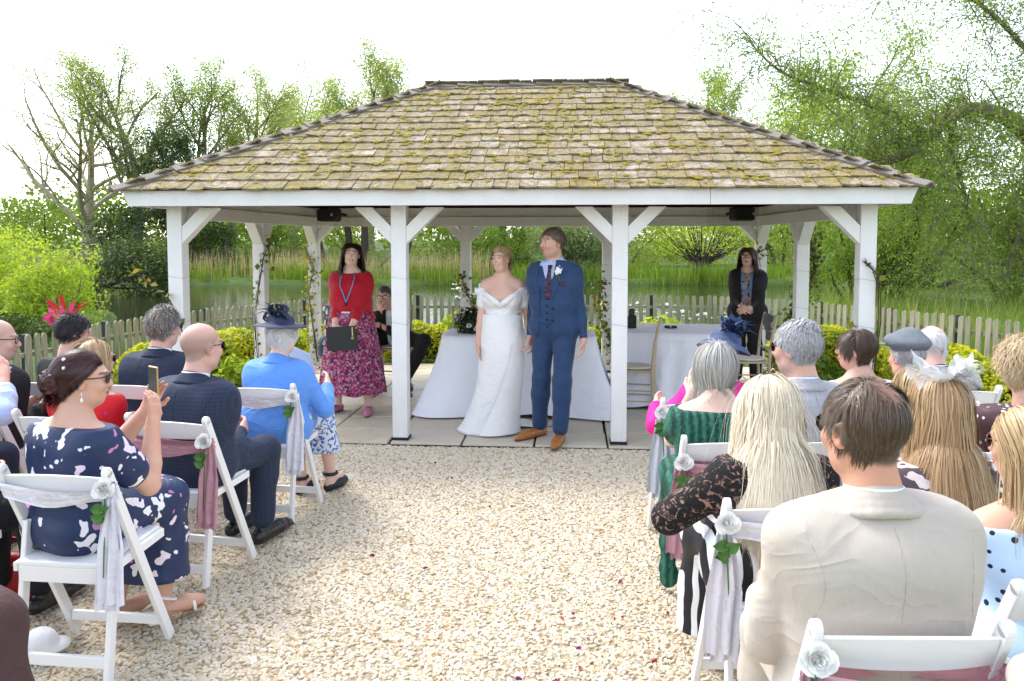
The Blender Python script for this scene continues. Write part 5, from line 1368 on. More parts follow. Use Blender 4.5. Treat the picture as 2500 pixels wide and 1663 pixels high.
def _clear():
    m, nt, out = NT('clear_lens'); bsdf(nt, out, (.9, .92, .93), .03, .5, alpha=.18); return m
CLENS = _clear()
def M_check(name, base, line, s=28):
    m, nt, out = NT(name); v = coords(nt)
    w1 = nt.nodes.new('ShaderNodeTexWave'); w1.bands_direction = 'X'; w1.inputs['Scale'].default_value = s / 3; nt.links.new(v, w1.inputs['Vector'])
    w2 = nt.nodes.new('ShaderNodeTexWave'); w2.bands_direction = 'Z'; w2.inputs['Scale'].default_value = s / 3; nt.links.new(v, w2.inputs['Vector'])
    r1 = ramp(nt, [(.80, (0, 0, 0)), (.95, (1, 1, 1))]); r2 = ramp(nt, [(.80, (0, 0, 0)), (.95, (1, 1, 1))]); nt.links.new(w1.outputs[0], r1.inputs[0]); nt.links.new(w2.outputs[0], r2.inputs[0])
    c = mixc(nt, mathn(nt, 'MULTIPLY', mathn(nt, 'ADD', r1.outputs[0], r2.outputs[0]), .16), base, line)
    nf = noise(nt, v, 6, 2, .5, 1.2); nb = noise(nt, v, 420, 2)
    bsdf(nt, out, c, .75, .25, 0, bumpn(nt, nb.outputs[0], .0008, 1, bumpn(nt, nf.outputs[0], .012)), .05); return m
NAVYC = M_check('navy_check', (.018, .027, .055), (.05, .07, .12), 50)
GREYC = M_check('grey_check', (.33, .33, .36), (.50, .50, .53), 36)
def M_print(name, base, spots, scale=14, thr=.32, warp=.5, bump=.01, rough=.6, ring=None, dens=1.0, ns=5):
    """printed cloth: blobs of several colours scattered on a ground colour"""
    m, nt, out = NT(name); v = coords(nt); nz = noise(nt, v, scale * .45, 3)
    vm = nt.nodes.new('ShaderNodeVectorMath'); vm.operation = 'MULTIPLY_ADD'; vm.inputs[1].default_value = (warp / scale * 4,) * 3
    nt.links.new(nz.outputs['Color'], vm.inputs[0]); nt.links.new(v, vm.inputs[2])
    vo = nt.nodes.new('ShaderNodeTexVoronoi'); vo.inputs['Scale'].default_value = scale; nt.links.new(vm.outputs[0], vo.inputs['Vector'])
    col = ramp(nt, [(i / len(spots), c) for i, c in enumerate(spots)], 'CONSTANT')
    sx = nt.nodes.new('ShaderNodeSeparateColor'); nt.links.new(vo.outputs['Color'], sx.inputs[0]); nt.links.new(sx.outputs[0], col.inputs[0])
    fac = ramp(nt, [(thr, (1, 1, 1)), (thr + .03, (0, 0, 0))]); nt.links.new(vo.outputs['Distance'], fac.inputs[0])
    pick = mathn(nt, 'LESS_THAN', sx.outputs[1], dens); f = mathn(nt, 'MULTIPLY', fac.outputs[0], pick)
    c = mixc(nt, f, base, col.outputs[0])
    if ring:
        w = nt.nodes.new('ShaderNodeMath'); w.operation = 'SINE'; nt.links.new(mathn(nt, 'MULTIPLY', vo.outputs['Distance'], 55.0), w.inputs[0])
        c = mixc(nt, mathn(nt, 'MULTIPLY', mathn(nt, 'GREATER_THAN', w.outputs[0], .35), .55), c, ring)
    nf = noise(nt, v, ns, 2, .5, 1.2)
    bsdf(nt, out, c, rough, .3, 0, bumpn(nt, nf.outputs[0], bump)); return m
FLORAL = M_print('navy_floral', (.016, .030, .085), [(.78, .70, .76), (.80, .76, .80), (.50, .20, .38), (.74, .62, .72), (.80, .78, .82)], 13, .40, 1.3, .014, .45, dens=.60)
ROSES = M_print('rose_print', (.022, .012, .045), [(.40, .03, .12), (.52, .17, .30), (.32, .02, .08), (.50, .26, .36), (.40, .07, .17)], 46, .62, .5, .012, .6, ring=(.05, .015, .05))
TEALF = M_print('teal_print', (.03, .07, .09), [(.5, .12, .22), (.5, .42, .42), (.02, .03, .05), (.45, .30, .32)], 16, .45, .6)
POLKA_B = M_print('blue_polka', (.50, .66, .86), [(.012, .016, .05)], 24, .19, 0.0, .014, .6)
POLKA_N = M_print('brown_polka', (.075, .035, .042), [(.75, .72, .72)], 34, .24, 0.0, .010, .6, dens=.8)
LEAFP = M_print('brown_leaf_print', (.085, .06, .07), [(.70, .64, .60), (.66, .56, .52), (.74, .70, .66)], 15, .48, 1.2, .010, .6, dens=.75)
REDF = M_print('red_bird_print', (.60, .008, .016), [(.12, .20, .30), (.36, .05, .36), (.58, .70, .76)], 12, .22, 1.0, .010, .55, dens=.45)
GREYP = M_print('grey_top_print', (.22, .22, .25), [(.02, .02, .025), (.4, .10, .06), (.05, .05, .06)], 26, .36, .4)
BLUEPR = M_print('blue_white_print', (.62, .68, .78), [(.05, .12, .42), (.08, .20, .55)], 40, .45, .8)
def M_lace():
    m, nt, out = NT('black_lace'); v = coords(nt); n1 = noise(nt, v, 22, 4, .65, 2.5); r = ramp(nt, [(.55, (.010, .010, .011)), (.62, (.30, .17, .13))]); nt.links.new(n1.outputs[0], r.inputs[0])
    n2 = noise(nt, v, 90, 3); bsdf(nt, out, r.outputs[0], .75, .2, 0, bumpn(nt, n2.outputs[0], .004)); return m
LACE = M_lace()
def M_zebra():
    m, nt, out = NT('black_white_swirl'); v = coords(nt); w = nt.nodes.new('ShaderNodeTexWave'); w.inputs['Scale'].default_value = 6.5; w.inputs['Distortion'].default_value = 4; w.inputs['Detail'].default_value = 1; w.inputs['Detail Scale'].default_value = .8
    nt.links.new(v, w.inputs['Vector']); r = ramp(nt, [(.52, (.012, .012, .016)), (.56, (.75, .75, .76))]); nt.links.new(w.outputs[0], r.inputs[0]); bsdf(nt, out, r.outputs[0], .55, .3); return m
ZEBRA = M_zebra()
def M_greenlace():
    m, nt, out = NT('green_lace'); v = coords(nt); w = nt.nodes.new('ShaderNodeTexWave'); w.inputs['Scale'].default_value = 9; w.bands_direction = 'X'; w.inputs['Distortion'].default_value = 1.2; w.inputs['Detail Scale'].default_value = 6; nt.links.new(v, w.inputs['Vector'])
    n2 = noise(nt, coords(nt, (1, 1, .5)), 95, 2); h = mathn(nt, 'ADD', mathn(nt, 'MULTIPLY', w.outputs[0], .5), n2.outputs[0])
    r = ramp(nt, [(.45, (.004, .028, .020)), (.75, (.010, .085, .058)), (1.1, (.03, .15, .105))]); nt.links.new(h, r.inputs[0]); bsdf(nt, out, r.outputs[0], .7, .3, 0, bumpn(nt, h, .006)); return m
GLACE = M_greenlace()

H_DKBR = M_hair('hair_dark_brown', (.018, .010, .007), (.035, .018, .012), (.06, .03, .02))
H_BURG = M_hair('hair_burgundy', (.018, .006, .007), (.045, .012, .012), (.10, .025, .025), .35)
H_BLK = M_hair('hair_black', (.008, .008, .009), (.016, .015, .016), (.03, .028, .03))
H_BROWN = M_hair('hair_brown', (.05, .030, .018), (.10, .062, .038), (.17, .11, .07))
H_BROWN2 = M_hair('hair_cropped_brown', (.030, .016, .010), (.07, .04, .025), (.13, .075, .045))
H_AUB = M_hair('hair_auburn', (.05, .022, .012), (.09, .042, .022), (.13, .065, .035))
H_BLOND = M_hair('hair_blonde', (.40, .28, .14), (.54, .40, .23), (.66, .52, .33))
H_BLOND2 = M_hair('hair_golden', (.30, .19, .09), (.42, .28, .14), (.54, .40, .22))
H_PLAT = M_hair('hair_platinum', (.64, .54, .38), (.75, .66, .50), (.80, .74, .62))
H_GREY = M_hair('hair_grey', (.24, .24, .25), (.36, .36, .37), (.55, .55, .56))
H_GREYB = M_hair('hair_grey_bob', (.30, .29, .26), (.44, .43, .40), (.62, .61, .58))
H_WHITE = M_hair('hair_white', (.58, .57, .56), (.74, .73, .73), (.82, .82, .83))
H_GREYBR = M_hair('hair_grey_brown', (.10, .085, .07), (.24, .21, .18), (.45, .42, .38))
H_HON = M_hair('hair_honey', (.28, .16, .07), (.41, .26, .125), (.54, .37, .20))
H_GROOM = M_hair('hair_sandy_grey', (.09, .065, .05), (.16, .12, .09), (.26, .21, .17))

def part_down(x0=0.0, fwd=-.25, out=1.0):
    def f(p, n):
        d = np.zeros_like(p); fr = p[:, 1] > .02; d[:, 0] = np.sign(p[:, 0] - x0) * np.where(fr, out * 1.3, out * .6); d[:, 1] = np.where(fr, fwd - .75, fwd); d[:, 2] = np.where(fr & (p[:, 2] > .05), .05, -.4); return d
    return f
def radial_down(p, n):
    d = np.zeros_like(p); d[:, 0] = p[:, 0] * 9; d[:, 1] = (p[:, 1] + .02) * 9; d[:, 2] = -.55; return d
def shoulders_of(J, extra=.012):
    k = J['k']; m = J['pel'] + J['u'] * J['T'] * .42
    return [(m, A3((.15 * k, .150 * k, .31 * k))), (J['neck'] - J['u'] * .06, A3((.16 * k, .085 * k, .06 * k))), (J['neck'] + J['u'] * .04, A3((.062, .062, .09)) * k)]

# ================================================================= under the roof
# ---- celebrant
P = new_person('woman in red jacket and rose print skirt standing with a black folder', (-2.16, 7.62), 178)
J = skeleton(False, 1.66, sw=.146, headyaw=14, headpitch=3, headroll=-7, hands={'R': (.085, .235, .865), 'L': (-.075, .245, .855)}, feet={'R': (.15, 0, .09), 'L': (-.17, .03, .09)})
gc = G(1.18, 1.22, 1.10, 1.05, .9)
body(P, J, (.76, .55, .46), .97, True, .005, (.02, .011, .008), a0=1.0, ar=.005, legs=1.2, lr=.009, mo=1.0, fdir={'R': (.25, 1, 0), 'L': (-.2, 1, 0)},
     hands={'R': dict(dirv=(-.6, .3, -.75), palm=(-.3, -.9, -.1), curl=.35), 'L': dict(dirv=(.25, .3, -.9), palm=(.1, -1, -.2), curl=.3)},
     pk=dict(lip=(.42, .10, .09), brow=(.03, .018, .012), teeth=True, blush=.35), girth=1.08, tors=.012, tg=gc)
tp = top_prims(J, gc, .016, 1.50, .012, 1.12)
garment(P, 'jacket', tp, REDJ, .008, [neck_cut(J, .0, .30), ((0, 0, .915), (0, 0, -1))], .004, 3)
mb = MB(); rings = []
for i, t in enumerate(np.linspace(0, 1, 16)):
    z = .99 - .79 * t; rings.append(ell_ring((0, .015), .205 + .125 * t ** .8, .185 + .075 * t ** .8, z + 0.0, 96, .4, .012 + .03 * t, 13))
for q in rings[-1]: q.z += .012 * math.sin(9 * math.atan2(q.y, q.x))
mb.loft(rings); sk = mb.build('skirt', ROSES, P, smooth=True)
hair(P, J, H_DKBR, 620, .42, .022, .009, part_down(0, -.05, .8), .45, .12, .018, sc=.97, collide=shoulders_of(J), jl=.10, seed=1)
for s, d in (('R', (.25, 1, 0)), ('L', (-.2, 1, 0))): shoe(P, J, s, SHOEP, SOLET, d)
LANY = M('lanyard_blue', (.10, .30, .62), .5, .3, 60)
def lanyard(root, J, prims, drop, w=.085):
    n = J['neck']; pts = []
    for x, z in ((-w * .62, n[2] - .01), (-w * .8, n[2] - .07), (-w * .7, n[2] - .14), (-.02, n[2] - drop + .06), (0, n[2] - drop)): pts.append(Vector((x, front_y(prims, x, z) + .008 if z < n[2] - .03 else n[1] + .055, z)))
    p2 = [Vector((-p.x, p.y, p.z)) for p in pts]; mb = MB(); mb.tube(pts, .006, 5); mb.tube(p2, .006, 5); o = mb.build('lanyard', LANY, root, smooth=True); return o, pts[-1]
lo, e = lanyard(P, J, tp, .30)
mb = MB(); mb.tube([e, e - Vector((0, 0, .03))], .012, 8); mb.build('clip', PLAST, lo)
bz = e.z - .115; by = front_y(tp, 0, bz) + .018
mb = MB(); mb.box((0, by, bz), (.085, .003, .062)); bd = mb.build('badge', M('badge_card', (.78, .80, .82), .4, .03), lo)
mb = MB(); mb.box((.024, by + .003, bz - .004), (.026, .002, .042)); mb.build('photo', M('badge_photo', (.10, .12, .16), .5, .6, 60), bd)
mb = MB(); mb.box((-.018, by + .003, bz - .018), (.03, .002, .006)); mb.box((-.014, by + .003, bz + .014), (.038, .002, .005)); mb.build('print', M('badge_print', (.2, .2, .24), .5), bd)
# folder
fo = empty('folder', (P.location.x - .015, P.location.y - .285, .87), rad(178), 'black folder with gold corners held by the woman in red', 'folder')
mb = MB(); mb.box((0, 0, -.11), (.30, .014, .225), Euler((rad(6), rad(4), 0)).to_matrix()); mb.build('cover', M('black_folder', (.014, .016, .017), .5, .15, 30, .001, 200), fo, bevel=.003)
GOLD = M('gold_trim', (.55, .38, .10), .35, .1, 20, metal=.7)
mb = MB(); mb.box((-.105, .009, -.045), (.012, .002, .085), Euler((rad(6), rad(4), 0)).to_matrix()); mb.tube([(-.106, .008, -.105), (-.106, .011, -.105)], .014, 10); mb.build('emblem', GOLD, fo)
mb = MB(); mb.box((.143, .008, -.002), (.016, .004, .016)); mb.box((-.143, .008, -.008), (.016, .004, .016)); mb.build('corner', GOLD, fo)
mb = MB(); mb.tube([Vector(J['wrL']) + Vector((.02 * math.cos(a) * 1.4, .03 * math.sin(a), .012 * math.cos(a))) for a in np.linspace(0, 6.28, 13)], .004, 5); mb.build('bracelet', M('silver', (.7, .7, .72), .25, .05, 10, metal=.9), P)

# ---- bride
P = new_person('bride in a white off-shoulder gown with pearl necklace', (-.62, 6.90), 180)
J = skeleton(False, 1.63, sw=.148, headyaw=-26, headpitch=2, headroll=4, hands={'R': (.205, .05, .745), 'L': (-.262, .07, .835)}, slean=-1)
gb = G(.95, .86, .98, 1.1, .5)
body(P, J, (.70, .46, .36), .95, True, .005, (.34, .22, .12), a0=.2, ar=.006, tors=.007, tg=gb, mo=.45, girth=1.1,
     hands={'R': dict(dirv=(-.05, .2, -1), palm=(-1, .15, 0), curl=.28), 'L': dict(dirv=(-.15, .1, -1), palm=(1, -.2, 0), curl=.75)}, pk=dict(lip=(.45, .16, .14), brow=(.22, .14, .08), teeth=True, blush=.35))
shz = J['shL'][2]
def bod_top(X, Y, Z): return (Z - (shz - .135 + .78 * np.minimum(np.abs(X), .17) + np.where(Y < .0, .03, 0) + 0 * X)).astype(np.float32)
bp = torso(J, gb, .011) + sum([arm(J, s, .10, .56, .020, .022, 1.1) for s in ('L', 'R')], [])
garment(P, 'bodice', bp, SATIN, .007, [bod_top, ((0, 0, .99), (0, 0, -1))], .0028, 5, 1.6)
for sg in (-1, 1):    # folded-over neckline band crossing the bust
    pts = []
    for t in np.linspace(0, 1, 12):
        x = sg * (.235 - .235 * t) ; z = shz - .02 - .115 * t + .02 * math.sin(t * 3.1); y = front_y(bp, x, z) if abs(x) < .16 else J['shL'][1] + .05 - (abs(x) - .16) * .5
        pts.append(Vector((x, y + .004, z)))
    rings = [[p + Vector((0, .010, .012)), p + Vector((0, .016, -.014)), p + Vector((0, .010, -.045)), p + Vector((0, -.012, -.05)), p + Vector((0, -.012, .012))] for p in pts]
    mb = MB(); mb.loft(rings, True, True, True); mb.build('neckline_fold', SATIN, P, smooth=True)
mb = MB(); rings = []
prof = [(1.045, .170, .130, 0, 0.004), (.97, .176, .138, 0, 0), (.86, .192, .154, 0, 0), (.74, .200, .160, .0, 0), (.60, .198, .158, .005, 0), (.45, .196, .158, .02, 0), (.30, .208, .17, .045, -.01), (.18, .226, .19, .07, -.02), (.08, .25, .21, .095, -.03), (.03, .272, .235, .11, -.04), (.006, .29, .255, .118, -.05)]
for i, (z, rx, ry, ox, oy) in enumerate(prof):
    t = i / 10; rings.append(ell_ring((ox, oy), rx, ry, z, 80, 1.2, .004 + .02 * t * t, 7))
    for q in rings[-1]:      # soft swags from the hip gather
        a = math.atan2(q.y - oy, q.x - ox); gq = max(0, math.cos(a - 1.9)); q.x += 0; q.y += .010 * gq * math.sin(26 * q.z + 9 * q.x) * (1 if z > .35 else .3)
mb.loft(rings, True, False, True); mb.build('gown_skirt', SATIN, P, smooth=True)
mb = MB()     # diagonal overlay drape falling from the left hip
rings = []
for t in np.linspace(0, 1, 14):
    z = .98 - .96 * t; a = rad(62 + 42 * (1 - (1 - t) ** 1.6)) if False else rad(140 - 62 * t ** .8)
    row = []
    for j, w in enumerate(np.linspace(0, 1, 7)):
        aa = a + (rad(205) - a) * w * 1.0; rz = np.interp(z, [0, .03, .3, .6, .86, 1.02], [.295, .277, .213, .203, .196, .176]); ry = np.interp(z, [0, .03, .3, .6, .86, 1.02], [.26, .24, .176, .165, .158, .136]); ox = np.interp(z, [0, .3, .6], [.118, .045, .005])
        row.append(Vector((ox + math.cos(aa) * (rz + .008 * math.sin(w * 9 + t * 3)), math.sin(aa) * (ry + .010 + .006 * math.sin(w * 12)), z + .002)))
    rings.append(row)
mb.loft(rings, False); mb.build('overlay_drape', SATIN, P, smooth=True)
mb = MB(); rings = []
for t in np.linspace(0, 1, 8):     # train spread behind towards the groom
    rings.append([Vector((.10 - .62 * t * s_ - .02, -.12 - .26 * t + .30 * (s_ - .5) * (1 - t * .3), .012 + .05 * (1 - t) + .02 * math.sin(8 * s_ + 5 * t))) for s_ in np.linspace(.2, 1, 10)])
mb.loft(rings, False); mb.build('train', SATIN, P, smooth=True)
mb = MB(); rr_ = J['neck']
for i in range(34):
    a = 2 * math.pi * i / 34; x, f_ = math.sin(a), math.cos(a); p = Vector((rr_[0] + x * .072, rr_[1] + .004 + f_ * .068, rr_[2] + .012 - .045 * (f_ * .5 + .5)))
    mb.tube([p - Vector((0, 0, .0045)), p, p + Vector((0, 0, .0045))], [.002, .0052, .002], 6)
mb.build('necklace', M('pearl', (.80, .77, .70), .25, .04, 10), P, smooth=True)
hair(P, J, H_BLOND, 560, .14, .012, .008, lambda p, n: np.stack([np.sign(p[:, 0] + .02) * np.where(p[:, 1] > .03, 1.0, .3), np.full(len(p), -1.1), np.where(p[:, 1] > .03, .1, -.3)], 1), .10, .25, .030, sc=.95, jl=.2, seed=2)
def bun(root, J, sc, c, r, mat, n=120, seed=0, name='bun'):
    rs = np.random.RandomState(seed); R = J['Rh']; s = J['k'] * sc; V = []; F = []; w = .0045; o = 0
    for i in range(n):
        ax = rs.normal(size=3); ax = unit(ax * A3((1, .5, 1))); b = unit(np.cross(ax, rs.normal(size=3))); c2 = np.cross(ax, b); q = rs.uniform(0, .35) * (1 if rs.rand() > .5 else -1)
        rr = r * math.sqrt(1 - q * q) * rs.uniform(.9, 1.06); ph = rs.uniform(0, 6.28); L = rs.uniform(2, 4.5); m = 10
        for j in range(m):
            a = ph + L * j / (m - 1); d = b * math.cos(a) + c2 * math.sin(a); p = A3(c) + (ax * q * r + d * rr) * A3((1, .85, .95)); V += [p - ax * w, p + ax * w]
            if j: F.append((o + 2 * j - 2, o + 2 * j - 1, o + 2 * j + 1, o + 2 * j))
        o += 2 * m
    return mesh_np(name, (np.array(V) * s) @ R.T + J['head'], np.array(F), mat, root)
bun(P, J, .95, (.012, -.105, -.035), .042, H_BLOND, 110, 3)
hair(P, J, H_BLOND, 34, .15, .016, .004, lambda p, n: np.stack([np.sign(p[:, 0]) * .9, np.full(len(p), .15), np.full(len(p), -.7)], 1), .5, .25, .022, sc=.95, mask=lambda p: (p[:, 1] > .035) & (p[:, 2] > .03) & (np.abs(p[:, 0]) > .045), seed=4, name='loose_strands', fine=0)

# ---- groom
P = new_person('groom in a blue three-piece suit with tan shoes and buttonhole', (-.155, 6.74), 168)
J = skeleton(False, 1.785, sw=.156, headyaw=-44, headpitch=0, hands={'R': (.218, -.015, .865), 'L': (-.262, .05, .845)}, feet={'R': (.135, -.02, .09), 'L': (-.085, .14, .09)})
gg = G(1.0, 1.1, 1.12, 0, .55)
body(P, J, ROSY, 1.0, False, .005, (.12, .09, .07), a0=1.5, ar=.0055, tors=None, hands={'R': dict(dirv=(.12, .05, -1), palm=(.9, .2, 0), curl=.7), 'L': dict(dirv=(.02, .12, -1), palm=(1, .1, 0), curl=.5)},
     pk=dict(brow=(.16, .11, .08), stubble=(.42, .27, .22), blush=.5))
vx = .02
sp = torso(J, gg, .009); garment(P, 'shirt', sp + [RC(J['neck'] + J['u'] * .05, J['neck'] - J['u'] * .05, .062, .075, .04)], BSHIRT, .009, [neck_cut(J, .03, .3), ((0, 0, 1.0), (0, 0, -1))])
band(P, 'shirt_collar', J['neck'] + J['u'] * .012, J['u'], J['f'], .074, .066, .06, BSHIRT, (-172, 172), 1.0, .006, drop=.06)
vp = torso(J, gg, .017)
zt = J['neck'][2]
garment(P, 'waistcoat', vp, GROOMB, .008, [neck_cut(J, -.02), lambda X, Y, Z: np.where(Y > 0, .07 - (np.abs(X - vx) + (zt - .10 - Z) * .30), -.2) + 0 * Z if False else np.minimum(.055 - np.abs(X - vx) + (Z - (zt - .06)) * .42, Y - .0) + 0 * Z, ((0, 0, .985), (0, 0, -1))])
def jcut(X, Y, Z):
    hw = np.interp(Z, [.72, .82, .95, 1.10, 1.22, 1.40, 1.55], [.15, .085, .058, .050, .060, .078, .07]); return (np.minimum(hw - np.abs(X - .045), Y - .02)).astype(np.float32)
_, jp = suit_jacket(P, J, gg, GROOMB, .008, .024, .006, .003, 7, [jcut, ((0, 0, .765), (0, 0, -1))], skirt=False, collar=False)
trousers(P, J, gg, GROOMB, .009, .016, 1.95, .004, 4)
jn = top_prims(J, gg, .026, 0)
for sg, x0 in ((1, .045 + .058), (-1, .045 - .058)):
    A_ = [(.045 + sg * .072, zt - .005), (.045 + sg * .070, zt - .09), (.045 + sg * .058, zt - .2), (.045 + sg * .050, zt - .31)]
    B_ = [(.045 + sg * .100, zt - .02), (.045 + sg * .135, zt - .10), (.045 + sg * .105, zt - .2), (.045 + sg * .052, zt - .315)]
    patch_front(jn, (A_, B_), .005, GROOMB, P, 'lapel')
coat_collar(P, J, GROOMB, .045, 140)
TIE = M_print('dark_tie', (.012, .014, .035), [(.12, .03, .06), (.05, .03, .08)], 40, .5, .8)
patch_front(sp, ([(vx - .022, zt - .012), (vx - .014, zt - .055), (vx - .026, zt - .15), (vx - .034, zt - .30)], [(vx + .022, zt - .012), (vx + .014, zt - .055), (vx + .026, zt - .15), (vx + .034, zt - .30)]), .012, TIE, P, 'tie')
mb = MB()
for i in range(6):
    z = zt - .235 - i * .058; mb.tube([(vx + .012, front_y(vp, vx, z) + .002, z), (vx + .012, front_y(vp, vx, z) + .009, z)], .0075, 8)
mb.build('waistcoat_button', PLAST, P)
mb = MB()
for i, z in enumerate((zt - .37, zt - .47)): mb.tube([(-.022, front_y(jn, -.022, z) + .003, z), (-.022, front_y(jn, -.022, z) + .009, z)], .010, 9)
mb.build('jacket_button', PLAST, P)
patch_front(jn, ([(-.075, zt - .175), (-.105, zt - .178), (-.135, zt - .180)], [(-.075, zt - .15), (-.105, zt - .142), (-.135, zt - .158)]), .006, TIE, P, 'pocket_square')
patch_front(jn, ([(-.07, zt - .51), (-.12, zt - .505), (-.17, zt - .50)], [(-.07, zt - .465), (-.12, zt - .46), (-.17, zt - .455)]), .006, GROOMB, P, 'pocket_flap')
for s, d in (('R', (.55, 1, 0)), ('L', (-.03, 1, 0))): shoe(P, J, s, SHOET, SOLET, d, L=.29)
hair(P, J, H_GROOM, 620, .030, .008, .006, (0, .25, .2), .15, .35, .006, seed=5, rs=np.random.RandomState(8))
bo = empty('buttonhole_flower', (0, 0, 0), 0, 'white rose buttonhole on the groom lapel', 'flower'); 
q = RotZ(rad(168)) @ A3((-.062, front_y(jn, -.062, zt - .08) + .02, zt - .08)) + A3(P.location); bo.location = q
mb = MB()
for i in range(9): a = i * 2.4; r_ = .004 * math.sqrt(i); c = Vector((r_ * 2.2 * math.cos(a), 0, r_ * 2.2 * math.sin(a) + .02)); mb.tube([c + Vector((0, .004, 0)), c + Vector((0, -.012, 0)), c + Vector((0, -.018, 0))], [.010, .012, .004], 6)
mb.build('petal', WSHIRT, bo, smooth=True)
mb = MB(); mb.tube([(0, 0, .01), (.008, -.006, -.03), (.022, -.006, -.07)], .003, 5); mb.build('stem', LG_GRASS, bo)
rs = np.random.RandomState(1); V, F = leaf_cards(rs.normal(size=(40, 3)) * A3((.014, .004, .018)) + A3((0, -.004, .01)), rs.normal(size=(40, 3)) + A3((0, -2, 0)), .018, rs=rs); mesh_np('leaf', V, F, LG_MID, bo, smooth=False)
mb = MB()
for i in range(12): c = Vector((rs.normal() * .012 + .014, -.01, .045 + rs.normal() * .010)); mb.tube([c, c + Vector((0, -.004, .0))], .004, 5)
mb.build('sprig', WSHIRT, bo)

# ---- woman in black blazer by the rear post
P = new_person('woman in black blazer and grey top with clasped hands by the rear post', (2.02, 9.42), 164)
J = skeleton(False, 1.60, sw=.148, headyaw=-8, hands={'R': (.045, .245, .93), 'L': (-.035, .25, .915)}, feet={'R': (.11, 0, .09), 'L': (-.11, .02, .09)})
gw = G(1.12, 1.15, 1.08, 1.0, .6)
body(P, J, (.66, .44, .35), .96, True, .006, (.05, .028, .018), a0=1.6, ar=.006, hands={'R': dict(dirv=(-.8, .3, -.35), palm=(0, -1, 0), curl=.6), 'L': dict(dirv=(.8, .35, -.3), palm=(0, -1, 0), curl=.6)}, pk=dict(lip=(.40, .12, .11), brow=(.06, .035, .02)), tors=.012, tg=gw)
tp = torso(J, gw, .010); garment(P, 'top', tp, GREYP, .010, [neck_cut(J, -.005, .3), ((0, 0, .80), (0, 0, -1))])
def jcut(X, Y, Z): return (np.minimum(np.interp(Z, [.7, .95, 1.1, 1.38], [.10, .055, .055, .075]) - np.abs(X), Y - .02)).astype(np.float32)
_, jp = suit_jacket(P, J, gw, BLACKW, .010, .022, .009, .003, 9, [jcut, ((0, 0, .74), (0, 0, -1))], skirt=False)
trousers(P, J, gw, BLACKW, .012, .022, 1.95)
for s in ('L', 'R'): shoe(P, J, s, SHOEB, SOLE)
hair(P, J, H_AUB, 520, .34, .022, .010, part_down(0, -.05, .8), .45, .2, .024, wave=.004, wfreq=45, sc=.96, collide=shoulders_of(J), jl=.15, seed=6)
lanyard(P, J, tp, .28, .08); glasses(P, J, .96, PLAST, CLENS, name='glasses')
mb = MB(); mb.tube([Vector(J['wrL']) + Vector((.012 * math.sin(a), .028 * math.cos(a), .028 * math.sin(a))) for a in np.linspace(0, 6.28, 13)], .006, 5); mb.build('wrist_watch', M('silver', (.7, .7, .72), .25), P)

# ---- seated witnesses
P = new_person('seated man in black suit resting chin on hand behind the front post', (-2.10, 9.05), 172)
J = skeleton(True, 1.76, 1.04, lean=10, slean=8, sw=.16, headyaw=4, headpitch=-4, hands={'R': (.045, .24, .875), 'L': (.02, .26, .72)}, poles={'R': (.6, .2, -.8), 'L': (-.6, .2, -.6)}, knees={'R': (.14, .40, .53), 'L': (-.50, .22, .56)}, feet={'R': (.02, .42, .09), 'L': (-.32, .38, .16)})
gm = G(1, 1.1, 1.1, 0, .7)
body(P, J, ROSY, 1.0, False, .006, (.13, .10, .08), a0=1.5, ar=.006, hands={'R': dict(dirv=(-.1, .0, 1), palm=(-.3, -1, .1), curl=.9), 'L': dict(curl=.6)}, pk=dict(brow=(.15, .10, .07), stubble=(.40, .26, .2)))
garment(P, 'shirt', torso(J, gm, .008), WSHIRT, .012, [neck_cut(J, .02)])
def jcut(X, Y, Z): return (np.minimum(np.interp(Z, [.6, .8, 1.0], [.02, .03, .07]) - np.abs(X + .02), Y - .04)).astype(np.float32)
suit_jacket(P, J, gm, BLACKW, .011, .02, .016, .003, 11, [jcut]); trousers(P, J, gm, BLACKW, .012)
for s, d in (('R', (.1, 1, 0)), ('L', (-.6, 1, -.1))): shoe(P, J, s, M('brown_leather', (.055, .022, .012), .3, .2, 20), SOLE, d, L=.28)
hair(P, J, H_GROOM, 420, .028, .008, .007, (0, .2, .2), .15, .35, .006, seed=7); glasses(P, J, 1.0, PLAST, CLENS, name='glasses')
P = new_person('woman in teal floral dress seated behind the red jacket, legs crossed', (-2.72, 9.15), 184)
J = skeleton(True, 1.66, 1.10, sw=.16, headyaw=0, knees={'R': (.10, .40, .50), 'L': (-.02, .42, .58)}, feet={'R': (.05, .46, .09), 'L': (-.46, .50, .24)})
body(P, J, PALE, .96, True, .007, (.10, .06, .03), a0=.6, ar=.008, legs=1.0, lr=.010, fdir={'L': (-.75, .5, -.3), 'R': (0, 1, 0)})
garment(P, 'dress', top_prims(J, FEM, .012, .7, .016), TEALF, .012, [neck_cut(J, -.02, .2)]); skirt_seated(P, J, TEALF, .36)
hair(P, J, H_BROWN, 300, .26, .022, .010, part_down(), .45, .2, .02, sc=.96, collide=shoulders_of(J), seed=8)
SAND = M('nude_sandal', (.45, .32, .24), .5)
for s, d in (('L', unit((-.75, .5, -.3))), ('R', A3((0, 1, 0)))):
    an = J['an' + s]; mb = MB(); b = A3((an[0], an[1], an[2] - .085 + .004)); mb.tube([Vector(b - d * .03), Vector(b + d * .1 - A3((0, 0, .03))), Vector(b + d * .17 - A3((0, 0, .03)))], [.026, .03, .024], 8); mb.tube([Vector(an + A3((.04 * math.cos(a), .04 * math.sin(a), 0))) for a in np.linspace(0, 6.28, 12)], .005, 5); mb.tube([Vector(b - d * .03), Vector(b - d * .03 - A3((0, 0, .06)))], [.016, .012], 6); mb.build('sandal', SAND, P, smooth=True)
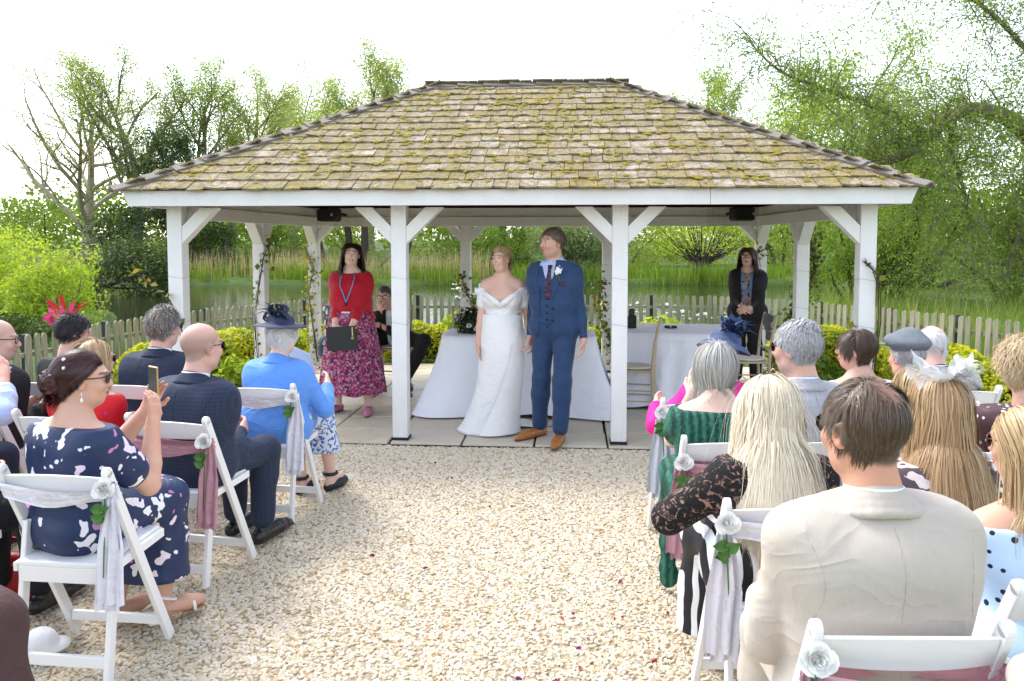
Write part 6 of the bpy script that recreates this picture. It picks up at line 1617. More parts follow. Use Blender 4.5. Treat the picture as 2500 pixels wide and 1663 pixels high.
# ================================================================= SEATED GUESTS
gS = 'seated wedding guests'
def guest(label, loc, yaw, H, hz, sex, skin, hair_c, headyaw, lean=2, sw=None, g=None, hr=.006, hands=None, poles=None, knees=None, feet=None, pk=None, bare=None, sc=None, headpitch=-3, headroll=0, ar=.008, hkw=None, legs=None, tors=None, slean=0, girth=1.0, fdir=None, twist=0, pelvis=None):
    fem = sex == 'f'; P = new_person(label, loc, yaw, gS); sc = sc or (.96 if fem else 1.0)
    if hands: hands = {k: (w2l(P, v) if len(v) == 3 else A3(v[:3])) for k, v in hands.items()}
    J = skeleton(True, H, hz, lean, slean, sw or (.145 if fem else .155), headyaw, headpitch, headroll, hands, poles, knees, feet, pelvis, twist=twist)
    g = g or (FEM if fem else MALE)
    body(P, J, skin, sc, fem, hr, hair_c, a0=1.5 if bare is None else bare, ar=ar, hands=hkw, legs=legs, tors=tors, tg=g, pk=pk, girth=girth, fdir=fdir)
    return P, J, g
def suit_guest(P, J, g, jm, tm=None, sm=None, res=.010, shoe_m=None, seed=1, wr=.0035):
    shirt_collar(P, J, sm or WSHIRT); _, jp_ = suit_jacket(P, J, g, jm, res, seed=seed, wr=wr)
    if res < .0095: jacket_seams(P, J, jp_, M('seam_' + jm.name, (.44, .385, .315) if jm is BEIGE else ((.16, .16, .17) if jm is GREYC else (.006, .008, .016)), .9), .0010, wrinkles(wr, 1.0, seed))
    trousers(P, J, g, tm or jm, .013, seed=seed)
    for s in ('L', 'R'): shoe(P, J, s, shoe_m or SHOEB, SOLE, L=.28)

def back_fall(p, n):
    fr = np.clip((p[:, 1] + .01) / .05, 0, 1); return np.stack([np.sign(p[:, 0]) * .65 * fr + p[:, 0] * 2.0 * (1 - fr), -.55 - .4 * fr, np.full(len(p), -.45)], 1)
# ---- left block
P, J, g = guest('dark red haired woman in navy floral dress filming with a phone', (-2.0, 3.04), -22, 1.68, 1.125, 'f', (.62, .38, .28), (.02, .008, .008), -36, lean=4, hr=.0045, ar=.0045, bare=.5, tors=.010, legs=1.2, girth=1.12,
    g=G(1.0, 1.02, 1.04, 1.0, .5), sw=.155, hands={'R': (-1.77, 3.20, .91), 'L': (-1.885, 3.36, .935)}, poles={'R': (.25, .1, -1), 'L': (-.3, .2, -1)}, knees={'R': (.07, .37, .545), 'L': (-.09, .37, .53)}, feet={'R': (.07, .33, .10), 'L': (-.12, .24, .09)},
    hkw={'R': dict(dirv=(-.1, .25, 1), palm=(-.55, -.1, .1), curl=.45), 'L': dict(dirv=(.25, .35, 1), palm=(.7, -.5, 0), curl=.4)}, pk=dict(lip=(.42, .12, .12), brow=(.03, .015, .012)), headpitch=-2, fdir={'R': (.25, 1, 0)})
garment(P, 'dress', top_prims(J, g, .013, .60, .030, 1.1), FLORAL, .009, [neck_cut(J, -.012, -.05)], .005, 4, .9)
skirt_seated(P, J, FLORAL, .20, .010, .014, .006, 5, 'skirt', .03, g)
mb = MB(); e = J['shR'] + (J['elR'] - J['shR']) * .55
for sg, L_k in ((-1, .16), (1, .13)):
    rings = [[Vector(e + A3((sg * .02 * t - .05, -.055 - .012 * t, -.02 - L_k * t)) + A3((w * (.012 + .045 * math.sin(t * 2.6)), 0, 0))) for w in (-1, -.3, .3, 1)] for t in np.linspace(0, 1, 7)]; mb.loft(rings, False)
mb.build('sleeve_tie', M('navy_tie', (.016, .030, .085), .5), P, smooth=True)
hair(P, J, H_BURG, 620, .17, .014, .008, lambda p, n: np.stack([-p[:, 0] * 6, np.full(len(p), -1.0), np.full(len(p), -.12)], 1), .12, .1, .020, sc=.96, jl=.15, seed=11, wave=.002, dense=1.6)
bun(P, J, .96, (0, -.118, -.005), .060, H_BURG, 260, 12)
R, c, s = J['Rh'], J['head'], J['k'] * .96
mb = MB()
for i in range(11):
    a = i * 2.1; q = c + R @ (A3((.060 + .010 * math.sin(a * 2), -.062 + .020 * math.cos(a), .078 + .020 * math.sin(a))) * s)
    mb.tube([Vector(q), Vector(q + R @ A3((.006, 0, .002))), Vector(q + R @ A3((.010, 0, .003)))], [.003, .0075, .002], 6)
mb.build('hair_clip', M('crystal', (.80, .80, .82), .15, .1, 30), P)
q = c + R @ (A3((.084, -.006, -.042)) * s); mb = MB(); mb.tube([Vector(q), Vector(q - A3((0, 0, .022)))], .0018, 4); mb.tube([Vector(q - A3((0, 0, .022))), Vector(q - A3((0, 0, .034))), Vector(q - A3((0, 0, .042)))], [.003, .007, .003], 8); mb.build('earring', M('pearl', (.8, .77, .7), .25), P, smooth=True)
glasses(P, J, .96, TORT, LENS)
mb = MB(); mb.tube([Vector(J['wrL'] + A3((.031 * math.cos(a), .024 * math.sin(a) * .6, .012 * math.sin(a) - .02))) for a in np.linspace(0, 6.28, 14)], .0035, 5); mb.build('bracelet', M('silver', (.7, .7, .72), .25), P)
WSAN = M('white_sandal', (.78, .77, .74), .4, .05, 20)
an = J['anR']; d = unit((.25, 1, 0)); b = A3((an[0], an[1], 0))
mb = MB(); mb.box(tuple(b - d * .045 + A3((0, 0, .032))), (.052, .05, .062), RotZ(-.245).__array__() if False else Matrix(RotZ(-.245).tolist())); so = mb.build('sandal', WSAN, P, bevel=.006)
mb = MB(); mb.loft([[Vector(b + d * t * .25 + np.cross(d, A3((0, 0, 1))) * w * (.034 + .012 * math.sin(t * 3)) - d * .065 + A3((0, 0, np.interp(t, [0, .3, .65, 1], [.058, .052, .012, .012])))) for w in (-1, 0, 1)] for t in np.linspace(0, 1, 9)], False); mb.build('footbed', M('tan_footbed', (.40, .24, .12), .6), so, smooth=True)
mb = MB(); mb.tube([Vector(an + A3((.043 * math.cos(a), .045 * math.sin(a) + .01, .0 - .02 * math.sin(a)))) for a in np.linspace(0, 6.28, 14)], .007, 6); mb.tube([Vector(b + d * .125 + np.cross(d, A3((0, 0, 1))) * .046 * math.cos(a) + A3((0, 0, .015 + .048 * math.sin(a)))) for a in np.linspace(0, 3.14, 9)], .008, 6); mb.build('strap', WSAN, so, smooth=True)
# phone
ph = empty('phone', (-1.835, 3.335, 1.06), rad(-34), 'gold edged smartphone held up by the woman in navy floral', 'phone')
mb = MB(); mb.box((0, 0, 0), (.074, .009, .152)); mb.build('case', M('gold_case', (.55, .36, .16), .35, .1, 20, metal=.5), ph, bevel=.004)
mb = MB(); mb.box((0, -.006, 0), (.066, .002, .142)); mb.build('screen', M('dark_screen', (.05, .045, .04), .12, .5, 9), ph)

P, J, g = guest('bald man in navy checked suit with sunglasses on a pink sash chair', (-1.94, 3.93), -14, 1.80, 1.135, 'm', (.62, .38, .31), (.30, .22, .19), -14, lean=6, hr=.0045, g=G(1.08, 1.14, 1.12, 0, .7), sw=.168, feet={'R': (.12, .37, .09)}, knees={'R': (.13, .40, .52)}, pk=dict(bald=.75, brow=(.2, .15, .12)))
suit_guest(P, J, g, NAVYC, seed=2, res=.009); glasses(P, J, 1.0, PLAST, LENS)
P, J, g = guest('elderly lady in cornflower blue jacket and navy hat on a white sash chair', (-1.83, 4.80), -10, 1.62, 1.085, 'f', PALE, (.70, .70, .69), -18, lean=6, hr=.005, g=G(1.12, 1.15, 1.12, .9, .6), sw=.158, legs=1.3, feet={'R': (.10, .47, .10), 'L': (-.06, .36, .09)}, hands={'R': (-1.60, 5.05, .74), 'L': (-1.78, 5.10, .76)}, knees={'R': (.10, .41, .52)}, poles={'R': (.35, -.7, -.5)})
suit_jacket(P, J, g, BLUEJ, .009, .018, .020, .004, 3, sleeve=1.85); skirt_seated(P, J, BLUEPR, .26, .012, .006, .005, 7, g=g)
hair(P, J, H_WHITE, 520, .075, .009, .008, (0, -.35, -.8), .3, .5, .024, sc=.96, curl=.55, seed=14, mask=lambda p: p[:, 2] > np.interp(p[:, 1], HL_Y, HL_Z) - .015)
for s_ in ('R', 'L'):
    an = J['an' + s_]; b = A3((an[0], an[1], .012)); mb = MB(); mb.tube([Vector(b - A3((0, .05, 0))), Vector(b + A3((.02, .08, 0))), Vector(b + A3((.03, .16, 0)))], [.03, .04, .03], 8); mb.tube([Vector(an + A3((.045 * math.cos(a), .045 * math.sin(a), .0))) for a in np.linspace(0, 6.28, 12)], .012, 5); mb.build('sandal', M('navy_sandal', (.014, .017, .03), .5), P, smooth=True)
HATN = M('navy_straw', (.016, .024, .065), .6, .2, 60, .002, 250)
def wide_hat(label, J, P, c, R_, rb, rc, h, mat, tilt=(0, 0), drop=.012, flower=True, seed=0, cat='hat', grp='hats and fascinators of the guests'):
    yaw = P.rotation_euler.z; o = empty('hat', tuple(RotZ(yaw) @ A3(c) + A3(P.location)), yaw, label, cat, grp); o.rotation_euler = (tilt[0], tilt[1], yaw + R_)
    mb = MB(); pr = [(rb, -drop), (rb * .985, -drop + .006), (rb * .8, .004), (rc * 1.02, .012), (rc * .98, h * .55), (rc * .85, h * .9), (rc * .5, h), (.004, h * 1.01)]
    mb.loft([[Vector((math.cos(a) * r, math.sin(a) * r * 1.06, z + .006 * math.sin(2 * a) * (r / rb))) for a in np.linspace(0, 2 * math.pi, 40, endpoint=False)] for r, z in pr]); mb.build('crown_and_brim', mat, o, smooth=True)
    rr = random.Random(seed)
    if flower:
        mb = MB()
        for k in range(16):
            a = rr.uniform(0, 6.28); cc = Vector((rr.uniform(-.045, .045), rr.uniform(-.07, -.03), h + rr.uniform(-.025, .045))); rings = []
            for t in np.linspace(0, 1, 8):
                th = a + t * 4.6; rd = .036 * (1 - .35 * t); cpt = cc + Vector((math.cos(th) * rd, math.sin(th * 1.3) * rd * .7, math.sin(th) * rd))
                rings.append([cpt - Vector((0, .013, 0)), cpt + Vector((0, .013, .004))])
            mb.loft(rings, False)
        for k in range(9):
            a = rr.uniform(0, 6.28); q = Vector((rr.uniform(-.04, .04), -.05, h)); mb.tube([q, q + Vector((math.cos(a) * .07, -.02, .04 + .03 * math.sin(a))), q + Vector((math.cos(a) * .14, -.03, .03 + .05 * math.sin(a)))], [.003, .004, .001], 4)
        mb.build('trimming', mat, o, smooth=True)
    return o
hc = J['head'] + J['Rh'] @ A3((0, -.02, .075)) * J['k']
wide_hat('navy wide-brimmed hat with looped trimming on the blue jacket lady', J, P, hc, 0, .165, .085, .065, HATN, (rad(-6), 0), seed=2)
pp = empty('paper_sheet', (-1.80, 5.12, .905), rad(-20), 'white order of service sheet held by the lady in blue', 'paper'); mb = MB(); mb.box((0, 0, 0), (.21, .002, .20), Euler((rad(38), rad(16), 0)).to_matrix()); mb.build('sheet', WSHIRT, pp)
P, J, g = guest('curly grey haired man in navy suit seated beyond the bald man', (-2.60, 4.82), -6, 1.80, 1.135, 'm', ROSY, (.22, .19, .16), -10, lean=4, hr=.006, g=G(1.05, 1.15, 1.15, 0, .7), sw=.17)
suit_guest(P, J, g, NAVY2, seed=4); hair(P, J, H_GREYBR, 620, .075, .009, .007, (0, -.4, -.5), .3, .45, .020, curl=.75, seed=15); glasses(P, J, 1.0, PLAST, LENS)
P, J, g = guest('blonde woman in red embroidered dress seated beside the bald man', (-2.52, 3.95), -8, 1.66, 1.06, 'f', PALE, (.40, .28, .15), -22, lean=4, hr=.006, bare=.7, tors=.012)
garment(P, 'dress', top_prims(J, g, .012, .7, .018), REDF, .010, [neck_cut(J, -.01)], .003, 6); skirt_seated(P, J, REDF, .3, .014, g=g)
hair(P, J, H_BLOND2, 620, .33, .018, .007, part_down(.01, -.35, .7), .45, .15, .022, sc=.96, collide=shoulders_of(J), jl=.08, seed=16); glasses(P, J, .96, TORT, LENS)
P, J, g = guest('black curly haired woman with red fascinator seated at the left', (-3.22, 4.86), -10, 1.64, 1.10, 'f', ROSY, (.012, .012, .013), -38, lean=2, hr=.006)
garment(P, 'dress', top_prims(J, g, .012, 1.4, .016), BLACKW, .011, [neck_cut(J, -.01)]); skirt_seated(P, J, BLACKW, .3, .014, g=g)
hair(P, J, H_BLK, 560, .075, .009, .008, (0, -.4, -.6), .3, .5, .024, sc=.96, curl=.7, seed=17); glasses(P, J, .96, M('silver', (.7, .7, .72), .25), CLENS, name='glasses')
def feather(mb, p, d, L, w, n=6):
    d = Vector(d).normalized(); s = d.cross(Vector((0, 1, 0))).normalized(); rings = []
    for t in np.linspace(0, 1, n): cpt = Vector(p) + d * L * t + Vector((0, 0, .12 * L * t * t)); ww = w * math.sin(math.pi * (.08 + .88 * t)) ; rings.append([cpt - s * ww, cpt + Vector((0, .004, 0)), cpt + s * ww])
    mb.loft(rings, False)
fz = empty('fascinator', tuple(RotZ(P.rotation_euler.z) @ (J['head'] + J['Rh'] @ A3((-.035, -.03, .11))) + A3(P.location)), 0, 'red feather and pink ribbon fascinator on black curly hair', 'fascinator', 'hats and fascinators of the guests')
mb = MB(); rr = random.Random(3)
for d, L, w in (((-.35, 0, 1), .10, .016), ((-1, 0, .55), .11, .018), ((.8, 0, .5), .09, .006), ((.6, 0, .15), .10, .005), ((.9, 0, .3), .12, .005)): feather(mb, (d[0] * .05, 0, .03), d, L, w)
mb.build('feather', M('scarlet_feather', (.55, .006, .02), .6, .2, 40), fz, smooth=True)
mb = MB()
for k in range(26):
    a = rr.uniform(0, 6.28); q = Vector((rr.uniform(-.10, .02), rr.uniform(-.03, .01), rr.uniform(-.09, .03))); feather(mb, q, (math.cos(a), rr.uniform(-.5, .5), math.sin(a)), .07, .015, 5)
mb.build('ribbon', M('pink_ribbon', (.66, .04, .17), .55, .2, 30), fz, smooth=True)
P, J, g = guest('bald man with glasses and pale blue shirt in profile at the left edge', (-3.42, 4.42), -10, 1.78, 1.10, 'm', (.62, .40, .32), (.35, .25, .2), -46, lean=3, hr=.005, sw=.165, pk=dict(bald=.5, brow=(.2, .14, .1), stubble=(.5, .36, .3)), headpitch=-6)
garment(P, 'shirt', top_prims(J, g, .010, 0), BSHIRT, .011, [neck_cut(J, .02)]); band(P, 'shirt_collar', J['neck'], J['u'], J['f'], .070, .070, .05, BSHIRT, (-155, 155), 1, .005, drop=.05)
def jcut(X, Y, Z): return (np.minimum(np.interp(Z, [.6, .8, 1.05], [.02, .04, .09]) - np.abs(X), Y - .02)).astype(np.float32)
suit_jacket(P, J, g, BLACKW, .011, planes=[jcut], seed=6, collar=False); trousers(P, J, g, BLACKW, .014); glasses(P, J, 1.0, PLAST, CLENS, name='glasses')
for s_ in 'LR': shoe(P, J, s_, SHOEB, SOLE)
P, J, g = guest('man in pale blue shirt at the left edge, only his sleeve showing', (-3.32, 3.72), -12, 1.78, 1.12, 'm', ROSY, (.1, .07, .05), -20, lean=3, hr=.009, hands={'R': (-3.02, 3.98, .98)}, poles={'R': (.9, -.2, -.8)}, sw=.165)
garment(P, 'shirt', top_prims(J, g, .014, 1.55, .02), BSHIRT, .010, [neck_cut(J, .01)], .005, 8); trousers(P, J, g, NAVY2, .014); hair(P, J, H_BROWN, 300, .04, .009, .008, seed=18)
for s_ in 'LR': shoe(P, J, s_, SHOEB, SOLE)
P, J, g = guest('person in black trousers and jacket beside the woman in navy floral', (-2.62, 2.98), -8, 1.76, 1.13, 'm', ROSY, (.1, .07, .05), -10, lean=2, hr=.009, knees={'R': (.14, .40, .50)})
suit_guest(P, J, g, BLACKW, res=.013, seed=7); hair(P, J, H_BROWN, 300, .04, .009, .008, seed=19)
P, J, g = guest('woman in plum brown dress at the bottom left corner, knee showing', (-1.99, 1.86), -20, 1.66, 1.12, 'f', (.62, .40, .30), (.1, .06, .04), -20, lean=0, hr=.009, legs=1.0, knees={'R': (.14, .41, .54), 'L': (-.05, .41, .54)}, feet={'R': (.20, .36, .09)}, bare=.8)
garment(P, 'dress', top_prims(J, g, .013, .8, .018), BROWNP, .012, [neck_cut(J, -.02)]); skirt_seated(P, J, BROWNP, .27, .010, .03, .007, 9, g=g); hair(P, J, H_BROWN, 300, .25, .02, .009, part_down(), .45, .2, .02, collide=shoulders_of(J), seed=20)

# ---- right block
P, J, g = guest('man in beige linen suit seen from behind in the right foreground', (.74, 2.02), 6, 1.82, 1.215, 'm', (.60, .31, .20), (.13, .085, .058), 20, lean=2, hr=.0042, g=G(1.06, 1.16, 1.14, 0, .5), sw=.178, hands={'L': (.55, 2.30, .66)}, poles={'L': (-.35, -.8, -.5), 'R': (.35, -.8, -.5)}, pk=dict(brow=(.15, .1, .07), stubble=(.5, .28, .2)))
suit_guest(P, J, g, BEIGE, res=.008, shoe_m=SHOET, seed=8, wr=.0065)
crown = lambda p: (p[:, 2] > np.interp(p[:, 1], HL_Y, HL_Z)) & (((p[:, 0] - .012) / .036) ** 2 + ((p[:, 1] + .058) / .040) ** 2 + ((p[:, 2] - .098) / .045) ** 2 > 1)
hair(P, J, H_BROWN, 1150, .048, .008, .0045, lambda p, n: np.stack([p[:, 0] * 4, np.where(p[:, 1] > -.02, .45, -.2), np.where(p[:, 2] > .07, .1, -1.0)], 1), .12, .25, .010, seed=21, mask=crown, dense=1.7)
hair(P, J, H_BROWN, 60, .04, .008, .0025, (.2, -.6, -.2), .15, .2, .004, seed=22, mask=lambda p: ~crown(p) & (p[:, 2] > .05), name='thin_crown_hair', fine=0)
glasses(P, J, 1.0, PLAST, LENS)
# scalp shows through at the crown
bd_ = [o for o in P.children if o.name.startswith('body')][0].data; n_ = len(bd_.vertices); co = np.empty(n_ * 3, np.float32); bd_.vertices.foreach_get('co', co); Lh = (co.reshape(-1, 3) - J['head']) @ J['Rh'] / J['k']
mk = np.clip(1.3 - (((Lh[:, 0] - .012) / .038) ** 2 + ((Lh[:, 1] + .058) / .042) ** 2 + ((Lh[:, 2] - .098) / .05) ** 2), 0, 1)[:, None]; cc = np.empty(n_ * 4, np.float32); at = bd_.color_attributes['Col']; at.data.foreach_get('color', cc); cc = cc.reshape(-1, 4); cc[:, :3] = cc[:, :3] * (1 - mk) + A3((.46, .24, .17)) * mk; at.data.foreach_set('color', cc.ravel())

P, J, g = guest('woman with very long platinum hair and black lace top', (.70, 2.86), 8, 1.68, 1.095, 'f', PALE, (.6, .52, .40), 12, lean=2, hr=.006, bare=.9, sw=.155, poles={'L': (-.9, -.2, -.5)}, hands={'L': (.48, 3.10, .68)}, g=G(1.1, 1.05, 1.02, 1, .5))
garment(P, 'top', top_prims(J, g, .014, 1.45, .024), LACE, .009, [neck_cut(J, -.01)], .005, 10); skirt_seated(P, J, ZEBRA, .10, .010, .03, .006, 11, g=g)
hair(P, J, H_PLAT, 1300, .56, .024, .0062, back_fall, .45, .12, .034, sc=.98, collide=[(J['pel'] + J['u'] * J['T'] * .30 - J['f'] * .01, A3((.17, .178, .36))), (J['neck'], A3((.07, .07, .1)))], jl=.12, seed=23, wave=.0015, dense=1.6)
hair(P, J, H_PLAT, 90, .52, .024, .0016, lambda p, n: np.stack([np.sign(p[:, 0]) * .8, np.full(len(p), -.6), np.full(len(p), -.3)], 1), .40, .45, .050, sc=.98, jl=.3, seed=24, wave=.004, wfreq=25, collide=[(J['pel'] + J['u'] * J['T'] * .30, A3((.17, .15, .32)))], fine=0, name='flyaway_hair')
P, J, g = guest('woman with grey bob and green lace dress on a pink sash chair', (.66, 3.70), 4, 1.66, 1.105, 'f', PALE, (.3, .29, .27), 6, lean=2, hr=.005, ar=.005, bare=.7, tors=.009, sw=.152, girth=1.08, g=G(1.12, 1.08, 1.04, 1, .5), hands={'L': (.575, 3.86, .945)}, poles={'L': (-.35, .2, -1)}, hkw={'L': dict(dirv=(.2, .25, 1), palm=(.6, .6, 0), curl=.3)})
garment(P, 'dress', top_prims(J, g, .013, .62, .026, 1.06), GLACE, .008, [neck_cut(J, -.022, -.1)], .004, 12); skirt_seated(P, J, GLACE, .26, .010, .012, .006, 13, g=g)
hair(P, J, H_GREYB, 900, .225, .014, .0055, radial_down, .30, .15, .028, sc=.97, jl=.04, seed=25, tipw=.8, tuck=9, dense=1.6); glasses(P, J, .96, TORT, CLENS, name='glasses')
P, J, g = guest('woman in hot pink jacket and blue hat seated in front of the green dress', (.80, 4.52), 8, 1.62, 1.03, 'f', PALE, (.7, .69, .67), -12, lean=6, hr=.007, sw=.158, g=G(1.1, 1.1, 1.05, .9, .5), hands={'L': (.50, 4.78, .70)}, poles={'L': (-.45, -.6, -.5)}, ar=.006, slean=4)
suit_jacket(P, J, g, PINK, .010, .02, .02, .004, 14, sleeve=1.85); skirt_seated(P, J, FLORAL, .3, .014, g=g); hair(P, J, H_WHITE, 360, .10, .01, .009, (0, -.3, -.9), .3, .4, .02, seed=26, curl=.3)
HATB = M('blue_straw', (.022, .045, .125), .6, .2, 60, .002, 250)
ho = wide_hat('blue straw hat with pointed bows on the lady in hot pink', J, P, J['head'] + J['Rh'] @ A3((.03, -.015, .07)), 0, .15, .088, .075, HATB, (rad(-10), rad(14)), .03, seed=5)
mb = MB()
for a in (-.9, -.2, .4, 1.1, 1.8): mb.loft([[Vector((math.cos(a) * .03 * (1 - t) + .0, -.05, .075 + .02 * t)) + Vector((math.sin(a), 0, math.cos(a))) * .11 * t + Vector((w * .035 * math.sin(math.pi * min(1, t * 1.1 + .1)), .01 * t, 0)) for w in (-1, 0, 1)] for t in np.linspace(0, 1, 6)], False)
mb.build('bow', HATB, ho, smooth=True)
P, J, g = guest('grey haired man in light grey checked suit with sunglasses', (1.06, 3.76), 12, 1.82, 1.185, 'm', (.60, .36, .27), (.32, .32, .32), 34, lean=3, hr=.0045, g=G(1.02, 1.1, 1.12, 0, .4), sw=.166, pk=dict(stubble=(.45, .36, .32), brow=(.2, .18, .16)))
suit_guest(P, J, g, GREYC, res=.009, seed=9); hair(P, J, H_GREY, 900, .052, .009, .005, lambda p, n: np.stack([p[:, 0] * 3, np.where(p[:, 2] > .06, .4, -.35), np.where(p[:, 2] > .07, .15, -1.0)], 1), .15, .35, .014, seed=27, curl=.35); glasses(P, J, 1.0, PLAST, LENS)
P, J, g = guest('woman with cropped brown hair and white top looking left', (1.56, 4.50), 14, 1.66, 1.085, 'f', (.62, .39, .30), (.05, .03, .02), 52, lean=0, hr=.0045, bare=.8, tors=.010, g=G(1.05, .98, .98, .9, .3), headpitch=2, pk=dict(lip=(.42, .16, .14), brow=(.05, .03, .02)))
garment(P, 'blouse', top_prims(J, g, .016, .9, .028), WHITET, .010, [neck_cut(J, -.012, .0)], .006, 15, 1.5); trousers(P, J, g, NAVY2, .014)
hair(P, J, H_BROWN2, 900, .088, .010, .005, lambda p, n: np.stack([p[:, 0] * 5, np.where(p[:, 1] > .0, .65, -.30), np.where(p[:, 2] > .085, .0, -1.0)], 1), .25, .2, .016, sc=.96, jl=.2, seed=28, dense=1.4)
band(P, 'cord_necklace', J['neck'] + A3((0, .0, .012)), J['u'], J['f'], .063, .062, .005, PLAST, (0, 360), 1, .003, drop=.04)
P, J, g = guest('man in grey flat cap and navy jacket seen from behind', (1.86, 4.52), 8, 1.74, 1.04, 'm', ROSY, (.4, .4, .4), 10, lean=4, hr=.007, sw=.165)
suit_guest(P, J, g, M('blue_navy_jacket', (.030, .045, .095), .75, .12, 30, .0008, 400, .25, fold=.012, fs=6), res=.012, seed=10); hair(P, J, H_GREY, 260, .03, .008, .007, (0, -.2, -1), .3, .2, .006, seed=29)
co_ = empty('flat_cap', tuple(RotZ(P.rotation_euler.z) @ (J['head'] + A3((0, 0, .062))) + A3(P.location)), P.rotation_euler.z + rad(10), 'grey tweed flat cap worn by the man in navy', 'cap', 'hats and fascinators of the guests')
CAPM = M('grey_tweed', (.16, .18, .20), .9, .25, 50, .003, 160, .15)
V, F = surf([EL((0, -.005, .022), (.105, .128, .052), None, .02), EL((0, .05, .03), (.09, .09, .035), None, .03), RC((0, -.01, -.008), (0, -.01, .012), .088, .095, .02)], .006, [((0, 0, -.018), (0, 0, -1))]); mesh_np('crown', V, F, CAPM, co_)
V, F = surf([EL((0, .125, -.004), (.075, .06, .010), None, .01)], .006); mesh_np('peak', V, F, CAPM, co_)
P, J, g = guest('balding man with thin white hair in dark navy suit, bowed head', (2.22, 5.02), 10, 1.76, 1.04, 'm', (.62, .38, .31), (.5, .48, .47), -14, lean=8, hr=.006, sw=.17, headpitch=-14, pk=dict(bald=.6))
suit_guest(P, J, g, NAVY, res=.012, seed=11); hair(P, J, H_WHITE, 320, .06, .009, .005, (.6, -.5, -.3), .2, .15, .008, seed=30, mask=lambda p: (p[:, 2] > np.interp(p[:, 1], HL_Y, HL_Z)) & ((p[:, 2] < .075) | (p[:, 0] < -.02)))
P, J, g = guest('woman with long honey hair, white fascinator and leaf print dress', (1.28, 2.86), 8, 1.68, 1.10, 'f', PALE, (.3, .2, .1), 4, lean=2, hr=.006, bare=.9, sw=.152, g=G(1.1, 1.05, 1.02, 1, .4))
garment(P, 'dress', top_prims(J, g, .013, .9, .02), LEAFP, .010, [neck_cut(J, -.02)], .004, 16); skirt_seated(P, J, LEAFP, .3, .014, g=g)
hair(P, J, H_HON, 1250, .46, .022, .006, back_fall, .45, .12, .028, sc=.97, collide=[(J['pel'] + J['u'] * J['T'] * .30 - J['f'] * .01, A3((.16, .172, .36))), (J['neck'], A3((.07, .07, .1)))], jl=.16, seed=31, wave=.003, wfreq=30, dense=1.5)
fz = empty('fascinator', tuple(RotZ(P.rotation_euler.z) @ (J['head'] + J['Rh'] @ A3((0, -.02, .115))) + A3(P.location)), P.rotation_euler.z, 'white net bow fascinator with feathers on long honey hair', 'fascinator', 'hats and fascinators of the guests')
def _net():
    m, nt, out = NT('white_net'); bsdf(nt, out, (.82, .82, .81), .6, .3, alpha=.5); return m
NET = _net(); mb = MB()
for sx_, sz_, L, w, yy in ((-1, .30, .15, .034, -.05), (-1, .05, .12, .032, -.06), (1, -.16, .11, .032, -.06), (1, .05, .10, .03, -.05), (.9, -.75, .13, .030, -.04), (.2, .25, .07, .035, -.07)):
    d = Vector((sx_, 0, sz_)).normalized(); s = Vector((-d.z, 0, d.x)); rings = []
    for t in np.linspace(0, 1, 9): rings.append([Vector((0, yy, .01)) + d * L * t + s * w * q * (.25 + .95 * t ** .7) + Vector((0, -.02 * math.sin(3 * t + 4 * q), .012 * math.sin(5 * q + 6 * t))) for q in (-1, -.6, -.2, .2, .6, 1)])
    mb.loft(rings, False)
mb.build('net_bow', NET, fz, smooth=True); mb = MB()
for k in range(7): a = k * .7; mb.loft([[Vector((.06 + .03 * math.cos(a) + .022 * math.cos(a + t * 5), -.06 + w, .03 + .02 * math.sin(a) + .022 * math.sin(a + t * 5))) for w in (-.012, .012)] for t in np.linspace(0, 1, 8)], False)
mb.build('net_loop', NET, fz, smooth=True); mb = MB(); feather(mb, (.07, -.04, .03), (.3, 0, 1), .055, .012); feather(mb, (.05, -.04, .04), (-.5, 0, .5), .045, .010); mb.build('feather', WSHIRT, fz, smooth=True)
mb = MB(); mb.tube([Vector((.083 * math.cos(a), -.005, .105 * math.sin(a) - .115)) for a in np.linspace(-.1, 3.24, 18)], .006, 6); mb.build('headband', WSHIRT, fz, smooth=True)
P, J, g = guest('ginger blonde woman half hidden behind the white fascinator', (1.52, 3.62), 8, 1.62, 1.01, 'f', PALE, (.34, .22, .11), 10, lean=3, hr=.008)
garment(P, 'dress', top_prims(J, g, .013, 1.2, .018), LEAFP, .013, [neck_cut(J, -.02)]); skirt_seated(P, J, LEAFP, .3, .015, g=g); hair(P, J, H_BLOND2, 520, .30, .02, .007, part_down(0, -.3, .7), .45, .15, .024, sc=.97, collide=shoulders_of(J), seed=32)
P, J, g = guest('curly blonde woman in brown polka dot dress at the right edge', (2.02, 3.72), 10, 1.68, 1.13, 'f', (.6, .37, .28), (.45, .32, .18), 16, lean=0, hr=.007, bare=.7, sw=.155, girth=1.15, g=G(1.15, 1.1, 1.06, 1, .5))
garment(P, 'dress', top_prims(J, g, .014, .6, .03, 1.15), POLKA_N, .010, [neck_cut(J, -.02)], .004, 17); skirt_seated(P, J, POLKA_N, .3, .015, g=g); hair(P, J, H_BLOND, 900, .15, .011, .007, (0, -.4, -.7), .3, .5, .034, sc=.97, curl=.5, seed=33)
P, J, g = guest('woman in pale blue polka dot dress with tortoiseshell sunglasses', (1.29, 2.30), 8, 1.66, 1.115, 'f', (.62, .37, .26), (.42, .30, .17), 30, lean=2, hr=.0045, ar=.006, bare=.02, tors=.008, sw=.158, girth=1.08, pk=dict(lip=(.45, .2, .17), brow=(.2, .13, .08)))
garment(P, 'dress', torso(J, g, .013), POLKA_B, .009, [neck_cut(J, -.045)], .006, 18); skirt_seated(P, J, POLKA_B, .3, .013, .02, g=g)
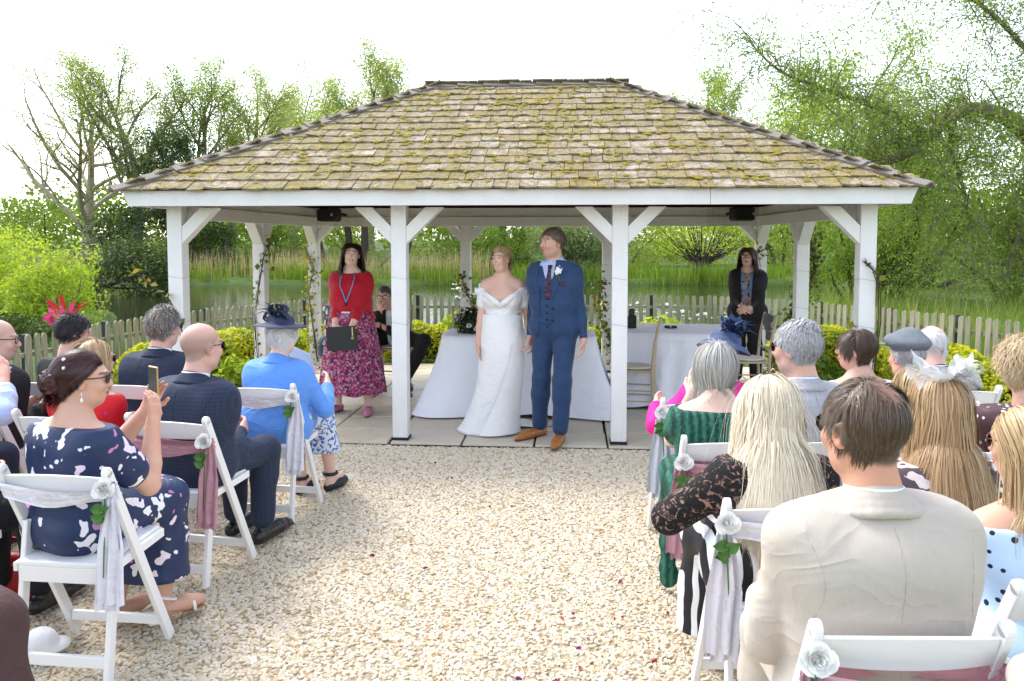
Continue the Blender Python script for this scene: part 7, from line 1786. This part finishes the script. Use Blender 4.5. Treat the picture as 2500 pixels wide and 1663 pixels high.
hair(P, J, H_BLOND2, 950, .40, .02, .006, lambda p, n: np.stack([np.sign(p[:, 0]) * .55, np.full(len(p), -1.1), np.full(len(p), -.2)], 1), .35, .12, .022, sc=.97, collide=shoulders_of(J), jl=.1, seed=34, dense=1.5); glasses(P, J, .96, TORT, LENS)
# far walker across the lake
P = new_person('distant walker in white top and jeans on the far bank', (12.2, 50, float(ground_z(12.2, 50))), 170)
J = skeleton(False, 1.72, sw=.15); body(P, J, PALE, 1, False, .02, (.05, .03, .02), a0=.5, ar=.02); garment(P, 'top', top_prims(J, MALE, .014, .6, .016), WSHIRT, .03, [((0, 0, .88), (0, 0, -1))]); trousers(P, J, MALE, M('jeans', (.05, .10, .25), .8), .025)
# ================================================================= CHAIRS
CW = M('chair_resin', (.78, .78, .78), .35, .05, 5, .0006, 90, .45)
SASHW = M('white_organza', (.74, .74, .82), .55, .05, 8, fold=.01, fs=9); SASHP = M('pink_organza', (.56, .29, .35), .55, .08, 8, fold=.01, fs=9)
ROSEW = M('white_rose', (.80, .80, .77), .6, .06, 30); LEAFG = M('rose_leaf', (.07, .19, .035), .5, .25, 30)
def chair_parts(root):
    out = []
    for sg in (-1, 1):
        x = sg * .212
        mb = MB(); mb.beam((x, .205, 0), (x, -.195, .825), .022, .042, (0, 1, .5)); mb.tube([(x - .011, -.195, .825), (x + .011, -.195, .825)], .0212, 14); mb.build('front_leg', CW, root, bevel=.003)
        mb = MB(); mb.beam((sg * .184, -.185, 0), (sg * .184, -.100, .60), .022, .040, (0, 1, .1)); mb.build('rear_leg', CW, root, bevel=.004)
        mb = MB(); mb.beam((sg * .192, -.17, .438), (sg * .192, .20, .455), .018, .035); mb.build('seat_rail', CW, root, bevel=.003)
    mb = MB(); rings = []
    for t in np.linspace(0, 1, 12):
        x = -.202 + .404 * t; c = .028 * (1 - (2 * t - 1) ** 2); top = .803 + .014 * (1 - (2 * t - 1) ** 2)
        rings.append([Vector((x, -.180 - c, top)), Vector((x, -.195 - c, top)), Vector((x, -.168 - c, .728)), Vector((x, -.153 - c, .728))])
    mb.loft(rings, True, True, True); mb.build('backrest', CW, root, bevel=.003)
    mb = MB(); mb.box((0, .015, .462), (.36, .38, .026), Euler((rad(2.5), 0, 0)).to_matrix()); mb.build('seat', CW, root, bevel=.009, seg=3)
    mb = MB(); mb.box((0, -.165, .415), (.352, .018, .06)); mb.build('seat_apron', CW, root, bevel=.003)
    mb = MB(); mb.box((0, -.176, .085), (.352, .018, .045)); mb.build('stretcher', CW, root, bevel=.003)
    mb = MB(); mb.box((0, .158, .095), (.40, .018, .042)); mb.build('stretcher', CW, root, bevel=.003)
def rose(mb, c, n, r, rr):
    n = Vector(n).normalized(); a0 = n.orthogonal().normalized(); b0 = n.cross(a0)
    for i in range(15):
        f = i / 14; a = i * 2.4; R_ = r * (.18 + .82 * f); op = .15 + 1.05 * f; rings = []
        for t in np.linspace(0, 1, 5):
            row = []
            for w in np.linspace(-1, 1, 5):
                aa = a + w * (.95 - .25 * f); rd = R_ * (.35 + .65 * t * (1 if t < .9 else 1.05)) * (1 - .12 * w * w * t); h = r * (.9 - .55 * f) * t - .1 * r * f * t * t + .06 * r * math.sin(3 * w + i)
                row.append(Vector(c) + (a0 * math.cos(aa) + b0 * math.sin(aa)) * rd + n * h)
            rings.append(row)
        mb.loft(rings, False)
def leafmesh(mb, p, d, up, L, w):
    d = Vector(d).normalized(); s = d.cross(Vector(up)).normalized(); u = s.cross(d)
    mb.loft([[Vector(p) + d * L * t + s * q * w * math.sin(math.pi * (.05 + .93 * t) ** .8) + u * (abs(q) * .012 - .25 * L * t * t) for q in (-1, 0, 1)] for t in np.linspace(0, 1, 7)], False)
def sash(root, mat, sg, tail=True, rs_=0, dz=0.0):
    """sg: aisle side (+1 right, -1 left)"""
    rr = random.Random(rs_); mb = MB(); rings = []; N = 30
    for i in range(N + 1):
        a = 2 * math.pi * i / N; x = .236 * math.cos(a); y = -.166 + .045 * math.sin(a) - (.026 * (1 - (x / .236) ** 2) if math.sin(a) < 0 else .012)
        sagz = .020 * (1 - (x / .236) ** 2); z0, z1 = .675 + dz - sagz + .006 * math.sin(5 * a), .738 + dz - sagz + .008 * math.sin(3 * a + 1)
        row = []
        for j, t in enumerate(np.linspace(0, 1, 7)): row.append(Vector((x * (1 + .004 * j % 2), y + (.006 * math.sin(t * 16 + a * 2)) * (-1 if math.sin(a) < 0 else 1) - (.022 * (t - .5)), z0 + (z1 - z0) * t)))
        rings.append(row)
    mb.loft(rings, False); o = mb.build('sash_band', mat, root, smooth=True)
    if tail:
        mb = MB()
        for k, (dx, L) in enumerate(((0, .43), (.022 * sg, .40))):
            rings = []
            for t in np.linspace(0, 1, 12):
                w = .018 + .030 * min(1, t * 2.2); rings.append([Vector((sg * .218 + dx + q * w + .006 * math.sin(4 * t + k), -.205 - .010 * k - .012 * math.sin(q * 7 + 2 * t + k) - .01 * t, .735 - L * t)) for q in np.linspace(-1, 1, 9)])
            mb.loft(rings, False)
        mb.build('sash_tail', mat, o, smooth=True)
    return o
proto = empty('folding_chair', (0, 0, 0)); chair_parts(proto)
# (x, y, yaw, sash, aisle side, rose side lean, label of chair)
chairs = [(-1.93, 2.99, -2, 'w', 1, 'white folding chair under the woman in navy floral'), (-1.93, 3.86, -8, 'p', 1, 'white folding chair under the bald man in checked suit'), (-1.84, 4.74, -4, 'w', 1, 'white folding chair under the lady in cornflower blue'),
          (.68, 4.48, 4, 'w', -1, 'white folding chair under the woman in hot pink'), (.68, 3.66, 4, 'p', -1, 'white folding chair under the woman in green lace'), (.70, 2.82, 5, 'w', -1, 'white folding chair under the woman with platinum hair'), (.74, 1.98, 4, 'p', -1, 'white folding chair under the man in beige'),
          (-2.54, 3.90, -8, None, 1, 'white folding chair under the blonde woman in red'), (-2.60, 4.76, -8, None, 1, 'white folding chair under the curly grey haired man'), (-3.22, 4.80, -8, None, 1, 'white folding chair under the woman with the red fascinator'),
          (-3.42, 4.36, -8, None, 1, 'white folding chair under the bald man with glasses'), (-3.30, 3.66, -10, None, 1, 'white folding chair under the man in pale blue sleeves'), (-2.62, 2.94, -8, None, 1, 'white folding chair under the person in black'), (-2.02, 1.82, -10, None, 1, 'white folding chair under the woman in plum brown'),
          (1.08, 3.70, 6, None, -1, 'white folding chair under the man in light grey suit'), (1.56, 4.46, 6, None, -1, 'white folding chair under the woman in white top'), (1.88, 4.48, 6, None, -1, 'white folding chair under the man in flat cap'), (2.24, 4.96, 6, None, -1, 'white folding chair under the balding man in navy'),
          (1.28, 2.80, 6, None, -1, 'white folding chair under the woman with white fascinator'), (1.53, 3.58, 6, None, -1, 'white folding chair under the ginger blonde woman'), (2.03, 3.66, 6, None, -1, 'white folding chair under the woman in brown polka dots'), (1.30, 2.24, 6, None, -1, 'white folding chair under the woman in pale blue polka dots')]
for i, (x, y, yw, sh, sg, lab) in enumerate(chairs):
    c = proto if i == 0 else copy_tree(proto)
    c.location = (x, y, 0); c.rotation_euler = (0, 0, rad(yw)); tag(c, lab, 'chair', 'white folding chairs')
for i, (x, y, yw, sh, sg, lab) in enumerate(chairs):
    if not sh: continue
    who = lab.split('under ')[1]
    s_ = empty('chair_sash', (x, y, 0), rad(yw), ('white' if sh == 'w' else 'dusky pink') + ' organza sash on the chair of ' + who, 'sash', 'chair sashes along the aisle')
    sash(s_, SASHW if sh == 'w' else SASHP, sg, True, i, .045 if sh == 'w' else -.004)
    rr = random.Random(i); rz = .775 if i not in (1, 4) else .735
    r_ = empty('artificial_rose', tuple(Matrix.Rotation(rad(yw), 3, 'Z') @ Vector((sg * .222, -.225, rz)) + Vector((x, y, 0))), rad(yw), 'white artificial rose on the chair of ' + who, 'rose', 'roses tied to the aisle chairs')
    mb = MB(); rose(mb, (0, -.005, 0), (sg * .15, -1, .35), .044, rr); mb.build('petals', ROSEW, r_, smooth=True)
    mb = MB(); dx = -sg * (.02 if i not in (2, 4) else .10); mb.tube([(0, 0, -.01), (dx * .3, .004, -.12), (dx, .006, -.34)], [.003, .0028, .0022], 5); mb.build('stem', LEAFG, r_)
    for k, (a, zz, L) in enumerate(((-1.2, -.075, .05), (.3, -.085, .055), (-.4, -.115, .05), (-2.2, -.10, .045))):
        mb = MB(); leafmesh(mb, (dx * -zz, -.006, zz), (math.sin(a), -.3, .25 * math.cos(a)), (0, -1, .2), L, .021); mb.build('leaf', LEAFG, r_, smooth=True)

# limewashed spindle chairs in the gazebo
LIME = M('limewashed_wood', (.44, .35, .23), .55, .2, 18, .001, 80)
def spindle_chair(root):
    for sg in (-1, 1):
        mb = MB(); mb.tube([(sg * .165, -.20, 0), (sg * .17, -.18, .2), (sg * .18, -.17, .45), (sg * .185, -.19, .7), (sg * .185, -.235, .93)], [.013, .015, .016, .014, .013], 8); mb.build('rear_leg', LIME, root, smooth=True)
        mb = MB(); mb.tube([(sg * .18, .19, 0), (sg * .185, .18, .44)], [.012, .016], 8); mb.build('front_leg', LIME, root, smooth=True)
        for z in (.16, .26): mb = MB(); mb.tube([(sg * .172, -.18, z), (sg * .182, .18, z)], .008, 6); mb.build('side_stretcher', LIME, root)
    for y, z in ((.18, .20), (-.185, .22)): mb = MB(); mb.tube([(-.178, y, z), (.178, y, z)], .008, 6); mb.build('stretcher', LIME, root)
    for z, y in ((.915, -.232), (.80, -.208), (.76, -.200), (.58, -.180)): mb = MB(); mb.tube([(-.18, y, z), (.18, y, z)], .009, 6); mb.build('back_rail', LIME, root)
    for k in range(7): mb = MB(); x = -.135 + k * .045; mb.tube([(x, -.208, .80), (x, -.232, .915)] if True else [], .006, 6); mb.build('spindle', LIME, root)
    mb = MB(); mb.box((0, 0, .445), (.37, .37, .02)); mb.build('seat_frame', LIME, root, bevel=.006)
    V, F = surf([EL((0, 0, .468), (.185, .185, .022), None, .01)], .014); mesh_np('seat_pad', V, F, M('ivory_pad', (.62, .57, .48), .7, .06), root)
sp0 = empty('spindle_chair', (0, 0, 0)); spindle_chair(sp0)
for i, (x, y, yw, lab) in enumerate(((.60, 7.72, 82, 'limewashed spindle chair between the front post and the long table'), (1.80, 8.35, 95, 'limewashed spindle chair with grey scarf at the end of the long table'), (-1.18, 8.75, 180, 'limewashed spindle chair behind the bride table'), (-2.10, 9.01, 172, 'limewashed spindle chair under the man in black suit'), (-2.72, 9.11, 184, 'limewashed spindle chair under the woman in teal floral'))):
    c = sp0 if i == 0 else copy_tree(sp0); c.location = (x, y, 0); c.rotation_euler = (0, 0, rad(yw)); tag(c, lab, 'chair', 'limewashed spindle chairs')
sc_ = empty('scarf', (2.01, 8.36, .80), rad(95), 'dark grey scarf hung over the spindle chair by the blazer woman', 'scarf'); V, F = surf([EL((0, .0, .08), (.11, .045, .05), None, .02), EL((.03, -.02, -.02), (.075, .04, .12), None, .04), EL((-.05, .03, 0), (.05, .03, .09), None, .03)], .010, (), wrinkles(.012, 1.6, 2)); mesh_np('cloth', V, F, M('grey_scarf', (.10, .10, .10), .9, .3, 30, .004, 90), sc_)

# ================================================================= TABLES
LINEN = M('table_linen', (.82, .83, .90), .75, .04, 12, .0008, 260, .2, fold=.022, fs=2.2)
WOODT = M('table_wood', (.25, .17, .10), .6)
def table(label, cx, cy, w, d, h, rz, flare, seed, corner=.10):
    root = empty('table', (cx, cy, 0), rz, label, 'table', 'cloth covered tables'); rr = random.Random(seed)
    mb = MB(); mb.box((0, 0, h - .02), (w - .14, d - .14, .025)); mb.build('tabletop', WOODT, root)
    for sx_ in (-1, 1):
        for sy_ in (-1, 1): mb = MB(); mb.tube([(sx_ * (w / 2 - .08), sy_ * (d / 2 - .08), 0), (sx_ * (w / 2 - .08), sy_ * (d / 2 - .08), h - .03)], .02, 6); mb.build('leg', WOODT, root)
    N = 120; rings = []
    def per(t, ex, ey, r):   # rounded rectangle
        a = 2 * math.pi * t; c, s = math.cos(a), math.sin(a); n = 7.0 if r < .5 else 3.2
        k = (abs(c) ** n + abs(s) ** n) ** (-1 / n); return Vector((c * k * ex, s * k * ey, 0)), abs(c * s) * 2
    for j, t in enumerate(np.linspace(0, 1, 14)):
        row = []
        for i in range(N):
            p, cr = per(i / N, w / 2 + .004 + flare * t * (.55 + .45 * t), d / 2 + .004 + flare * .8 * t * (.55 + .45 * t), 0)
            a = 2 * math.pi * i / N; fold = t * (.026 * math.sin(9 * a + seed) + .022 * math.sin(19 * a + 1.7 * seed + 2 * t)); ext = 1 + corner * cr ** 6 * t
            p = Vector((p.x * ext, p.y * ext, 0)); p += p.normalized() * fold
            hem = .012 + .055 * (1 - cr ** 2) * (.5 + .5 * math.sin(5 * a + seed)) * .8
            row.append(Vector((p.x, p.y, h + .003 - (h - hem) * t ** .95)))
        rings.append(row)
    top = [[Vector((v.x * f, v.y * f, h + .004)) for v in rings[0]] for f in (.02, .5, .97)]
    mb = MB(); mb.loft(top + rings, True, True); mb.build('tablecloth', LINEN, root, smooth=True); return root
table('white clothed signing table standing behind the bride and groom', -.53, 7.92, 1.50, .75, .76, 0, .17, 2, .16)
table('long white clothed table on the right side of the gazebo', 1.04, 8.42, 1.16, .95, .76, rad(-4), .05, 5, .06)
# flowers on the signing table
fl = empty('flower_arrangement', (-1.0, 7.80, .764), 0, 'low arrangement of dark foliage and cream flowers on the signing table', 'flowers')
rs = np.random.RandomState(6); d = rs.normal(size=(900, 3)); d /= np.linalg.norm(d, axis=1, keepdims=True); Pp = d * rs.uniform(.4, 1, 900)[:, None] * A3((.19, .11, .15)) + A3((0, 0, .11)); Pp[:, 2] = np.maximum(Pp[:, 2], .005)
V, F = leaf_cards(Pp, d + rs.normal(size=(900, 3)) * .5, .055, .35, rs=rs); mesh_np('foliage', V, F, M_leaf('leaf_bouquet', [(.012, .025, .012), (.03, .055, .025), (.07, .10, .05)], .2), fl, smooth=False)
rr = random.Random(5)
for i in range(8): mb = MB(); a = rr.uniform(2.6, 6.9); rose(mb, (.15 * math.cos(a), .10 * math.sin(a), .05 + .14 * rr.random()), (math.cos(a) * .6, math.sin(a), .5), .026 + .008 * rr.random(), rr); mb.build('flower', ROSEW if i % 3 else M('mauve_rose', (.45, .28, .36), .6), fl, smooth=True)
# things on the long table
cm = empty('camera', (.61, 8.36, .766), rad(20), 'black camera standing on the long table beside the front post', 'camera'); mb = MB(); mb.box((0, 0, .07), (.09, .07, .14)); mb.build('camera_body', PLAST, cm, bevel=.01); mb = MB(); mb.tube([(0, 0, .13), (0, 0, .20), (0, 0, .21)], [.03, .028, .02], 10); mb.build('lens_hood', PLAST, cm)
cs_ = empty('black_case', (1.02, 8.40, .766), rad(-8), 'small flat black case lying on the long table', 'case'); mb = MB(); mb.box((0, 0, .016), (.13, .06, .03)); mb.build('shell', PLAST, cs_, bevel=.008); mb = MB(); mb.box((0, -.032, .018), (.02, .004, .01)); mb.build('clasp', M('badge_grey', (.6, .6, .6), .4), cs_)

# ================================================================= CLIMBERS, BAG, COAT, PETALS
VST = M('vine_stem', (.07, .045, .03), .9)
def vine(label, pts, nleaf, seed, ls=.055, sp=.035, mat=None, rad_=.006):
    rr = random.Random(seed); rs = np.random.RandomState(seed); b = Vector(pts[0]); r = empty('climbing_plant', tuple(b), 0, label, 'climber', 'climbers on the gazebo posts')
    Q = [Vector(p) - b for p in pts]; mb = MB(); mb.tube(Q, [rad_ * (1 - .6 * i / len(Q)) for i in range(len(Q))], 5)
    for k in range(3): mb.tube([q + Vector((rr.uniform(-.02, .02), rr.uniform(-.02, .02), 0)) for q in Q], rad_ * .5, 4)
    mb.build('stem', VST, r, smooth=True); n = len(Q); P_ = []
    for _ in range(nleaf): f = rr.random() * (n - 1); i = min(int(f), n - 2); P_.append(tuple(Q[i].lerp(Q[i + 1], f - i)))
    P_ = np.array(P_) + rs.normal(size=(nleaf, 3)) * sp; V, F = leaf_cards(P_, rs.normal(size=(nleaf, 3)) + A3((0, -1, .2)), ls, .75, rs=rs); mesh_np('foliage', V, F, mat or LG_VINE, r, smooth=False)
vine('thin bare climber crossing the left corner post', [(-3.27, 6.52, .55), (-3.30, 6.50, .85), (-3.34, 6.49, 1.05), (-3.42, 6.49, 1.18), (-3.55, 6.5, 1.30), (-3.70, 6.5, 1.40)], 16, 1, .075, .02)
vine('sparse climber with orange leaves on the left side post', [(-3.36, 8.30, .1), (-3.40, 8.30, .5), (-3.42, 8.30, .9), (-3.36, 8.30, 1.2), (-3.31, 8.30, 1.5), (-3.18, 8.28, 1.75)], 46, 2, .06, .04)
vine('yellowish climber left of the rear corner post behind the red jacket', [(-3.32, 10.1, .1), (-3.38, 10.08, .6), (-3.42, 10.08, 1.0), (-3.36, 10.08, 1.3), (-3.46, 10.08, 1.6)], 170, 3, .055, .055, M_leaf('leaf_vine_yellow', [(.10, .11, .02), (.28, .28, .05), (.40, .22, .06)], .4))
vine('twisted leafy climber on the rear post beside the bride', [(-1.33, 10.1, .2), (-1.30, 10.08, .5), (-1.24, 10.08, .8), (-1.36, 10.08, 1.0), (-1.44, 10.08, 1.25)], 150, 4, .055, .04)
vine('leafy climber with orange blooms on the rear post by the groom', [(.50, 10.1, .1), (.50, 10.08, .4), (.36, 10.08, .6), (.33, 10.08, .9), (.36, 10.08, 1.2)], 190, 5, .055, .045)
vine('tall leafy climber between the rear and side posts on the right', [(2.30, 9.6, .05), (2.36, 9.4, .4), (2.44, 9.2, .8), (2.55, 9.0, 1.1), (2.62, 8.9, 1.35), (2.58, 8.8, 1.6), (2.5, 8.75, 1.75)], 420, 6, .055, .07, LG_VINE, .012)
vine('dry brown climber on the rear post above the blazer woman', [(2.28, 10.1, .9), (2.22, 10.05, 1.2), (2.16, 10.02, 1.42), (2.30, 10.0, 1.55), (2.42, 10.0, 1.6)], 70, 7, .06, .05)
vine('wiry bare climber on the right corner post', [(2.40, 6.52, .6), (2.44, 6.51, 1.05), (2.43, 6.51, 1.3), (2.38, 6.51, 1.45), (2.30, 6.52, 1.52)], 10, 8, .06, .02)
vine('brown dying climber at the foot of the right corner post', [(2.25, 6.54, .1), (2.26, 6.53, .4), (2.27, 6.53, .7), (2.26, 6.53, .95)], 60, 9, .06, .04)
# red bag under the seats
bg = empty('handbag', (-2.66, 3.50, 0), rad(15), 'glossy red handbag on the gravel beside the floral dress chair', 'handbag'); RB = M('red_leather', (.42, .006, .010), .3, .1, 20, .002, 90)
V, F = surf([EL((0, 0, .11), (.16, .07, .10), None, .03), RC((-.12, 0, .05), (.12, 0, .05), .06, k=.03)], .010, [((0, 0, .0), (0, 0, -1))], wrinkles(.004, 1.5, 3)); mesh_np('bag_body', V, F, RB, bg)
mb = MB(); mb.tube([(.11 * math.cos(a), 0, .18 + .10 * math.sin(a)) for a in np.linspace(0, 3.14, 12)], .008, 6); mb.build('handle', RB, bg, smooth=True); mb = MB(); mb.tube([(-.10, -.06, .17), (.10, -.06, .17)], .005, 5); mb.build('zip', GOLD, bg)
ht = empty('fallen_hat', (-2.16, 3.0, 0), rad(30), 'white cloth hat lying on the gravel behind the floral dress chair', 'hat'); V, F = surf([EL((0, 0, .05), (.06, .055, .06), None, .02), EL((.03, .02, .02), (.075, .07, .02), None, .02)], .010, [((0, 0, .0), (0, 0, -1))], wrinkles(.006, 1.2, 1)); mesh_np('hat_cloth', V, F, WSHIRT, ht)
# cream coat hung over the nearest chair back
ct = empty('cream_coat', (1.03, 1.70, .385), 0, 'cream coat hung over the corner of the beige suit chair', 'coat'); V, F = surf([RC((-.03, .06, .36), (.20, .10, .385), .04, .045, .04), RC((-.045, .045, .34), (-.05, .03, .02), .035, .05, .04), RC((.09, .03, .34), (.08, .0, 0), .07, .08, .05), RC((.2, .05, .34), (.2, .03, 0), .05, .06, .05)], .010, (), wrinkles(.006, .9, 4)); mesh_np('coat_cloth', V, F, M('cream_wool', (.70, .66, .55), .85, .06, 20, .002, 160, .2), ct)
# tassel bag on the aisle chair
tb = empty('tassel_bag', (.43, 3.58, .16), 0, 'dark green beaded pouch hanging on the pink sash chair', 'pouch'); V, F = surf([EL((0, 0, .18), (.035, .04, .045), None, .02), RC((0, 0, .14), (.01, 0, 0), .028, .045, .03)], .008, (), wrinkles(.004, 3, 1)); mesh_np('pouch', V, F, GLACE, tb)
# petals scattered on the gravel
PM = [M('petal_crimson', (.28, .006, .04), .6), M('petal_purple', (.20, .012, .16), .6), M('petal_coral', (.55, .10, .06), .6)]
rr = random.Random(12); pm = []
for k in range(3):
    mb = MB(); leafmesh(mb, (-.011, 0, .004), (1, 0, .2), (0, 0, 1), .024, .010); o = mb.build('petal', PM[k], smooth=True); pm.append(o)
spots = [(rr.uniform(-1.3, .35), rr.uniform(2.4, 6.2)) for _ in range(12)] + [(rr.gauss(.10, .16), rr.gauss(3.2, .4)) for _ in range(15)]
for i, (x, y) in enumerate(spots):
    o = pm[i] if i < 3 else pm[i % 3].copy()
    if i >= 3: COL.objects.link(o)
    o.location = (x, y, .004); o.rotation_euler = (rr.uniform(-.4, .4), rr.uniform(-.4, .4), rr.uniform(0, 6.28)); k = rr.uniform(.6, 1.05); o.scale = (k, k, k)
    tag(o, 'small %s flower petal fallen on the pale gravel aisle' % ('crimson', 'purple', 'coral')[i % 3], 'petal', 'petals scattered on the gravel')
